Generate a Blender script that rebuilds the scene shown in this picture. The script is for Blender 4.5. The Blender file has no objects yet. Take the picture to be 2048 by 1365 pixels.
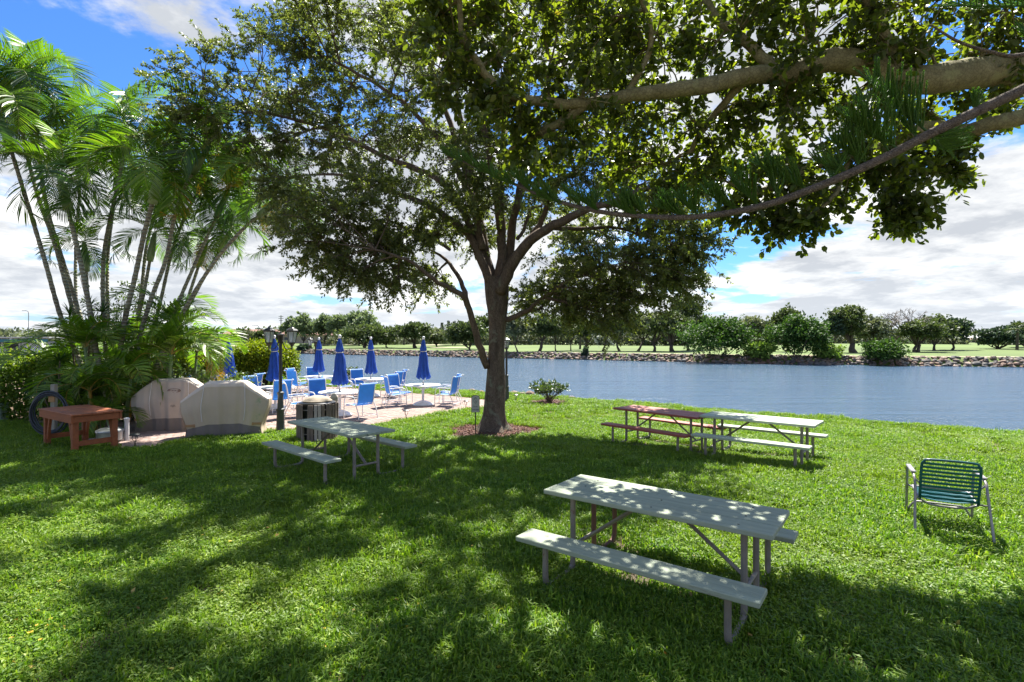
import bpy, math, random
import numpy as np
from mathutils import Vector, Matrix

# ------------------------------------------------------------------ camera, sky, sun, exposure
SC = bpy.context.scene
COL = SC.collection
CAM_H = 2.17
FPX = 1050.0
HOR = 681.0
cam = bpy.data.cameras.new('camera')
cam.sensor_width = 36.0
cam.lens = 36.0 * FPX / 2048.0
cam.shift_y = -(682.5 - HOR) / 2048.0
cam.clip_start = 0.05
cam.clip_end = 4000.0
camo = bpy.data.objects.new('camera', cam)
COL.objects.link(camo)
camo.location = (0, 0, CAM_H)
camo.rotation_euler = (math.radians(90), 0, 0)
SC.camera = camo

SUN_EL, SUN_AZ = math.radians(57), math.radians(17)      # azimuth from +Y towards +X
sunv = Vector((math.sin(SUN_AZ) * math.cos(SUN_EL), math.cos(SUN_AZ) * math.cos(SUN_EL), math.sin(SUN_EL)))
sl = bpy.data.lights.new('sun', 'SUN')
sl.energy = 3.5
sl.angle = math.radians(0.53)
sl.color = (1.0, 0.955, 0.88)
so = bpy.data.objects.new('sun', sl)
COL.objects.link(so)
so.rotation_euler = sunv.to_track_quat('Z', 'Y').to_euler()
so.location = (0, 0, 30)

SC.view_settings.view_transform = 'Standard'
SC.view_settings.look = 'None'
SC.view_settings.gamma = 1.0
SC.view_settings.use_curve_mapping = False
SC.view_settings.exposure = 2.2
SC.render.engine = 'CYCLES'
SC.cycles.max_bounces = 8
SC.cycles.diffuse_bounces = 4
SC.cycles.glossy_bounces = 3
SC.cycles.transmission_bounces = 6
SC.cycles.transparent_max_bounces = 12
SC.cycles.sample_clamp_indirect = 5.0
SC.cycles.sample_clamp_direct = 1.6
SC.cycles.use_denoising = True
SC.cycles.denoiser = 'OPENIMAGEDENOISE'
SC.cycles.denoising_input_passes = 'RGB_ALBEDO_NORMAL'
SC.cycles.denoising_prefilter = 'ACCURATE'
SC.cycles.use_adaptive_sampling = False


class NT:
    """small helper round a node tree"""
    def __init__(s, tree):
        s.t = tree
        s.n = tree.nodes
        s.l = tree.links

    def node(s, typ, **kw):
        n = s.n.new(typ)
        for k, v in kw.items():
            setattr(n, k, v)
        return n

    def put(s, n, key, v):
        sock = n.inputs[key]
        if isinstance(v, bpy.types.NodeSocket):
            s.l.new(v, sock)
        else:
            sock.default_value = v

    def math(s, op, a, b=None, c=None, clamp=False):
        n = s.node('ShaderNodeMath', operation=op, use_clamp=clamp)
        s.put(n, 0, a)
        if b is not None:
            s.put(n, 1, b)
        if c is not None:
            s.put(n, 2, c)
        return n.outputs[0]

    def vmath(s, op, a, b=None):
        n = s.node('ShaderNodeVectorMath', operation=op)
        s.put(n, 0, a)
        if b is not None:
            if op == 'SCALE':
                s.put(n, 3, b)
            else:
                s.put(n, 1, b)
        return n.outputs[0]

    def noise(s, vec, scale, detail=4.0, rough=0.55, dist=0.0, out='Fac'):
        n = s.node('ShaderNodeTexNoise')
        if vec is not None:
            s.put(n, 'Vector', vec)
        s.put(n, 'Scale', scale)
        s.put(n, 'Detail', detail)
        s.put(n, 'Roughness', rough)
        s.put(n, 'Distortion', dist)
        return n.outputs[out]

    def ramp(s, fac, stops, interp='LINEAR'):
        n = s.node('ShaderNodeValToRGB')
        n.color_ramp.interpolation = interp
        e = n.color_ramp.elements
        while len(e) < len(stops):
            e.new(0.5)
        for i, (p, c) in enumerate(stops):
            e[i].position = p
            e[i].color = (c[0], c[1], c[2], 1) if hasattr(c, '__len__') else (c, c, c, 1)
        s.put(n, 'Fac', fac)
        return n.outputs['Color']

    def mix(s, fac, a, b, blend='MIX'):
        n = s.node('ShaderNodeMix', data_type='RGBA', blend_type=blend)
        s.put(n, 0, fac)
        for k, v in ((6, a), (7, b)):
            if not isinstance(v, bpy.types.NodeSocket) and len(v) == 3:
                v = (*v, 1)
            s.put(n, k, v)
        return n.outputs[2]

    def maprange(s, v, a, b, c, d, smooth=False):
        n = s.node('ShaderNodeMapRange', clamp=True)
        if smooth:
            n.interpolation_type = 'SMOOTHSTEP'
        for i, x in enumerate((v, a, b, c, d)):
            s.put(n, i, x)
        return n.outputs[0]


world = bpy.data.worlds.new("World")
SC.world = world
world.use_nodes = True
W_ = NT(world.node_tree)
for n in list(W_.n):
    W_.n.remove(n)
sky = W_.node('ShaderNodeTexSky', sky_type='NISHITA')
sky.sun_disc = False
sky.sun_elevation = SUN_EL
sky.sun_rotation = SUN_AZ
sky.air_density = 1.15
sky.dust_density = 0.25
sky.ozone_density = 2.4
tc = W_.node('ShaderNodeTexCoord')
sep = W_.node('ShaderNodeSeparateXYZ')
W_.put(sep, 0, tc.outputs['Generated'])
zz = W_.math('MAXIMUM', sep.outputs[2], 0.0)
den = W_.math('ADD', zz, 0.16)
ux = W_.math('DIVIDE', sep.outputs[0], den)
uy = W_.math('DIVIDE', sep.outputs[1], den)
cmb = W_.node('ShaderNodeCombineXYZ')
W_.put(cmb, 0, ux)
W_.put(cmb, 1, uy)
W_.put(cmb, 2, 3.7)
SOFF = (12.2, 8.8, 1.1)
pv = W_.vmath('ADD', cmb.outputs[0], SOFF)
n1 = W_.noise(pv, 0.95, 10.0, 0.60, 0.2)
# denser field of clouds low down, broken clouds higher up
thr = W_.maprange(zz, 0.08, 0.36, 0.34, 0.500)
mask = W_.maprange(W_.math('SUBTRACT', n1, thr), 0.0, 0.085, 0.0, 1.0, True)
# thickness shading: the same field sampled a little towards the sun
off = W_.vmath('ADD', pv, (0.07, 0.24, 0.10))
n2 = W_.noise(off, 0.95, 10.0, 0.60, 0.2)
n3 = W_.noise(pv, 3.1, 7.0, 0.62, 0.1)
shade = W_.math('ADD', W_.math('MULTIPLY', n2, 0.62), W_.math('MULTIPLY', n3, 0.38))
ccol = W_.ramp(shade, [(0.40, (4.3, 4.25, 4.2)), (0.48, (2.6, 2.65, 2.7)), (0.56, (1.7, 1.8, 1.95))])
hz = W_.maprange(zz, 0.0, 0.14, 0.5, 0.0)
skyc = W_.mix(1.0, sky.outputs[0], (0.17, 0.305, 0.50), 'MULTIPLY')
withcl = W_.mix(mask, skyc, ccol)
fin = W_.mix(hz, withcl, (2.25, 2.45, 2.7))
bg = W_.node('ShaderNodeBackground')
W_.put(bg, 'Color', fin)
W_.put(bg, 'Strength', 0.085)
wo = W_.node('ShaderNodeOutputWorld')
W_.l.new(bg.outputs[0], wo.inputs[0])
try:
    world.cycles.sampling_method = 'MANUAL'
    world.cycles.sample_map_resolution = 1024
except Exception:
    pass

R = random.Random(7)
RNG = np.random.default_rng(11)


# ------------------------------------------------------------------ placing helpers
def ss(t):
    t = min(1.0, max(0.0, t))
    return t * t * (3 - 2 * t)


def gz(x, y):
    return -0.13 * ss((y - 8.5) / 5.0) + 0.012 * math.sin(x * 0.9 + 1.3) * math.sin(y * 0.7)


def W(px, py, Y):
    """a point seen at photo pixel (px, py) that stands Y metres in front of the camera"""
    return Vector(((px - 1024.0) / FPX * Y, Y, CAM_H - (py - HOR) / FPX * Y))


def G(px, py, z=None):
    """the ground point seen at photo pixel (px, py)"""
    zz_ = 0.0 if z is None else z
    for _ in range(6):
        Y = (CAM_H - zz_) * FPX / (py - HOR)
        X = (px - 1024.0) / FPX * Y
        if z is None:
            zz_ = gz(X, Y)
    return Vector((X, Y, zz_))


# ------------------------------------------------------------------ materials
MATS = {}


def simple(name, col, rough=0.6, var=0.18, nscale=6.0, bump=0.0, bscale=60.0, metal=0.0, stretch=None, col2=None, wear=None, wear_scale=9.0,
           wear_lo=0.62, spec=0.5, coord='Object', detail=5.0, sheen=0.0, transl=0.0):
    if name in MATS:
        return MATS[name]
    m = bpy.data.materials.new(name)
    m.use_nodes = True
    T = NT(m.node_tree)
    b = T.n['Principled BSDF']
    tc = T.node('ShaderNodeTexCoord')
    v = tc.outputs[coord]
    if stretch:
        mp = T.node('ShaderNodeMapping')
        T.put(mp, 0, v)
        mp.inputs['Scale'].default_value = stretch
        v = mp.outputs[0]
    f = T.noise(v, nscale, detail, 0.6)
    c1 = tuple(c * (1 - var) for c in col)
    c2 = tuple(min(1, c * (1 + var)) for c in (col2 or col))
    c = T.ramp(f, [(0.3, c1), (0.7, c2)])
    if wear:
        wf = T.noise(v, wear_scale, 8.0, 0.7, 0.3)
        c = T.mix(T.maprange(wf, wear_lo, wear_lo + 0.05, 0, 1), c, wear)
    T.put(b, 'Base Color', c)
    T.put(b, 'Roughness', rough)
    T.put(b, 'Metallic', metal)
    T.put(b, 'Specular IOR Level', spec)
    if bump:
        bn = T.node('ShaderNodeBump')
        T.put(bn, 'Height', T.noise(v, bscale, 4.0, 0.6))
        T.put(bn, 'Strength', bump)
        T.put(bn, 'Distance', 0.01)
        T.put(b, 'Normal', bn.outputs[0])
    if transl:
        tr = T.node('ShaderNodeBsdfTranslucent')
        T.put(tr, 'Color', c)
        mx = T.node('ShaderNodeMixShader')
        T.put(mx, 0, transl)
        T.l.new(b.outputs[0], mx.inputs[1])
        T.l.new(tr.outputs[0], mx.inputs[2])
        T.l.new(mx.outputs[0], T.n['Material Output'].inputs[0])
    MATS[name] = m
    return m


def leafmat(name, stops, rough=0.42, trans=0.34, tcol=(1.35, 1.5, 0.55), spec=0.5, macro=None):
    """leaf colours picked by the per-leaf attribute 'tint'; thin and translucent"""
    if name in MATS:
        return MATS[name]
    m = bpy.data.materials.new(name)
    m.use_nodes = True
    T = NT(m.node_tree)
    b = T.n['Principled BSDF']
    at = T.node('ShaderNodeAttribute', attribute_name='tint')
    c = T.ramp(at.outputs['Fac'], stops)
    if macro:
        g = T.node('ShaderNodeNewGeometry')
        f = T.noise(g.outputs['Position'], macro[0], 4.0, 0.6)
        c = T.mix(T.maprange(f, 0.4, 0.66, 0, macro[2]), c, macro[1])
    T.put(b, 'Base Color', c)
    T.put(b, 'Roughness', rough)
    T.put(b, 'Specular IOR Level', spec)
    tr = T.node('ShaderNodeBsdfTranslucent')
    T.put(tr, 'Color', T.mix(1.0, c, tcol, 'MULTIPLY'))
    mx = T.node('ShaderNodeMixShader')
    T.put(mx, 0, trans)
    T.l.new(b.outputs[0], mx.inputs[1])
    T.l.new(tr.outputs[0], mx.inputs[2])
    T.l.new(mx.outputs[0], T.n['Material Output'].inputs[0])
    MATS[name] = m
    return m


# ------------------------------------------------------------------ mesh helpers
class MB:
    """collects shapes that become ONE mesh"""
    def __init__(s):
        s.v, s.f, s.t = [], [], []

    def add(s, vs, fs, tint=None):
        o = len(s.v)
        s.v.extend([tuple(p) for p in vs])
        s.f.extend([tuple(i + o for i in f) for f in fs])
        s.t.extend([0.5 if tint is None else tint] * len(vs))
        return s

    def box(s, c, d, M=None, ch=0.0, bottom=True):
        """box of size d centred at c, with a chamfer ch"""
        hx, hy, hz = d[0] / 2, d[1] / 2, d[2] / 2
        c = Vector(c)
        if ch <= 0:
            vs = [Vector((x, y, z)) for z in (-hz, hz) for y in (-hy, hy) for x in (-hx, hx)]
            fs = [(0, 1, 5, 4), (1, 3, 7, 5), (3, 2, 6, 7), (2, 0, 4, 6), (4, 5, 7, 6)]
            if bottom:
                fs.append((0, 2, 3, 1))
        else:
            ch = min(ch, hx * .9, hy * .9, hz * .9)
            vs, fs, idx = [], [], {}
            for i, sx in enumerate((-1, 1)):
                for j, sy in enumerate((-1, 1)):
                    for k, sz in enumerate((-1, 1)):
                        for a in range(3):
                            p = [sx * (hx - ch), sy * (hy - ch), sz * (hz - ch)]
                            p[a] += (sx, sy, sz)[a] * ch
                            idx[(i, j, k, a)] = len(vs)
                            vs.append(Vector(p))
            I = lambda i, j, k, a: idx[(i, j, k, a)]
            for a in range(3):
                for s_ in (0, 1):
                    b_, c_ = (a + 1) % 3, (a + 2) % 3
                    q = []
                    for (u, w_) in ((0, 0), (1, 0), (1, 1), (0, 1)):
                        k = [0, 0, 0]
                        k[a], k[b_], k[c_] = s_, u, w_
                        q.append(I(*k, a))
                    fs.append(tuple(q if s_ else q[::-1]))
            for a in range(3):
                b_, c_ = (a + 1) % 3, (a + 2) % 3
                for u in (0, 1):
                    for w_ in (0, 1):
                        k0, k1 = [0, 0, 0], [0, 0, 0]
                        k0[b_] = k1[b_] = u
                        k0[c_] = k1[c_] = w_
                        k1[a] = 1
                        q = [I(*k0, b_), I(*k1, b_), I(*k1, c_), I(*k0, c_)]
                        fs.append(tuple(q if (u == w_) != True else q[::-1]))
            for i in (0, 1):
                for j in (0, 1):
                    for k in (0, 1):
                        q = [I(i, j, k, 0), I(i, j, k, 1), I(i, j, k, 2)]
                        fs.append(tuple(q if (i + j + k) % 2 else q[::-1]))
        if M is not None:
            vs = [M @ v for v in vs]
        return s.add([v + c for v in vs], fs)

    def tube(s, pts, rad, n=8, caps=True, tint=None, flat=1.0):
        pts = [Vector(p) for p in pts]
        m = len(pts)
        if not hasattr(rad, '__len__'):
            rad = [rad] * m
        vs, fs = [], []
        d0 = (pts[1] - pts[0]).normalized()
        up = Vector((0, 0, 1)) if abs(d0.z) < 0.9 else Vector((1, 0, 0))
        u = d0.cross(up).normalized()
        for i, p in enumerate(pts):
            if i == 0:
                d = pts[1] - pts[0]
            elif i == m - 1:
                d = pts[-1] - pts[-2]
            else:
                d = pts[i + 1] - pts[i - 1]
            d = d.normalized() if d.length > 1e-9 else Vector((0, 0, 1))
            u = (u - d * u.dot(d))
            u = u.normalized() if u.length > 1e-6 else d.orthogonal().normalized()
            w_ = d.cross(u)
            for k in range(n):
                a = 2 * math.pi * k / n
                vs.append(p + (u * math.cos(a) + w_ * math.sin(a) * flat) * rad[i])
        for i in range(m - 1):
            for k in range(n):
                k2 = (k + 1) % n
                fs.append((i * n + k, i * n + k2, (i + 1) * n + k2, (i + 1) * n + k))
        if caps:
            fs.append(tuple(range(n))[::-1])
            fs.append(tuple((m - 1) * n + k for k in range(n)))
        return s.add(vs, fs, tint)

    def lathe(s, prof, n=16, c=(0, 0, 0), sq=None, wob=None):
        """prof: (radius, z) pairs turned about z"""
        vs, fs = [], []
        m = len(prof)
        for i, (r, z) in enumerate(prof):
            for k in range(n):
                a = 2 * math.pi * k / n
                rr = r * (wob(i, k) if wob else 1.0)
                vs.append((c[0] + rr * math.cos(a), c[1] + rr * math.sin(a), c[2] + z))
        for i in range(m - 1):
            for k in range(n):
                k2 = (k + 1) % n
                fs.append((i * n + k, i * n + k2, (i + 1) * n + k2, (i + 1) * n + k))
        fs.append(tuple(range(n))[::-1])
        fs.append(tuple((m - 1) * n + k for k in range(n)))
        return s.add(vs, fs)

    def sheet(s, rows, thick=0.0):
        """grid of points rows[i][j] -> surface; thick adds a back side along z of the local normal"""
        n, m = len(rows), len(rows[0])
        vs = [Vector(p) for r in rows for p in r]
        fs = [(i * m + j, i * m + j + 1, (i + 1) * m + j + 1, (i + 1) * m + j) for i in range(n - 1) for j in range(m - 1)]
        return s.add(vs, fs)

    def prism(s, poly, z0, z1):
        n = len(poly)
        vs = [(x, y, z0) for x, y in poly] + [(x, y, z1) for x, y in poly]
        fs = [tuple(range(n))[::-1], tuple(range(n, 2 * n))] + [(i, (i + 1) % n, n + (i + 1) % n, n + i) for i in range(n)]
        return s.add(vs, fs)

    def mesh(s, name, mat, smooth=False, tint=False):
        me = bpy.data.meshes.new(name)
        me.from_pydata(s.v, [], s.f)
        if mat is not None:
            for m_ in (mat if isinstance(mat, (list, tuple)) else [mat]):
                me.materials.append(m_)
        if smooth:
            me.polygons.foreach_set('use_smooth', [True] * len(me.polygons))
            if smooth == 'auto':
                try:
                    me.set_sharp_from_angle(angle=math.radians(40))
                except Exception:
                    pass
        if tint:
            a = me.attributes.new('tint', 'FLOAT', 'POINT')
            a.data.foreach_set('value', s.t)
        return me

    def build(s, name, mat, parent=None, smooth=False, tint=False):
        return link(name, s.mesh(name, mat, smooth, tint), parent)


def link(name, me, parent=None, loc=None, rot=None):
    o = bpy.data.objects.new(name, me)
    COL.objects.link(o)
    if parent is not None:
        o.parent = parent
    if loc is not None:
        o.location = loc
    if rot is not None:
        o.rotation_euler = rot
    return o


def tag(o, label=None, cat=None, group=None, kind=None):
    if label:
        o['label'] = label
    if cat:
        o['category'] = cat
    if group:
        o['group'] = group
    if kind:
        o['kind'] = kind
    return o


def thing(name, label, cat, loc=(0, 0, 0), rotz=0.0, group=None):
    o = bpy.data.objects.new(name, None)
    COL.objects.link(o)
    o.empty_display_size = 0.2
    o.location = loc
    o.rotation_euler = (0, 0, rotz)
    return tag(o, label, cat, group)


KIDS = {}


def copy_tree(o, loc=None, rotz=None, label=None, group=None, parent=None):
    c = o.copy()
    COL.objects.link(c)
    if parent is not None:
        c.parent = parent
    if loc is not None:
        c.location = loc
    if rotz is not None:
        c.rotation_euler = (0, 0, rotz)
    if label:
        c['label'] = label
    if group:
        c['group'] = group
    for ch in [k for k in o.children]:
        copy_tree(ch, parent=c)
    return c


def np_mesh(name, verts, faces_flat, loop_start, mat, parent=None, tint=None, smooth=False, kind=None):
    me = bpy.data.meshes.new(name)
    me.vertices.add(len(verts))
    me.vertices.foreach_set('co', np.asarray(verts, dtype=np.float32).ravel())
    me.loops.add(len(faces_flat))
    me.loops.foreach_set('vertex_index', np.asarray(faces_flat, dtype=np.int32))
    me.polygons.add(len(loop_start))
    me.polygons.foreach_set('loop_start', np.asarray(loop_start, dtype=np.int32))
    if smooth:
        me.polygons.foreach_set('use_smooth', np.ones(len(loop_start), dtype=bool))
    me.update(calc_edges=True)
    me.materials.append(mat)
    if tint is not None:
        a = me.attributes.new('tint', 'FLOAT', 'POINT')
        a.data.foreach_set('value', np.asarray(tint, dtype=np.float32))
    o = link(name, me, parent)
    if kind:
        o['kind'] = kind
    return o


def unit(a):
    return a / np.maximum(np.linalg.norm(a, axis=-1, keepdims=True), 1e-9)


def leaf_arrays(c, d, up, L, Wd, shape='quad'):
    """c base point, d direction, up rough normal (N,3); L, Wd (N). Returns verts and quads"""
    s = unit(np.cross(d, up))
    nrm = unit(np.cross(s, d))
    L = L[:, None]
    Wd = Wd[:, None]
    if shape == 'quad':
        v = np.stack([c, c + d * L * .45 + s * Wd * .5, c + d * L, c + d * L * .45 - s * Wd * .5], 1)
        quads = np.array([[0, 1, 2, 3]])
    elif shape == 'card':
        v = np.stack([c - s * Wd * .3, c + s * Wd * .32, c + d * L + s * Wd * .5, c + d * L * .95 - s * Wd * .45], 1)
        quads = np.array([[0, 1, 2, 3]])
    else:  # broad leaf with a fold along the midrib and a curved tip
        m1 = c + d * L * .36 - nrm * Wd * .10
        m2 = c + d * L * .74 - nrm * Wd * .12
        tip = c + d * L - nrm * L * .07
        v = np.stack([c, m1, m2, tip,
                      c + d * L * .30 + s * Wd * .46, c + d * L * .74 + s * Wd * .40,
                      c + d * L * .30 - s * Wd * .46, c + d * L * .74 - s * Wd * .40], 1)
        quads = np.array([[0, 4, 5, 1], [1, 5, 3, 2], [0, 1, 7, 6], [1, 2, 3, 7]])
        quads = np.array([[0, 4, 5, 2], [2, 5, 3, 3], [0, 2, 7, 6], [2, 3, 3, 7]])
        quads = np.array([[0, 4, 5, 2], [0, 2, 7, 6]])
        quads_t = np.array([[2, 5, 3], [2, 3, 7]])
        return v, quads, quads_t
    return v, quads, None


def leaves_obj(name, c, d, up, L, Wd, tint, mat, parent=None, shape='quad', kind=None, extra=None):
    v, q, t = leaf_arrays(c, d, up, L, Wd, shape)
    N, k = v.shape[0], v.shape[1]
    base = (np.arange(N) * k)[:, None, None]
    fq = (base + q[None]).reshape(N, -1)
    if t is not None:
        ft = (base + t[None]).reshape(N, -1)
        flat = np.concatenate([fq, ft], 1)
        sizes = np.array([4] * len(q) + [3] * len(t))
    else:
        flat = fq
        sizes = np.array([4] * len(q))
    per = sizes.sum()
    st = np.concatenate([[0], np.cumsum(sizes)[:-1]])
    ls = (np.arange(N)[:, None] * per + st[None]).ravel()
    return np_mesh(name, v.reshape(-1, 3), flat.ravel(), ls, mat, parent, np.repeat(tint, k), kind=kind)


def rand_dirs(n, rng=RNG, zscale=1.0, zoff=0.0):
    a = rng.normal(size=(n, 3))
    a[:, 2] = a[:, 2] * zscale + zoff
    return unit(a)


def smooth_path(pts, per=4):
    """Catmull-Rom through the given points"""
    P = [Vector(p) for p in pts]
    P = [P[0] * 2 - P[1]] + P + [P[-1] * 2 - P[-2]]
    out = []
    for i in range(1, len(P) - 2):
        for k in range(per):
            t = k / per
            a, b, c, d = P[i - 1], P[i], P[i + 1], P[i + 2]
            out.append(0.5 * ((2 * b) + (c - a) * t + (2 * a - 5 * b + 4 * c - d) * t * t + (3 * b - a - 3 * c + d) * t ** 3))
    out.append(P[-2])
    return out

# ------------------------------------------------------------------ shorelines, lawn, lake, far ground
NX = [-160, -100, -60, -30, -22, -14.4, -9.5, -6.7, -2.97, 0.54, 3.0, 9.2, 12.5, 18, 30, 60]
NY = [150, 110, 74, 47, 40, 33.6, 28.9, 26.5, 24.2, 21.8, 20.2, 15.5, 12.7, 8.0, -3, -30]
FX = [-400, -160, -73, -48, -25, -2.1, 15, 31.7, 45, 58, 75, 110, 200]
FY = [180, 150, 124, 119, 105, 90, 80, 69, 64, 59.7, 55, 44, 10]


def Ys(x):
    return float(np.interp(x, NX, NY)) + 0.12 * math.sin(x * 1.7) + 0.07 * math.sin(x * 4.1)


def Yf(x):
    return float(np.interp(x, FX, FY)) + 0.5 * math.sin(x * 0.21) + 0.25 * math.sin(x * 0.63)


def inpoly(x, y, poly):
    c = False
    n = len(poly)
    j = n - 1
    for i in range(n):
        xi, yi = poly[i][0], poly[i][1]
        xj, yj = poly[j][0], poly[j][1]
        if (yi > y) != (yj > y) and x < (xj - xi) * (y - yi) / (yj - yi) + xi:
            c = not c
        j = i
    return c


PATIO = [G(*p)[:2] for p in [(150, 889), (210, 893), (270, 900), (330, 892), (380, 880), (455, 870), (517, 862), (600, 864), (690, 861), (749, 855),
                             (801, 843), (870, 831), (934, 821), (992, 813), (992, 801), (940, 797), (860, 789), (789, 784), (735, 779), (680, 775.5), (620, 773),
                             (560, 772), (480, 775), (400, 783), (330, 806), (258, 840), (200, 868)]]
BED = [G(*p)[:2] for p in [(-260, 862), (-60, 850), (30, 846), (90, 852), (150, 866), (200, 868), (258, 840), (330, 806), (400, 783), (440, 778), (440, 762), (-260, 762)]]
OAKC = (-0.46, 13.25)
SHRUBC = G(1100, 806)

M_soil = simple('lawn_soil', (0.085, 0.062, 0.034), 0.95, 0.35, 3.0, 0.6, 40.0, coord='Object')
M_far = simple('fairway_grass', (0.085, 0.130, 0.022), 0.95, 0.30, 0.035, 0.3, 8.0, wear=(0.20, 0.165, 0.085), wear_scale=0.03, wear_lo=0.60)
M_sand = simple('pale_sand', (0.46, 0.38, 0.27), 0.95, 0.12, 1.5)
M_dirt = simple('sandy_dirt', (0.20, 0.135, 0.09), 0.95, 0.3, 1.2, 0.5, 30.0, wear=(0.36, 0.27, 0.19), wear_scale=1.0, wear_lo=0.55)


def ground_mesh():
    mb = MB()
    xs = sorted(set(np.round(np.concatenate([np.arange(-160, -24, 4.0), np.arange(-24, 24.1, 0.5), np.arange(24, 61, 4.0)]), 3)))
    ds = [-3.0, -1.6, -0.55, -0.05, 0.0, 0.25, 0.6] + list(np.arange(1, 30, 0.5)) + [32, 36, 42, 50, 70, 100, 160]
    rows = []
    for x in xs:
        ye = Ys(x)
        r = []
        for d in ds:
            y = ye - d
            if d < -1:
                z = -1.7
            elif d < -0.3:
                z = -0.85
            elif d < 0:
                z = -0.26
            else:
                z = gz(x, y) - 0.05 * max(0, 1 - d / 0.6)
            r.append((x, y, z))
        rows.append(r)
    mb.sheet(rows)
    return mb


o = ground_mesh().build('lawn', M_soil, smooth=True)
tag(o, 'green lawn running from the camera down to the lake edge', kind='structure')

# far side of the lake
mb = MB()
xs = np.concatenate([np.arange(-400, -160, 12.0), np.arange(-160, 120, 2.0), np.arange(120, 201, 8.0)])
rows = []
for x in xs:
    yw = Yf(x)
    rows.append([(x, yw + d, z + (0.25 * math.sin(x * .05 + d * .03) if d > 30 else 0)) for d, z in
                 ((-2, -2.0), (0, -0.95), (0.9, -0.35), (1.6, 0.02), (3, 0.12), (6, 0.14), (14, 0.2), (30, 0.35), (60, 0.7), (110, 1.0), (200, 1.2), (420, 1.4), (1500, 1.5))])
mb.sheet(rows)
o = mb.build('golf_course', M_far, smooth=True)
tag(o, 'mown golf course grass beyond the lake', kind='structure')


def zfar(x, y):
    d = y - Yf(x)
    return float(np.interp(d, [-2, 0, .9, 1.6, 3, 6, 14, 30, 60, 110, 200, 420, 1500], [-2, -.95, -.35, .02, .12, .14, .2, .35, .7, 1.0, 1.2, 1.4, 1.5]))


# lake
mw = bpy.data.materials.new('lake_water')
mw.use_nodes = True
T = NT(mw.node_tree)
b = T.n['Principled BSDF']
T.put(b, 'Base Color', (0.055, 0.100, 0.150, 1))
T.put(b, 'Roughness', 0.12)
T.put(b, 'IOR', 1.33)
g = T.node('ShaderNodeNewGeometry')
mp = T.node('ShaderNodeMapping')
T.put(mp, 0, g.outputs['Position'])
mp.inputs['Rotation'].default_value = (0, 0, 0.5)
mp.inputs['Scale'].default_value = (0.8, 1.3, 1.0)
h1 = T.noise(mp.outputs[0], 3.2, 5.0, 0.62, 0.3)
h2 = T.noise(mp.outputs[0], 0.35, 3.0, 0.5)
mp3 = T.node('ShaderNodeMapping')
T.put(mp3, 0, g.outputs['Position'])
mp3.inputs['Scale'].default_value = (0.10, 0.9, 1.0)
h3 = T.noise(mp3.outputs[0], 1.0, 4.0, 0.6)
amp = T.maprange(h3, 0.35, 0.65, 0.45, 1.5)
hh = T.math('ADD', T.math('MULTIPLY', T.math('MULTIPLY', h1, amp), 0.20), T.math('MULTIPLY', h2, 0.06))
bn = T.node('ShaderNodeBump')
T.put(bn, 'Height', hh)
T.put(bn, 'Strength', 1.0)
T.put(bn, 'Distance', 0.62)
T.put(b, 'Normal', bn.outputs[0])
mb = MB()
mb.add([(-600, -80, -0.9), (420, -80, -0.9), (420, 400, -0.9), (-600, 400, -0.9)], [(0, 1, 2, 3)])
o = mb.build('lake', mw)
tag(o, 'rippled blue grey lake water', kind='structure')

# distant ground plate to the horizon
mb = MB()
mb.add([(-3000, 260, -1.6), (3000, 260, -1.6), (3000, 3500, -1.6), (-3000, 3500, -1.6)], [(0, 1, 2, 3)])
tag(mb.build('terrain', M_far), 'flat land running to the horizon', kind='structure')


def tsheet(name, poly, dz, mat, label=None, kind='structure', zf=gz, step=0.6):
    """flat sheet filling poly, following the ground zf, dz above it"""
    xs0, xs1 = min(p[0] for p in poly), max(p[0] for p in poly)
    ys0, ys1 = min(p[1] for p in poly), max(p[1] for p in poly)
    import bmesh
    bm = bmesh.new()
    vs = [bm.verts.new((p[0], p[1], 0)) for p in poly]
    bm.faces.new(vs)
    x = xs0 + step
    while x < xs1:
        bmesh.ops.bisect_plane(bm, geom=bm.verts[:] + bm.edges[:] + bm.faces[:], plane_co=(x, 0, 0), plane_no=(1, 0, 0))
        x += step
    y = ys0 + step
    while y < ys1:
        bmesh.ops.bisect_plane(bm, geom=bm.verts[:] + bm.edges[:] + bm.faces[:], plane_co=(0, y, 0), plane_no=(0, 1, 0))
        y += step
    for v in bm.verts:
        v.co.z = zf(v.co.x, v.co.y) + dz
    me = bpy.data.meshes.new(name)
    bm.to_mesh(me)
    bm.free()
    me.materials.append(mat)
    o = link(name, me)
    return tag(o, label, kind=kind)


M_mulch = simple('mulch_ground', (0.085, 0.040, 0.028), 0.95, 0.4, 9.0, 0.8, 60.0)
M_joint = simple('paver_joint_sand', (0.17, 0.12, 0.10), 0.95, 0.3, 14.0)
tsheet('patio_base', PATIO, 0.006, M_joint, 'sanded joints under the brick patio')
tsheet('planting_bed', BED, 0.012, M_dirt, 'sandy brown soil of the planting bed under the palms and hedge')


def circle_poly(cx, cy, r, n=28, w=0.09):
    return [(cx + r * (1 + w * math.sin(3 * a + cx) + w * .6 * math.sin(5 * a)) * math.cos(a), cy + r * (1 + w * math.sin(3 * a + cx)) * math.sin(a)) for a in [2 * math.pi * k / n for k in range(n)]]


OAKBED = circle_poly(OAKC[0], OAKC[1], 1.28)
SHRUBBED = circle_poly(SHRUBC.x, SHRUBC.y, 0.85)
tsheet('mulch_bed', OAKBED, 0.012, M_mulch, 'round bed of reddish brown mulch round the big tree trunk', step=0.3)
tsheet('mulch_bed', SHRUBBED, 0.012, M_mulch, 'small mulch bed under the low shrub by the water', step=0.3)

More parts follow.
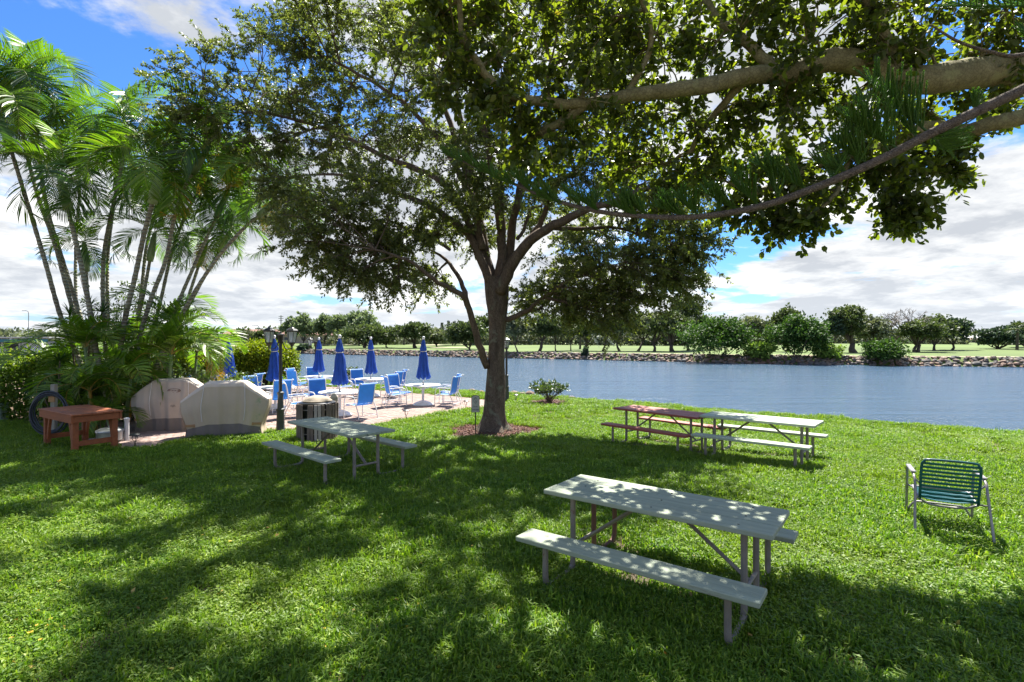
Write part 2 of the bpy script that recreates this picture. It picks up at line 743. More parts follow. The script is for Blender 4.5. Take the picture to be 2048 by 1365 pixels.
# mulch chips and leaf litter
M_chip = leafmat('mulch_chips', [(0.0, (0.040, 0.018, 0.014)), (0.5, (0.13, 0.055, 0.038)), (0.85, (0.24, 0.12, 0.075)), (1.0, (0.42, 0.30, 0.19))], 0.9, 0.0, spec=0.15)


def chips(name, poly, n, lab, smin=0.02, smax=0.055, zf=gz):
    xs0, xs1 = min(p[0] for p in poly), max(p[0] for p in poly)
    ys0, ys1 = min(p[1] for p in poly), max(p[1] for p in poly)
    pts = []
    while len(pts) < n:
        x, y = R.uniform(xs0, xs1), R.uniform(ys0, ys1)
        if inpoly(x, y, poly):
            pts.append((x, y, zf(x, y) + R.uniform(0.014, 0.045)))
    c = np.array(pts)
    d = rand_dirs(n, zscale=0.35)
    L = RNG.uniform(smin, smax, n)
    o = leaves_obj(name, c, d, rand_dirs(n, zscale=.6, zoff=1.2), L, L * RNG.uniform(.3, .6, n), RNG.random(n) ** 1.4, M_chip)
    return tag(o, lab, kind='stuff')


chips('mulch', OAKBED, 5200, 'shredded reddish brown mulch under the big tree')
chips('mulch', SHRUBBED, 1500, 'shredded mulch under the low shrub')
chips('leaf_litter', BED, 9000, 'fallen brown leaves and mulch in the planting bed', 0.03, 0.09)

# ------------------------------------------------------------------ brick patio
M_brick = []
for i, c in enumerate([(0.27, 0.185, 0.150), (0.31, 0.23, 0.19), (0.23, 0.155, 0.13), (0.29, 0.205, 0.17)]):
    M_brick.append(simple('paver_%d' % i, c, 0.85, 0.2, 5.0, 0.3, 90.0, coord='Object', wear=(0.24, 0.18, 0.16), wear_scale=2.3, wear_lo=0.60))
patio = tag(thing('patio', None, None), 'pinkish brick paver patio under the blue tables', kind='structure')
ang = math.radians(-14)
ca, sa = math.cos(ang), math.sin(ang)
cells = []
bl, bw = 0.215, 0.108
px0, px1 = min(p[0] for p in PATIO), max(p[0] for p in PATIO)
py0, py1 = min(p[1] for p in PATIO), max(p[1] for p in PATIO)
cxm, cym = (px0 + px1) / 2, (py0 + py1) / 2
rad = math.hypot(px1 - px0, py1 - py0) / 2
nr = int(rad / bw) + 1
for j in range(-nr, nr):
    for i in range(-int(rad / bl) - 1, int(rad / bl) + 1):
        u, v = (i + 0.5 * (j % 2)) * bl, j * bw
        x, y = cxm + u * ca - v * sa, cym + u * sa + v * ca
        if px0 < x < px1 and py0 < y < py1 and inpoly(x, y, PATIO):
            cells.append((x, y))
cells.sort(key=lambda p: p[1] + 0.15 * abs(p[0]))
mbk = MB()
mbk.box((0, 0, 0), (bl - 0.010, bw - 0.010, 0.05), ch=0.006, bottom=False)
bmeshes = []
for m_ in M_brick:
    me = mbk.mesh('brick', m_)
    bmeshes.append(me)
for (x, y) in cells[:300]:
    o = link('brick', R.choice(bmeshes), patio, (x, y, gz(x, y) + R.uniform(-0.006, 0.0)), (R.uniform(-.012, .012), R.uniform(-.012, .012), ang))
rest = cells[300:]
mbr = [MB() for _ in M_brick]
Mz = Matrix.Rotation(ang, 3, 'Z')
for (x, y) in rest:
    R.choice(mbr).box((x, y, gz(x, y) - 0.01 + R.uniform(-0.005, 0.0) + 0.003), (bl - 0.011, bw - 0.011, 0.05), Mz, bottom=False)
for m_, q in zip(M_brick, mbr):
    tag(q.build('brick_field', m_, patio), kind='stuff')

# ------------------------------------------------------------------ rocks
M_rocks = [simple('rock_grey', (0.14, 0.13, 0.115), 0.9, 0.35, 1.4, 0.5, 12.0), simple('rock_tan', (0.24, 0.185, 0.145), 0.9, 0.3, 1.4, 0.5, 12.0),
           simple('rock_dark', (0.085, 0.075, 0.07), 0.9, 0.35, 1.4, 0.5, 12.0), simple('rock_rust', (0.19, 0.125, 0.09), 0.9, 0.3, 1.4, 0.5, 12.0)]
import bmesh


def rock_arr(seed, sub=1):
    bm = bmesh.new()
    bmesh.ops.create_icosphere(bm, subdivisions=sub, radius=1.0)
    r = np.random.default_rng(seed)
    pl = rand_dirs(7, r)
    hs = r.uniform(0.55, 0.95, 7)
    v = []
    for p in bm.verts:
        c = np.array(p.co)
        for n_, h in zip(pl, hs):
            dd = c @ n_
            if dd > h:
                c = c - n_ * (dd - h)
        c = c * (1 + r.normal(0, 0.05))
        v.append(c * np.array([1.0, 0.75, 0.55]))
    f = [tuple(x.index for x in fc.verts) for fc in bm.faces]
    bm.free()
    return np.array(v), f


ROCKS = [rock_arr(s) for s in range(6)]
rock_me = []
for i, (v, f) in enumerate(ROCKS):
    for m_ in M_rocks:
        q = MB()
        q.add(v, f)
        rock_me.append(q.mesh('rock', m_))
riprap = tag(thing('rock_bank', None, None), 'bank of piled rocks along the far shore', kind='structure')
spots = []
for x in np.arange(-75, 118, 0.52):
    for dd in (0.05, 0.4, 0.75, 1.1, 1.45, 1.8):
        xx = x + R.uniform(-.25, .25)
        d = dd + R.uniform(-.15, .15)
        y = Yf(xx) + d
        spots.append((xx, y, zfar(xx, y), R.uniform(0.24, 0.5) * (1.15 if dd < .5 else 1)))
spots = [s for s in spots if abs(s[0] / s[1]) < 1.25]
spots.sort(key=lambda s: s[1] - 1.0 * (s[0] / s[1]))
near = [s for s in spots if s[0] / s[1] < 1.0][:300]
nearset = set(near)
for s in near:
    link('rock', R.choice(rock_me), riprap, (s[0], s[1], s[2] + 0.05), (R.uniform(-.4, .4), R.uniform(-.4, .4), R.uniform(0, 6.28))).scale = (s[3],) * 3
acc = [MB() for _ in M_rocks]
for s in spots:
    if s in nearset:
        continue
    v, f = R.choice(ROCKS)
    Mr = np.array(Matrix.Rotation(R.uniform(0, 6.28), 3, 'Z') @ Matrix.Rotation(R.uniform(-.4, .4), 3, 'X'))
    R.choice(acc).add((v * s[3]) @ Mr.T + np.array([s[0], s[1], s[2] + 0.05]), f)
for m_, q in zip(M_rocks, acc):
    tag(q.build('rock_pile', m_, riprap), kind='stuff')

# rocks at the near edge of the lake
for (px, py, s, lab) in [(943, 787, 0.20, 'pale tan rock at the water edge just above the sign'), (962, 789, 0.16, 'brown rock at the water edge between the sign and the big trunk'),
                         (1028, 797, 0.24, 'low pink rock at the water edge beside the lamp base'), (1047, 796, 0.20, 'tan rock at the water edge behind the small path light'),
                         (1060, 794, 0.26, 'rust brown rock at the water edge left of the low shrub'), (1140, 800, 0.2, 'small grey rock at the water edge right of the low shrub')]:
    p = G(px, py, -0.18)
    y = Ys(p.x) - 0.12
    q = MB()
    v, f = rock_arr(px, 2)
    q.add(v * s, f)
    o = q.build('shore_rock', M_rocks[3] if 'rust' in lab or 'brown' in lab else (M_rocks[0] if 'grey' in lab else M_rocks[1]), smooth=False)
    o.location = (p.x, y, gz(p.x, y) + s * .28)
    o.rotation_euler = (0, 0, px)
    tag(o, lab, 'rock', 'rocks at the near water edge')

# cart path and bunkers on the far side
mb = MB()
mb.sheet([[(x, Yf(x) + d, 0.16 + 0.012) for d in (3.4, 5.2)] for x in np.arange(18, 118, 2.0)])
tag(mb.build('cart_path', M_sand), 'pale cart path running along the top of the far rock bank', kind='structure')
for (px, Y, rx, ry) in [(668, 165, 8, 3.0), (880, 150, 9, 3), (905, 118, 5, 1.8), (1090, 170, 12, 3), (470, 150, 10, 4)]:
    c = W(px, 690, Y)
    tsheet('sand_bunker', circle_poly(c.x, c.y, 1.0, 20, 0.08) if False else [(c.x + (p[0]) * rx, c.y + p[1] * ry) for p in circle_poly(0, 0, 1.0, 20, 0.1)], 0.06, M_sand, None, 'structure',
           lambda x, y: zfar(x, y) + 0.25, 4.0)

# ------------------------------------------------------------------ grass (one object; clumps of blades instanced by geometry nodes)
M_grass = leafmat('grass_blade', [(0.0, (0.040, 0.100, 0.012)), (0.40, (0.115, 0.225, 0.022)), (0.75, (0.240, 0.345, 0.034)), (0.92, (0.40, 0.46, 0.09)), (1.0, (0.58, 0.52, 0.25))],
                  0.50, 0.42, (1.30, 1.45, 0.45), 0.30, macro=(0.55, (0.19, 0.25, 0.030), 0.5))


def blade_clump(seed, n, rad, h0, h1, w0, broad=0.0, flower=0):
    r = np.random.default_rng(seed)
    V, Fq, Tt = [], [], []
    for i in range(n):
        a, q = r.uniform(0, 6.283), rad * math.sqrt(r.random())
        bx, by = q * math.cos(a), q * math.sin(a)
        d = r.uniform(0, 6.283)
        if r.random() < broad:
            # small broad ground-cover leaf
            L = r.uniform(0.014, 0.036)
            z = r.uniform(0.015, 0.075)
            w = L * r.uniform(.5, .75)
            dx, dy = math.cos(d), math.sin(d)
            o = len(V)
            ti = r.uniform(-.35, .5)
            V += [(bx, by, z), (bx + dx * L * .5 - dy * w / 2, by + dy * L * .5 + dx * w / 2, z + L * ti * .5 + .004), (bx + dx * L, by + dy * L, z + L * ti), (bx + dx * L * .5 + dy * w / 2, by + dy * L * .5 - dx * w / 2, z + L * ti * .5 + .004)]
            Fq += [(o, o + 1, o + 2, o + 3)]
            Tt += [r.beta(2.4, 2.6)] * 4
            continue
        h = r.uniform(h0, h1)
        lean = abs(r.normal(0.55, 0.35))
        w = w0 * r.uniform(.7, 1.3)
        dx, dy = math.cos(d), math.sin(d)
        tw = r.uniform(-.9, .9)
        sx, sy = -math.sin(d + tw), math.cos(d + tw)
        o = len(V)
        m = (bx + dx * h * lean * .35, by + dy * h * lean * .35, h * .62)
        t = (bx + dx * h * lean, by + dy * h * lean, h * max(.35, 1 - lean * .35))
        V += [(bx - sx * w * .4, by - sy * w * .4, -0.01), (bx + sx * w * .4, by + sy * w * .4, -0.01),
              (m[0] + sx * w * .5, m[1] + sy * w * .5, m[2]), (m[0] - sx * w * .5, m[1] - sy * w * .5, m[2]), t]
        Fq += [(o, o + 1, o + 2, o + 3), (o + 3, o + 2, o + 4)]
        Tt += [r.beta(2.2, 2.6)] * 5
    return V, Fq, Tt


TEMPL = [blade_clump(1, 170, .17, .050, .105, .0100, .10), blade_clump(2, 150, .17, .050, .105, .0115, .14), blade_clump(3, 200, .18, .025, .060, .007, .08),
         blade_clump(4, 220, .17, .03, .080, .0075, .42), blade_clump(5, 110, .14, .07, .14, .0095, .05)]


TB = [(1.305, 4.66, math.radians(-36.5)), (-2.885, 8.73, math.radians(-42)), (3.19, 11.12, math.radians(-49)), (4.58, 9.72, math.radians(-40.5))]


def make_grass():
    V, Fc, tint, tm = [], [], [], []
    for k, (v, f, t) in enumerate(TEMPL):
        o = len(V)
        V += v
        Fc += [tuple(i + o for i in q) for q in f]
        tint += t
        tm += [k + 1] * len(v)
    rg = np.random.default_rng(5)
    pts, pick, rot, scl = [], [], [], []

    def allowed(x, y):
        if y > Ys(x) - 0.03:
            return False
        if inpoly(x, y, PATIO) or inpoly(x, y, BED):
            return False
        if math.hypot(x - OAKC[0], y - OAKC[1]) < 1.22 * (1 + 0.05 * math.sin(5 * math.atan2(y - OAKC[1], x - OAKC[0]))):
            return False
        if math.hypot(x - SHRUBC.x, y - SHRUBC.y) < 0.78:
            return False
        return True

    from mathutils import noise as mn
    for (y0, y1, den, s) in [(1.2, 5.5, 80, 1.05), (5.5, 9.0, 55, 1.1), (9, 15, 34, 1.15), (15, 34, 16, 1.45)]:
        wmax = y1 * 1.12 + 1.2
        n = int((y1 - y0) * 2 * wmax * den)
        X = rg.uniform(-wmax, wmax, n)
        Y = rg.uniform(y0, y1, n)
        for x, y in zip(X, Y):
            if abs(x) > y * 1.12 + 1.2 or not allowed(x, y):
                continue
            gcov = mn.noise(Vector((x * .35, y * .35, 1.3))) + 0.28 * ss((-x - 0.2 * y + 1.0) / 4.0) * (1 if y < 8.5 else .4)
            tall = mn.noise(Vector((x * .8, y * .8, 7.7)))
            u = rg.random()
            if gcov > 0.22 and u < 0.6:
                k = 3
            elif gcov > 0.05 and u < 0.6:
                k = 1
            else:
                k = int(rg.integers(0, 3))
            if rg.random() < 0.09 + 0.16 * max(0, tall):
                k = 4
            bare = mn.noise(Vector((x * .55 + 9, y * .55, 3.1)))
            if bare > 0.36 and rg.random() < .5:
                continue
            under = min(abs((x - a_) * math.sin(c_) - (y - b_) * math.cos(c_)) / .62 + 99 * (abs((x - a_) * math.cos(c_) + (y - b_) * math.sin(c_)) > .95) for a_, b_, c_ in TB)
            if under < 1:
                if rg.random() < .30:
                    continue
                k = 2
            pts.append((x, y, gz(x, y)))
            pick.append(k)
            rot.append((rg.uniform(-.12, .12), rg.uniform(-.12, .12), rg.uniform(0, 6.283)))
            q = s * rg.uniform(.8, 1.2) * (1 + 0.25 * tall)
            scl.append((q * 1.05, q * 1.05, q * (.9 if s > 1.2 else 1)))
    o0 = len(V)
    V += pts
    me = bpy.data.meshes.new('grass')
    me.from_pydata(V, [], Fc)
    me.materials.append(M_grass)
    n = len(V)

    def attr(name, typ, data, key):
        a = me.attributes.new(name, typ, 'POINT')
        a.data.foreach_set(key, np.asarray(data).ravel())
    attr('tint', 'FLOAT', np.array(tint + [0.5] * len(pts), dtype=np.float32), 'value')
    attr('tmpl', 'INT', np.array(tm + [0] * len(pts), dtype=np.int32), 'value')
    attr('pick', 'INT', np.array([0] * o0 + pick, dtype=np.int32), 'value')
    attr('rot', 'FLOAT_VECTOR', np.array([(0, 0, 0)] * o0 + rot, dtype=np.float32), 'vector')
    attr('scl', 'FLOAT_VECTOR', np.array([(1, 1, 1)] * o0 + scl, dtype=np.float32), 'vector')
    ob = link('grass', me)
    ng = bpy.data.node_groups.new('grass_nodes', 'GeometryNodeTree')
    ng.interface.new_socket('Geometry', in_out='INPUT', socket_type='NodeSocketGeometry')
    ng.interface.new_socket('Geometry', in_out='OUTPUT', socket_type='NodeSocketGeometry')
    N, Lk = ng.nodes, ng.links
    gi, go = N.new('NodeGroupInput'), N.new('NodeGroupOutput')

    def named(nm, dt):
        a = N.new('GeometryNodeInputNamedAttribute')
        a.data_type = dt
        a.inputs[0].default_value = nm
        return a.outputs[0]
    tmn = named('tmpl', 'INT')
    g2i = N.new('GeometryNodeGeometryToInstance')
    base = None
    for k in range(len(TEMPL), -1, -1):
        cmpn = N.new('FunctionNodeCompare')
        cmpn.data_type = 'INT'
        cmpn.operation = 'EQUAL'
        Lk.new(tmn, cmpn.inputs[2])
        cmpn.inputs[3].default_value = k
        sp = N.new('GeometryNodeSeparateGeometry')
        sp.domain = 'POINT'
        Lk.new(gi.outputs[0], sp.inputs[0])
        Lk.new(cmpn.outputs[0], sp.inputs[1])
        if k == 0:
            base = sp.outputs[0]
        else:
            Lk.new(sp.outputs[0], g2i.inputs[0])
    iop = N.new('GeometryNodeInstanceOnPoints')
    Lk.new(base, iop.inputs['Points'])
    Lk.new(g2i.outputs[0], iop.inputs['Instance'])
    iop.inputs['Pick Instance'].default_value = True
    Lk.new(named('pick', 'INT'), iop.inputs['Instance Index'])
    e2r = N.new('FunctionNodeEulerToRotation')
    Lk.new(named('rot', 'FLOAT_VECTOR'), e2r.inputs[0])
    Lk.new(e2r.outputs[0], iop.inputs['Rotation'])
    Lk.new(named('scl', 'FLOAT_VECTOR'), iop.inputs['Scale'])
    Lk.new(iop.outputs[0], go.inputs[0])
    md = ob.modifiers.new('grass', 'NODES')
    md.node_group = ng
    tag(ob, 'thick lawn grass mixed with small ground cover leaves', kind='stuff')
    print('grass clumps', len(pts))


make_grass()

# small yellow flowers and fallen yellow leaves in the lawn
M_flower = leafmat('yellow_petal', [(0.0, (0.62, 0.34, 0.02)), (1.0, (0.80, 0.58, 0.04))], 0.5, 0.3, (1, 1, 1))
q = MB()
fl = []
for _ in range(60):
    y = 3.3 + 6.5 * R.random() ** 1.2
    fl.append((R.uniform(-1.0, 0.05) * y, y))
for (px, py) in [(285, 1250), (22, 1278), (438, 1193), (130, 1255), (422, 1065), (150, 990), (570, 1180), (405, 1075), (80, 1285), (100, 1240)]:
    p = G(px, py, 0.04)
    fl.append((p.x, p.y))
for (x, y) in fl:
    z = gz(x, y) + R.uniform(.045, .07)
    s = R.uniform(.008, .015)
    a0 = R.uniform(0, 6)
    n = 7
    for k in range(n):
        a = a0 + 6.283 * k / n
        c_, s_ = math.cos(a), math.sin(a)
        q.add([(x, y, z), (x + s * (c_ - .35 * s_), y + s * (s_ + .35 * c_), z + s * .35), (x + s * 1.35 * c_, y + s * 1.35 * s_, z + s * .3), (x + s * (c_ + .35 * s_), y + s * (s_ - .35 * c_), z + s * .35)], [(0, 1, 2, 3)], R.random())
tag(q.build('lawn_flowers', M_flower, tint=True), 'tiny yellow daisies scattered in the lawn grass', kind='stuff')

# fallen leaves on the lawn
M_fallen = leafmat('fallen_leaf', [(0.0, (0.12, 0.06, 0.02)), (0.5, (0.30, 0.19, 0.05)), (1.0, (0.55, 0.42, 0.12))], 0.6, 0.2, (1.2, 1.1, .6), .2)
n_ = 900
g_ = np.random.default_rng(44)
yy = 2.6 + 13 * g_.random(n_) ** 1.25
xx = g_.uniform(-1, 1, n_) * (yy + 1)
ok = np.array([Ys(a) - b_ > .2 and not inpoly(a, b_, BED) for a, b_ in zip(xx, yy)])
xx, yy = xx[ok], yy[ok]
P = np.stack([xx, yy, np.array([gz(a, b_) for a, b_ in zip(xx, yy)]) + g_.uniform(.03, .06, len(xx))], 1)
L = g_.uniform(.03, .075, len(xx))
tag(leaves_obj('fallen_leaves', P, rand_dirs(len(xx), g_, .3), rand_dirs(len(xx), g_, .5, 1.2), L, L * .45, g_.random(len(xx)), M_fallen), 'small dry leaves fallen on the lawn', kind='stuff')

# ------------------------------------------------------------------ materials for made things
M_pgreen = simple('weathered_green_paint', (0.285, 0.325, 0.235), 0.8, 0.16, 3.0, 0.15, 22.0, stretch=(0.5, 7, 7), wear=(0.18, 0.16, 0.13), wear_scale=5.0, wear_lo=0.63)
M_pgreen2 = simple('bleached_green_paint', (0.37, 0.42, 0.31), 0.8, 0.10, 3.0, 0.15, 22.0, stretch=(0.5, 7, 7), wear=(0.28, 0.26, 0.22), wear_scale=8.0, wear_lo=0.68)
M_pred = simple('weathered_red_paint', (0.30, 0.080, 0.050), 0.62, 0.18, 3.0, 0.35, 22.0, stretch=(0.5, 7, 7), wear=(0.12, 0.04, 0.03), wear_scale=2.6, wear_lo=0.60)
M_frame = simple('old_taupe_pipe', (0.21, 0.185, 0.155), 0.55, 0.18, 8.0, 0.15, 50.0, wear=(0.16, 0.055, 0.03), wear_scale=6.0, wear_lo=0.64)
M_rust = simple('rusty_pipe', (0.14, 0.065, 0.045), 0.7, 0.25, 10.0, 0.2, 50.0)
M_bolt = simple('dark_bolt', (0.05, 0.045, 0.04), 0.5, 0.2, 10.0, metal=0.5)
M_redwood = simple('red_stained_wood', (0.27, 0.078, 0.024), 0.6, 0.22, 3.0, 0.4, 24.0, stretch=(0.6, 5, 5), wear=(0.20, 0.11, 0.06), wear_scale=3.5, wear_lo=0.66)
M_white = simple('white_powder_coat', (0.74, 0.75, 0.75), 0.38, 0.05, 4.0)
M_sling = simple('blue_sling_fabric', (0.016, 0.15, 0.50), 0.55, 0.10, 7.0, 0.15, 260.0, transl=0.22)
M_para = simple('royal_blue_canvas', (0.012, 0.075, 0.42), 0.7, 0.22, 6.0, 0.2, 80.0, transl=0.10)
M_black = simple('black_metal', (0.018, 0.018, 0.017), 0.42, 0.25, 6.0, 0.1, 40.0)
M_lampbase = simple('dull_grey_lamp_base', (0.055, 0.062, 0.058), 0.6, 0.3, 5.0, 0.3, 30.0)
M_cover = simple('taupe_cover_cloth', (0.50, 0.41, 0.285), 0.78, 0.08, 1.6, 0.35, 4.0, wear=(0.31, 0.34, 0.20), wear_scale=1.1, wear_lo=0.60, transl=0.06)
M_cover_top = simple('pale_cover_cloth', (0.62, 0.53, 0.42), 0.7, 0.06, 2.0, 0.35, 4.0)
M_cover_grey = simple('grey_cover_cloth', (0.44, 0.365, 0.29), 0.6, 0.10, 1.6, 0.4, 4.0)
M_hem = simple('brown_cover_hem', (0.17, 0.145, 0.125), 0.75, 0.15, 3.0, 0.25, 12.0)
M_strap = simple('tan_strap', (0.36, 0.21, 0.09), 0.7, 0.15, 8.0)
M_seam = simple('white_seam', (0.72, 0.70, 0.66), 0.7, 0.1, 8.0)
M_weather = simple('weathered_grey_wood', (0.17, 0.13, 0.10), 0.85, 0.35, 2.5, 0.4, 20.0, stretch=(5, 5, 0.8))
M_liner = simple('black_liner', (0.012, 0.012, 0.012), 0.35, 0.2, 6.0)
M_lid = simple('tan_bin_lid', (0.30, 0.25, 0.18), 0.85, 0.3, 5.0, 0.6, 22.0)
M_zinc = simple('galvanized_zinc', (0.42, 0.44, 0.44), 0.35, 0.2, 5.0, metal=0.7)
M_rubber = simple('dark_blue_rubber', (0.022, 0.030, 0.042), 0.5, 0.2, 6.0)
M_pvc = simple('white_pvc', (0.68, 0.68, 0.66), 0.4, 0.06, 6.0)
M_post = simple('greyish_wood_post', (0.26, 0.25, 0.20), 0.85, 0.2, 3.0, 0.3, 25.0, stretch=(6, 6, 1))
M_teal = simple('dark_teal_vinyl', (0.006, 0.095, 0.105), 0.38, 0.12, 8.0, transl=0.12)
M_alu = simple('worn_aluminium', (0.27, 0.255, 0.25), 0.42, 0.15, 10.0, metal=0.55)
M_sign = simple('sign_panel', (0.40, 0.40, 0.33), 0.6, 0.12, 10.0)
M_ink = simple('sign_ink', (0.06, 0.07, 0.09), 0.6, 0.1, 10.0)
M_green = simple('utility_green', (0.33, 0.42, 0.33), 0.6, 0.1, 6.0)

glassm = bpy.data.materials.new('lamp_glass')
glassm.use_nodes = True
_T = NT(glassm.node_tree)
_b = _T.n['Principled BSDF']
_T.put(_b, 'Base Color', (0.75, 0.80, 0.80, 1))
_T.put(_b, 'Roughness', 0.18)
_T.put(_b, 'Alpha', 0.42)


# ------------------------------------------------------------------ picnic tables
_bq = MB()
_bq.lathe([(0.009, -.001), (0.009, 0.003), (0.004, 0.005)], 8)
BOLT = _bq.mesh('bolt', M_bolt)


def picnic_table(label, x, y, deg, L, mat, frame, group=None, seed=0, rusty=False, zoff=0.0, wid=0.72):
    r = random.Random(seed)
    t = thing('picnic_table', label, 'picnic table', (x, y, gz(x, y) + zoff), math.radians(deg), group)
    pw = (wid - 0.030) / 3
    for k in (-1, 0, 1):
        q = MB()
        q.box((r.uniform(-.004, .004), k * (pw + .015), 0.74 + r.uniform(-.0015, .0015)), (L + r.uniform(-.006, .006), pw, 0.042), Matrix.Rotation(r.uniform(-.0015, .0015), 3, 'Z'), ch=0.006)
        pl = q.build('top_plank', mat, t)
        if k == 0:
            for bx in (-L / 2 + .26, L / 2 - .26, 0.03):
                for by in (-.26, -.02, .24):
                    link('bolt', BOLT, pl, (bx, by, 0.7605))
    for s in (-1, 1):
        q = MB()
        q.box((0, s * 0.685, 0.435 + r.uniform(-.002, .002)), (L, 0.255, 0.042), ch=0.006)
        q.build('bench_plank', mat, t)
    ex = L / 2 - 0.23
    rp = 0.026
    for sx in (-1, 1):
        for sy in (-1, 1):
            pts = [(sx * ex, sy * 0.21, 0.715), (sx * ex, sy * 0.21, 0.12), (sx * ex, sy * 0.235, 0.05), (sx * ex, sy * 0.30, 0.024), (sx * ex, sy * 0.58, 0.024),
                   (sx * ex, sy * 0.655, 0.05), (sx * ex, sy * 0.685, 0.12), (sx * ex, sy * 0.685, 0.41)]
            pp = [Vector(p) for p in pts]
            q = MB()
            q.tube(smooth_path(pp, 3), rp, 8)
            q.build('leg', M_rust if (rusty and sx < 0 and sy > 0) else frame, t, smooth='auto')
            q = MB()
            q.box((sx * ex, sy * 0.685, 0.411), (0.05, 0.23, 0.006))
            q.build('seat_bracket', frame, t)
        q = MB()
        q.box((sx * ex, 0, 0.716), (0.045, 0.62, 0.006))
        q.build('top_bracket', frame, t)
        q = MB()
        q.tube([(sx * ex, -0.20, 0.24), (sx * ex, 0.20, 0.24)], 0.018, 8)
        q.build('crossbar', frame, t, smooth='auto')
        q = MB()
        a, b_ = Vector((sx * (ex - .015), 0, 0.245)), Vector((sx * 0.12, 0, 0.712))
        q.tube([a, b_], 0.026, 4, flat=0.7)
        q.tube([b_, (sx * 0.04, 0, 0.712)], 0.026, 4, flat=.7)
        q.build('brace', frame, t)
    return t


picnic_table('pale green picnic table in the near shade, closest of all to the camera', 1.305, 4.66, -36.5, 1.97, M_pgreen, M_frame, 'picnic tables on the lawn', 1, rusty=True)
picnic_table('pale green picnic table standing in front of the slatted trash bin', -2.885, 8.73, -42.0, 2.12, M_pgreen, M_frame, 'picnic tables on the lawn', 2, wid=0.76)
picnic_table('dark red picnic table between the big tree and the lake', 3.19, 11.12, -49, 2.02, M_pred, M_frame, 'picnic tables on the lawn', 3, wid=0.76)
picnic_table('bleached pale green picnic table touching the end of the red one', 4.58, 9.72, -40.5, 1.95, M_pgreen2, M_frame, 'picnic tables on the lawn', 4, wid=0.76)

# ------------------------------------------------------------------ red work table
t = thing('work_table', 'heavy red wooden work table standing in the grass before the palms', 'work table', (-8.98, 10.92, gz(-8.9, 10.9)), math.radians(-33))
L, Wd, H = 1.75, 0.86, 0.80
r = random.Random(3)
for k in range(5):
    q = MB()
    q.box((0 + r.uniform(-.01, .01), -Wd / 2 + (k + .5) * Wd / 5, H - .018 + r.uniform(-.003, .003)), (L + .06, Wd / 5 - .006, 0.034), ch=.004)
    q.build('top_plank', M_redwood, t)
for s in (-1, 1):
    q = MB()
    q.box((0, s * (Wd / 2 - .03), H - .105), (L, .045, .135), ch=.004)
    q.build('apron_board', M_redwood, t)
    q = MB()
    q.box((s * (L / 2 - .03), 0, H - .105), (.045, Wd - .11, .12), ch=.004)
    q.build('apron_board', M_redwood, t)
for sx in (-1, 1):
    for sy in (-1, 1):
        q = MB()
        q.box((sx * (L / 2 - .12), sy * (Wd / 2 - .105), (H - .04) / 2), (.10, .10, H - .04), ch=.006)
        q.build('leg', M_redwood, t)
        q = MB()
        a, b_ = Vector((sx * (L / 2 - .18), sy * (Wd / 2 - .10), .17)), Vector((sx * (L / 2 - .36), sy * (Wd / 2 - .10), H - .06))
        d = b_ - a
        q.box((a + b_) / 2, (.045, .075, d.length), d.to_track_quat('Z', 'Y').to_matrix(), ch=.003)
        q.build('brace', M_redwood, t)
    q = MB()
    q.box((sx * (L / 2 - .12), 0, .21), (.045, Wd - .30, .10), ch=.004)
    q.build('rail', M_redwood, t)
q = MB()
q.box((0.3, 0, .62), (.045, .28, .10), ch=.004)
q.build('rail', M_redwood, t)

t = thing('metal_tub', 'round galvanized metal tub with a lid beneath the red work table', 'tub', (-8.85, 11.55, gz(-8.8, 11.5)))
q = MB()
q.lathe([(.22, .06), (.24, .07), (.245, .24), (.255, .25), (.25, .26)], 24)
q.build('bowl', M_zinc, t, smooth='auto')
q = MB()
q.lathe([(.262, .262), (.255, .29), (.18, .325), (.05, .34), (.03, .345)], 24)
q.lathe([(.02, .345), (.028, .37), (.01, .385)], 10)
q.build('lid', M_zinc, t, smooth='auto')
q = MB()
for a in range(3):
    q.tube([(0.16 * math.cos(a * 2.1), .16 * math.sin(a * 2.1), -.02), (0.14 * math.cos(a * 2.1), .14 * math.sin(a * 2.1), .08)], .014, 6)
q.build('stand', M_zinc, t)

p = G(105, 868)
p = Vector((p.x, 12.1, 0))
p.x = (108 - 1024) / FPX * 12.1
t = thing('hose_post', 'grey post with coiled dark garden hose behind the red work table', 'hose post', (p.x, p.y, gz(p.x, p.y)))
q = MB()
q.box((0, 0, .62), (.095, .095, 1.30), ch=.006)
q.build('post', M_post, t)
q = MB()
q.box((0, -.06, .98), (.14, .03, .22), ch=.004)
q.build('mount_board', M_strap, t)
for k in range(5):
    q = MB()
    rr = .36 + .022 * k
    pts = [(rr * 1.0 * math.cos(a + .4 * k), -.10 - .022 * (k % 3) + .02 * math.sin(2 * a), .62 + rr * 1.12 * math.sin(a + .4 * k)) for a in [2 * math.pi * i / 26 for i in range(27)]]
    q.tube(pts, .017, 6, caps=False)
    q.build('hose_loop', M_rubber, t, smooth=True)

t = thing('standpipe', 'short white standpipe rising behind the red work table', 'pipe', (-8.62, 11.75, gz(-8.6, 11.7)))
q = MB()
q.tube([(0, 0, -.05), (0, 0, .50)], .045, 12)
q.build('pipe', M_pvc, t, smooth='auto')
q = MB()
q.lathe([(.052, .46), (.056, .47), (.056, .52), (.02, .535)], 14)
q.build('cap', M_pvc, t, smooth='auto')

p = G(2, 842)
t = thing('utility_box', 'pale green utility box at the hedge foot cut by the frame edge', 'utility box', (p.x - .12, p.y, p.z))
q = MB()
q.box((0, 0, .24), (.46, .3, .48), ch=.02)
q.build('cabinet', M_green, t)
q = MB()
q.box((0, 0, .49), (.50, .34, .035), ch=.012)
q.build('lid', M_green, t)


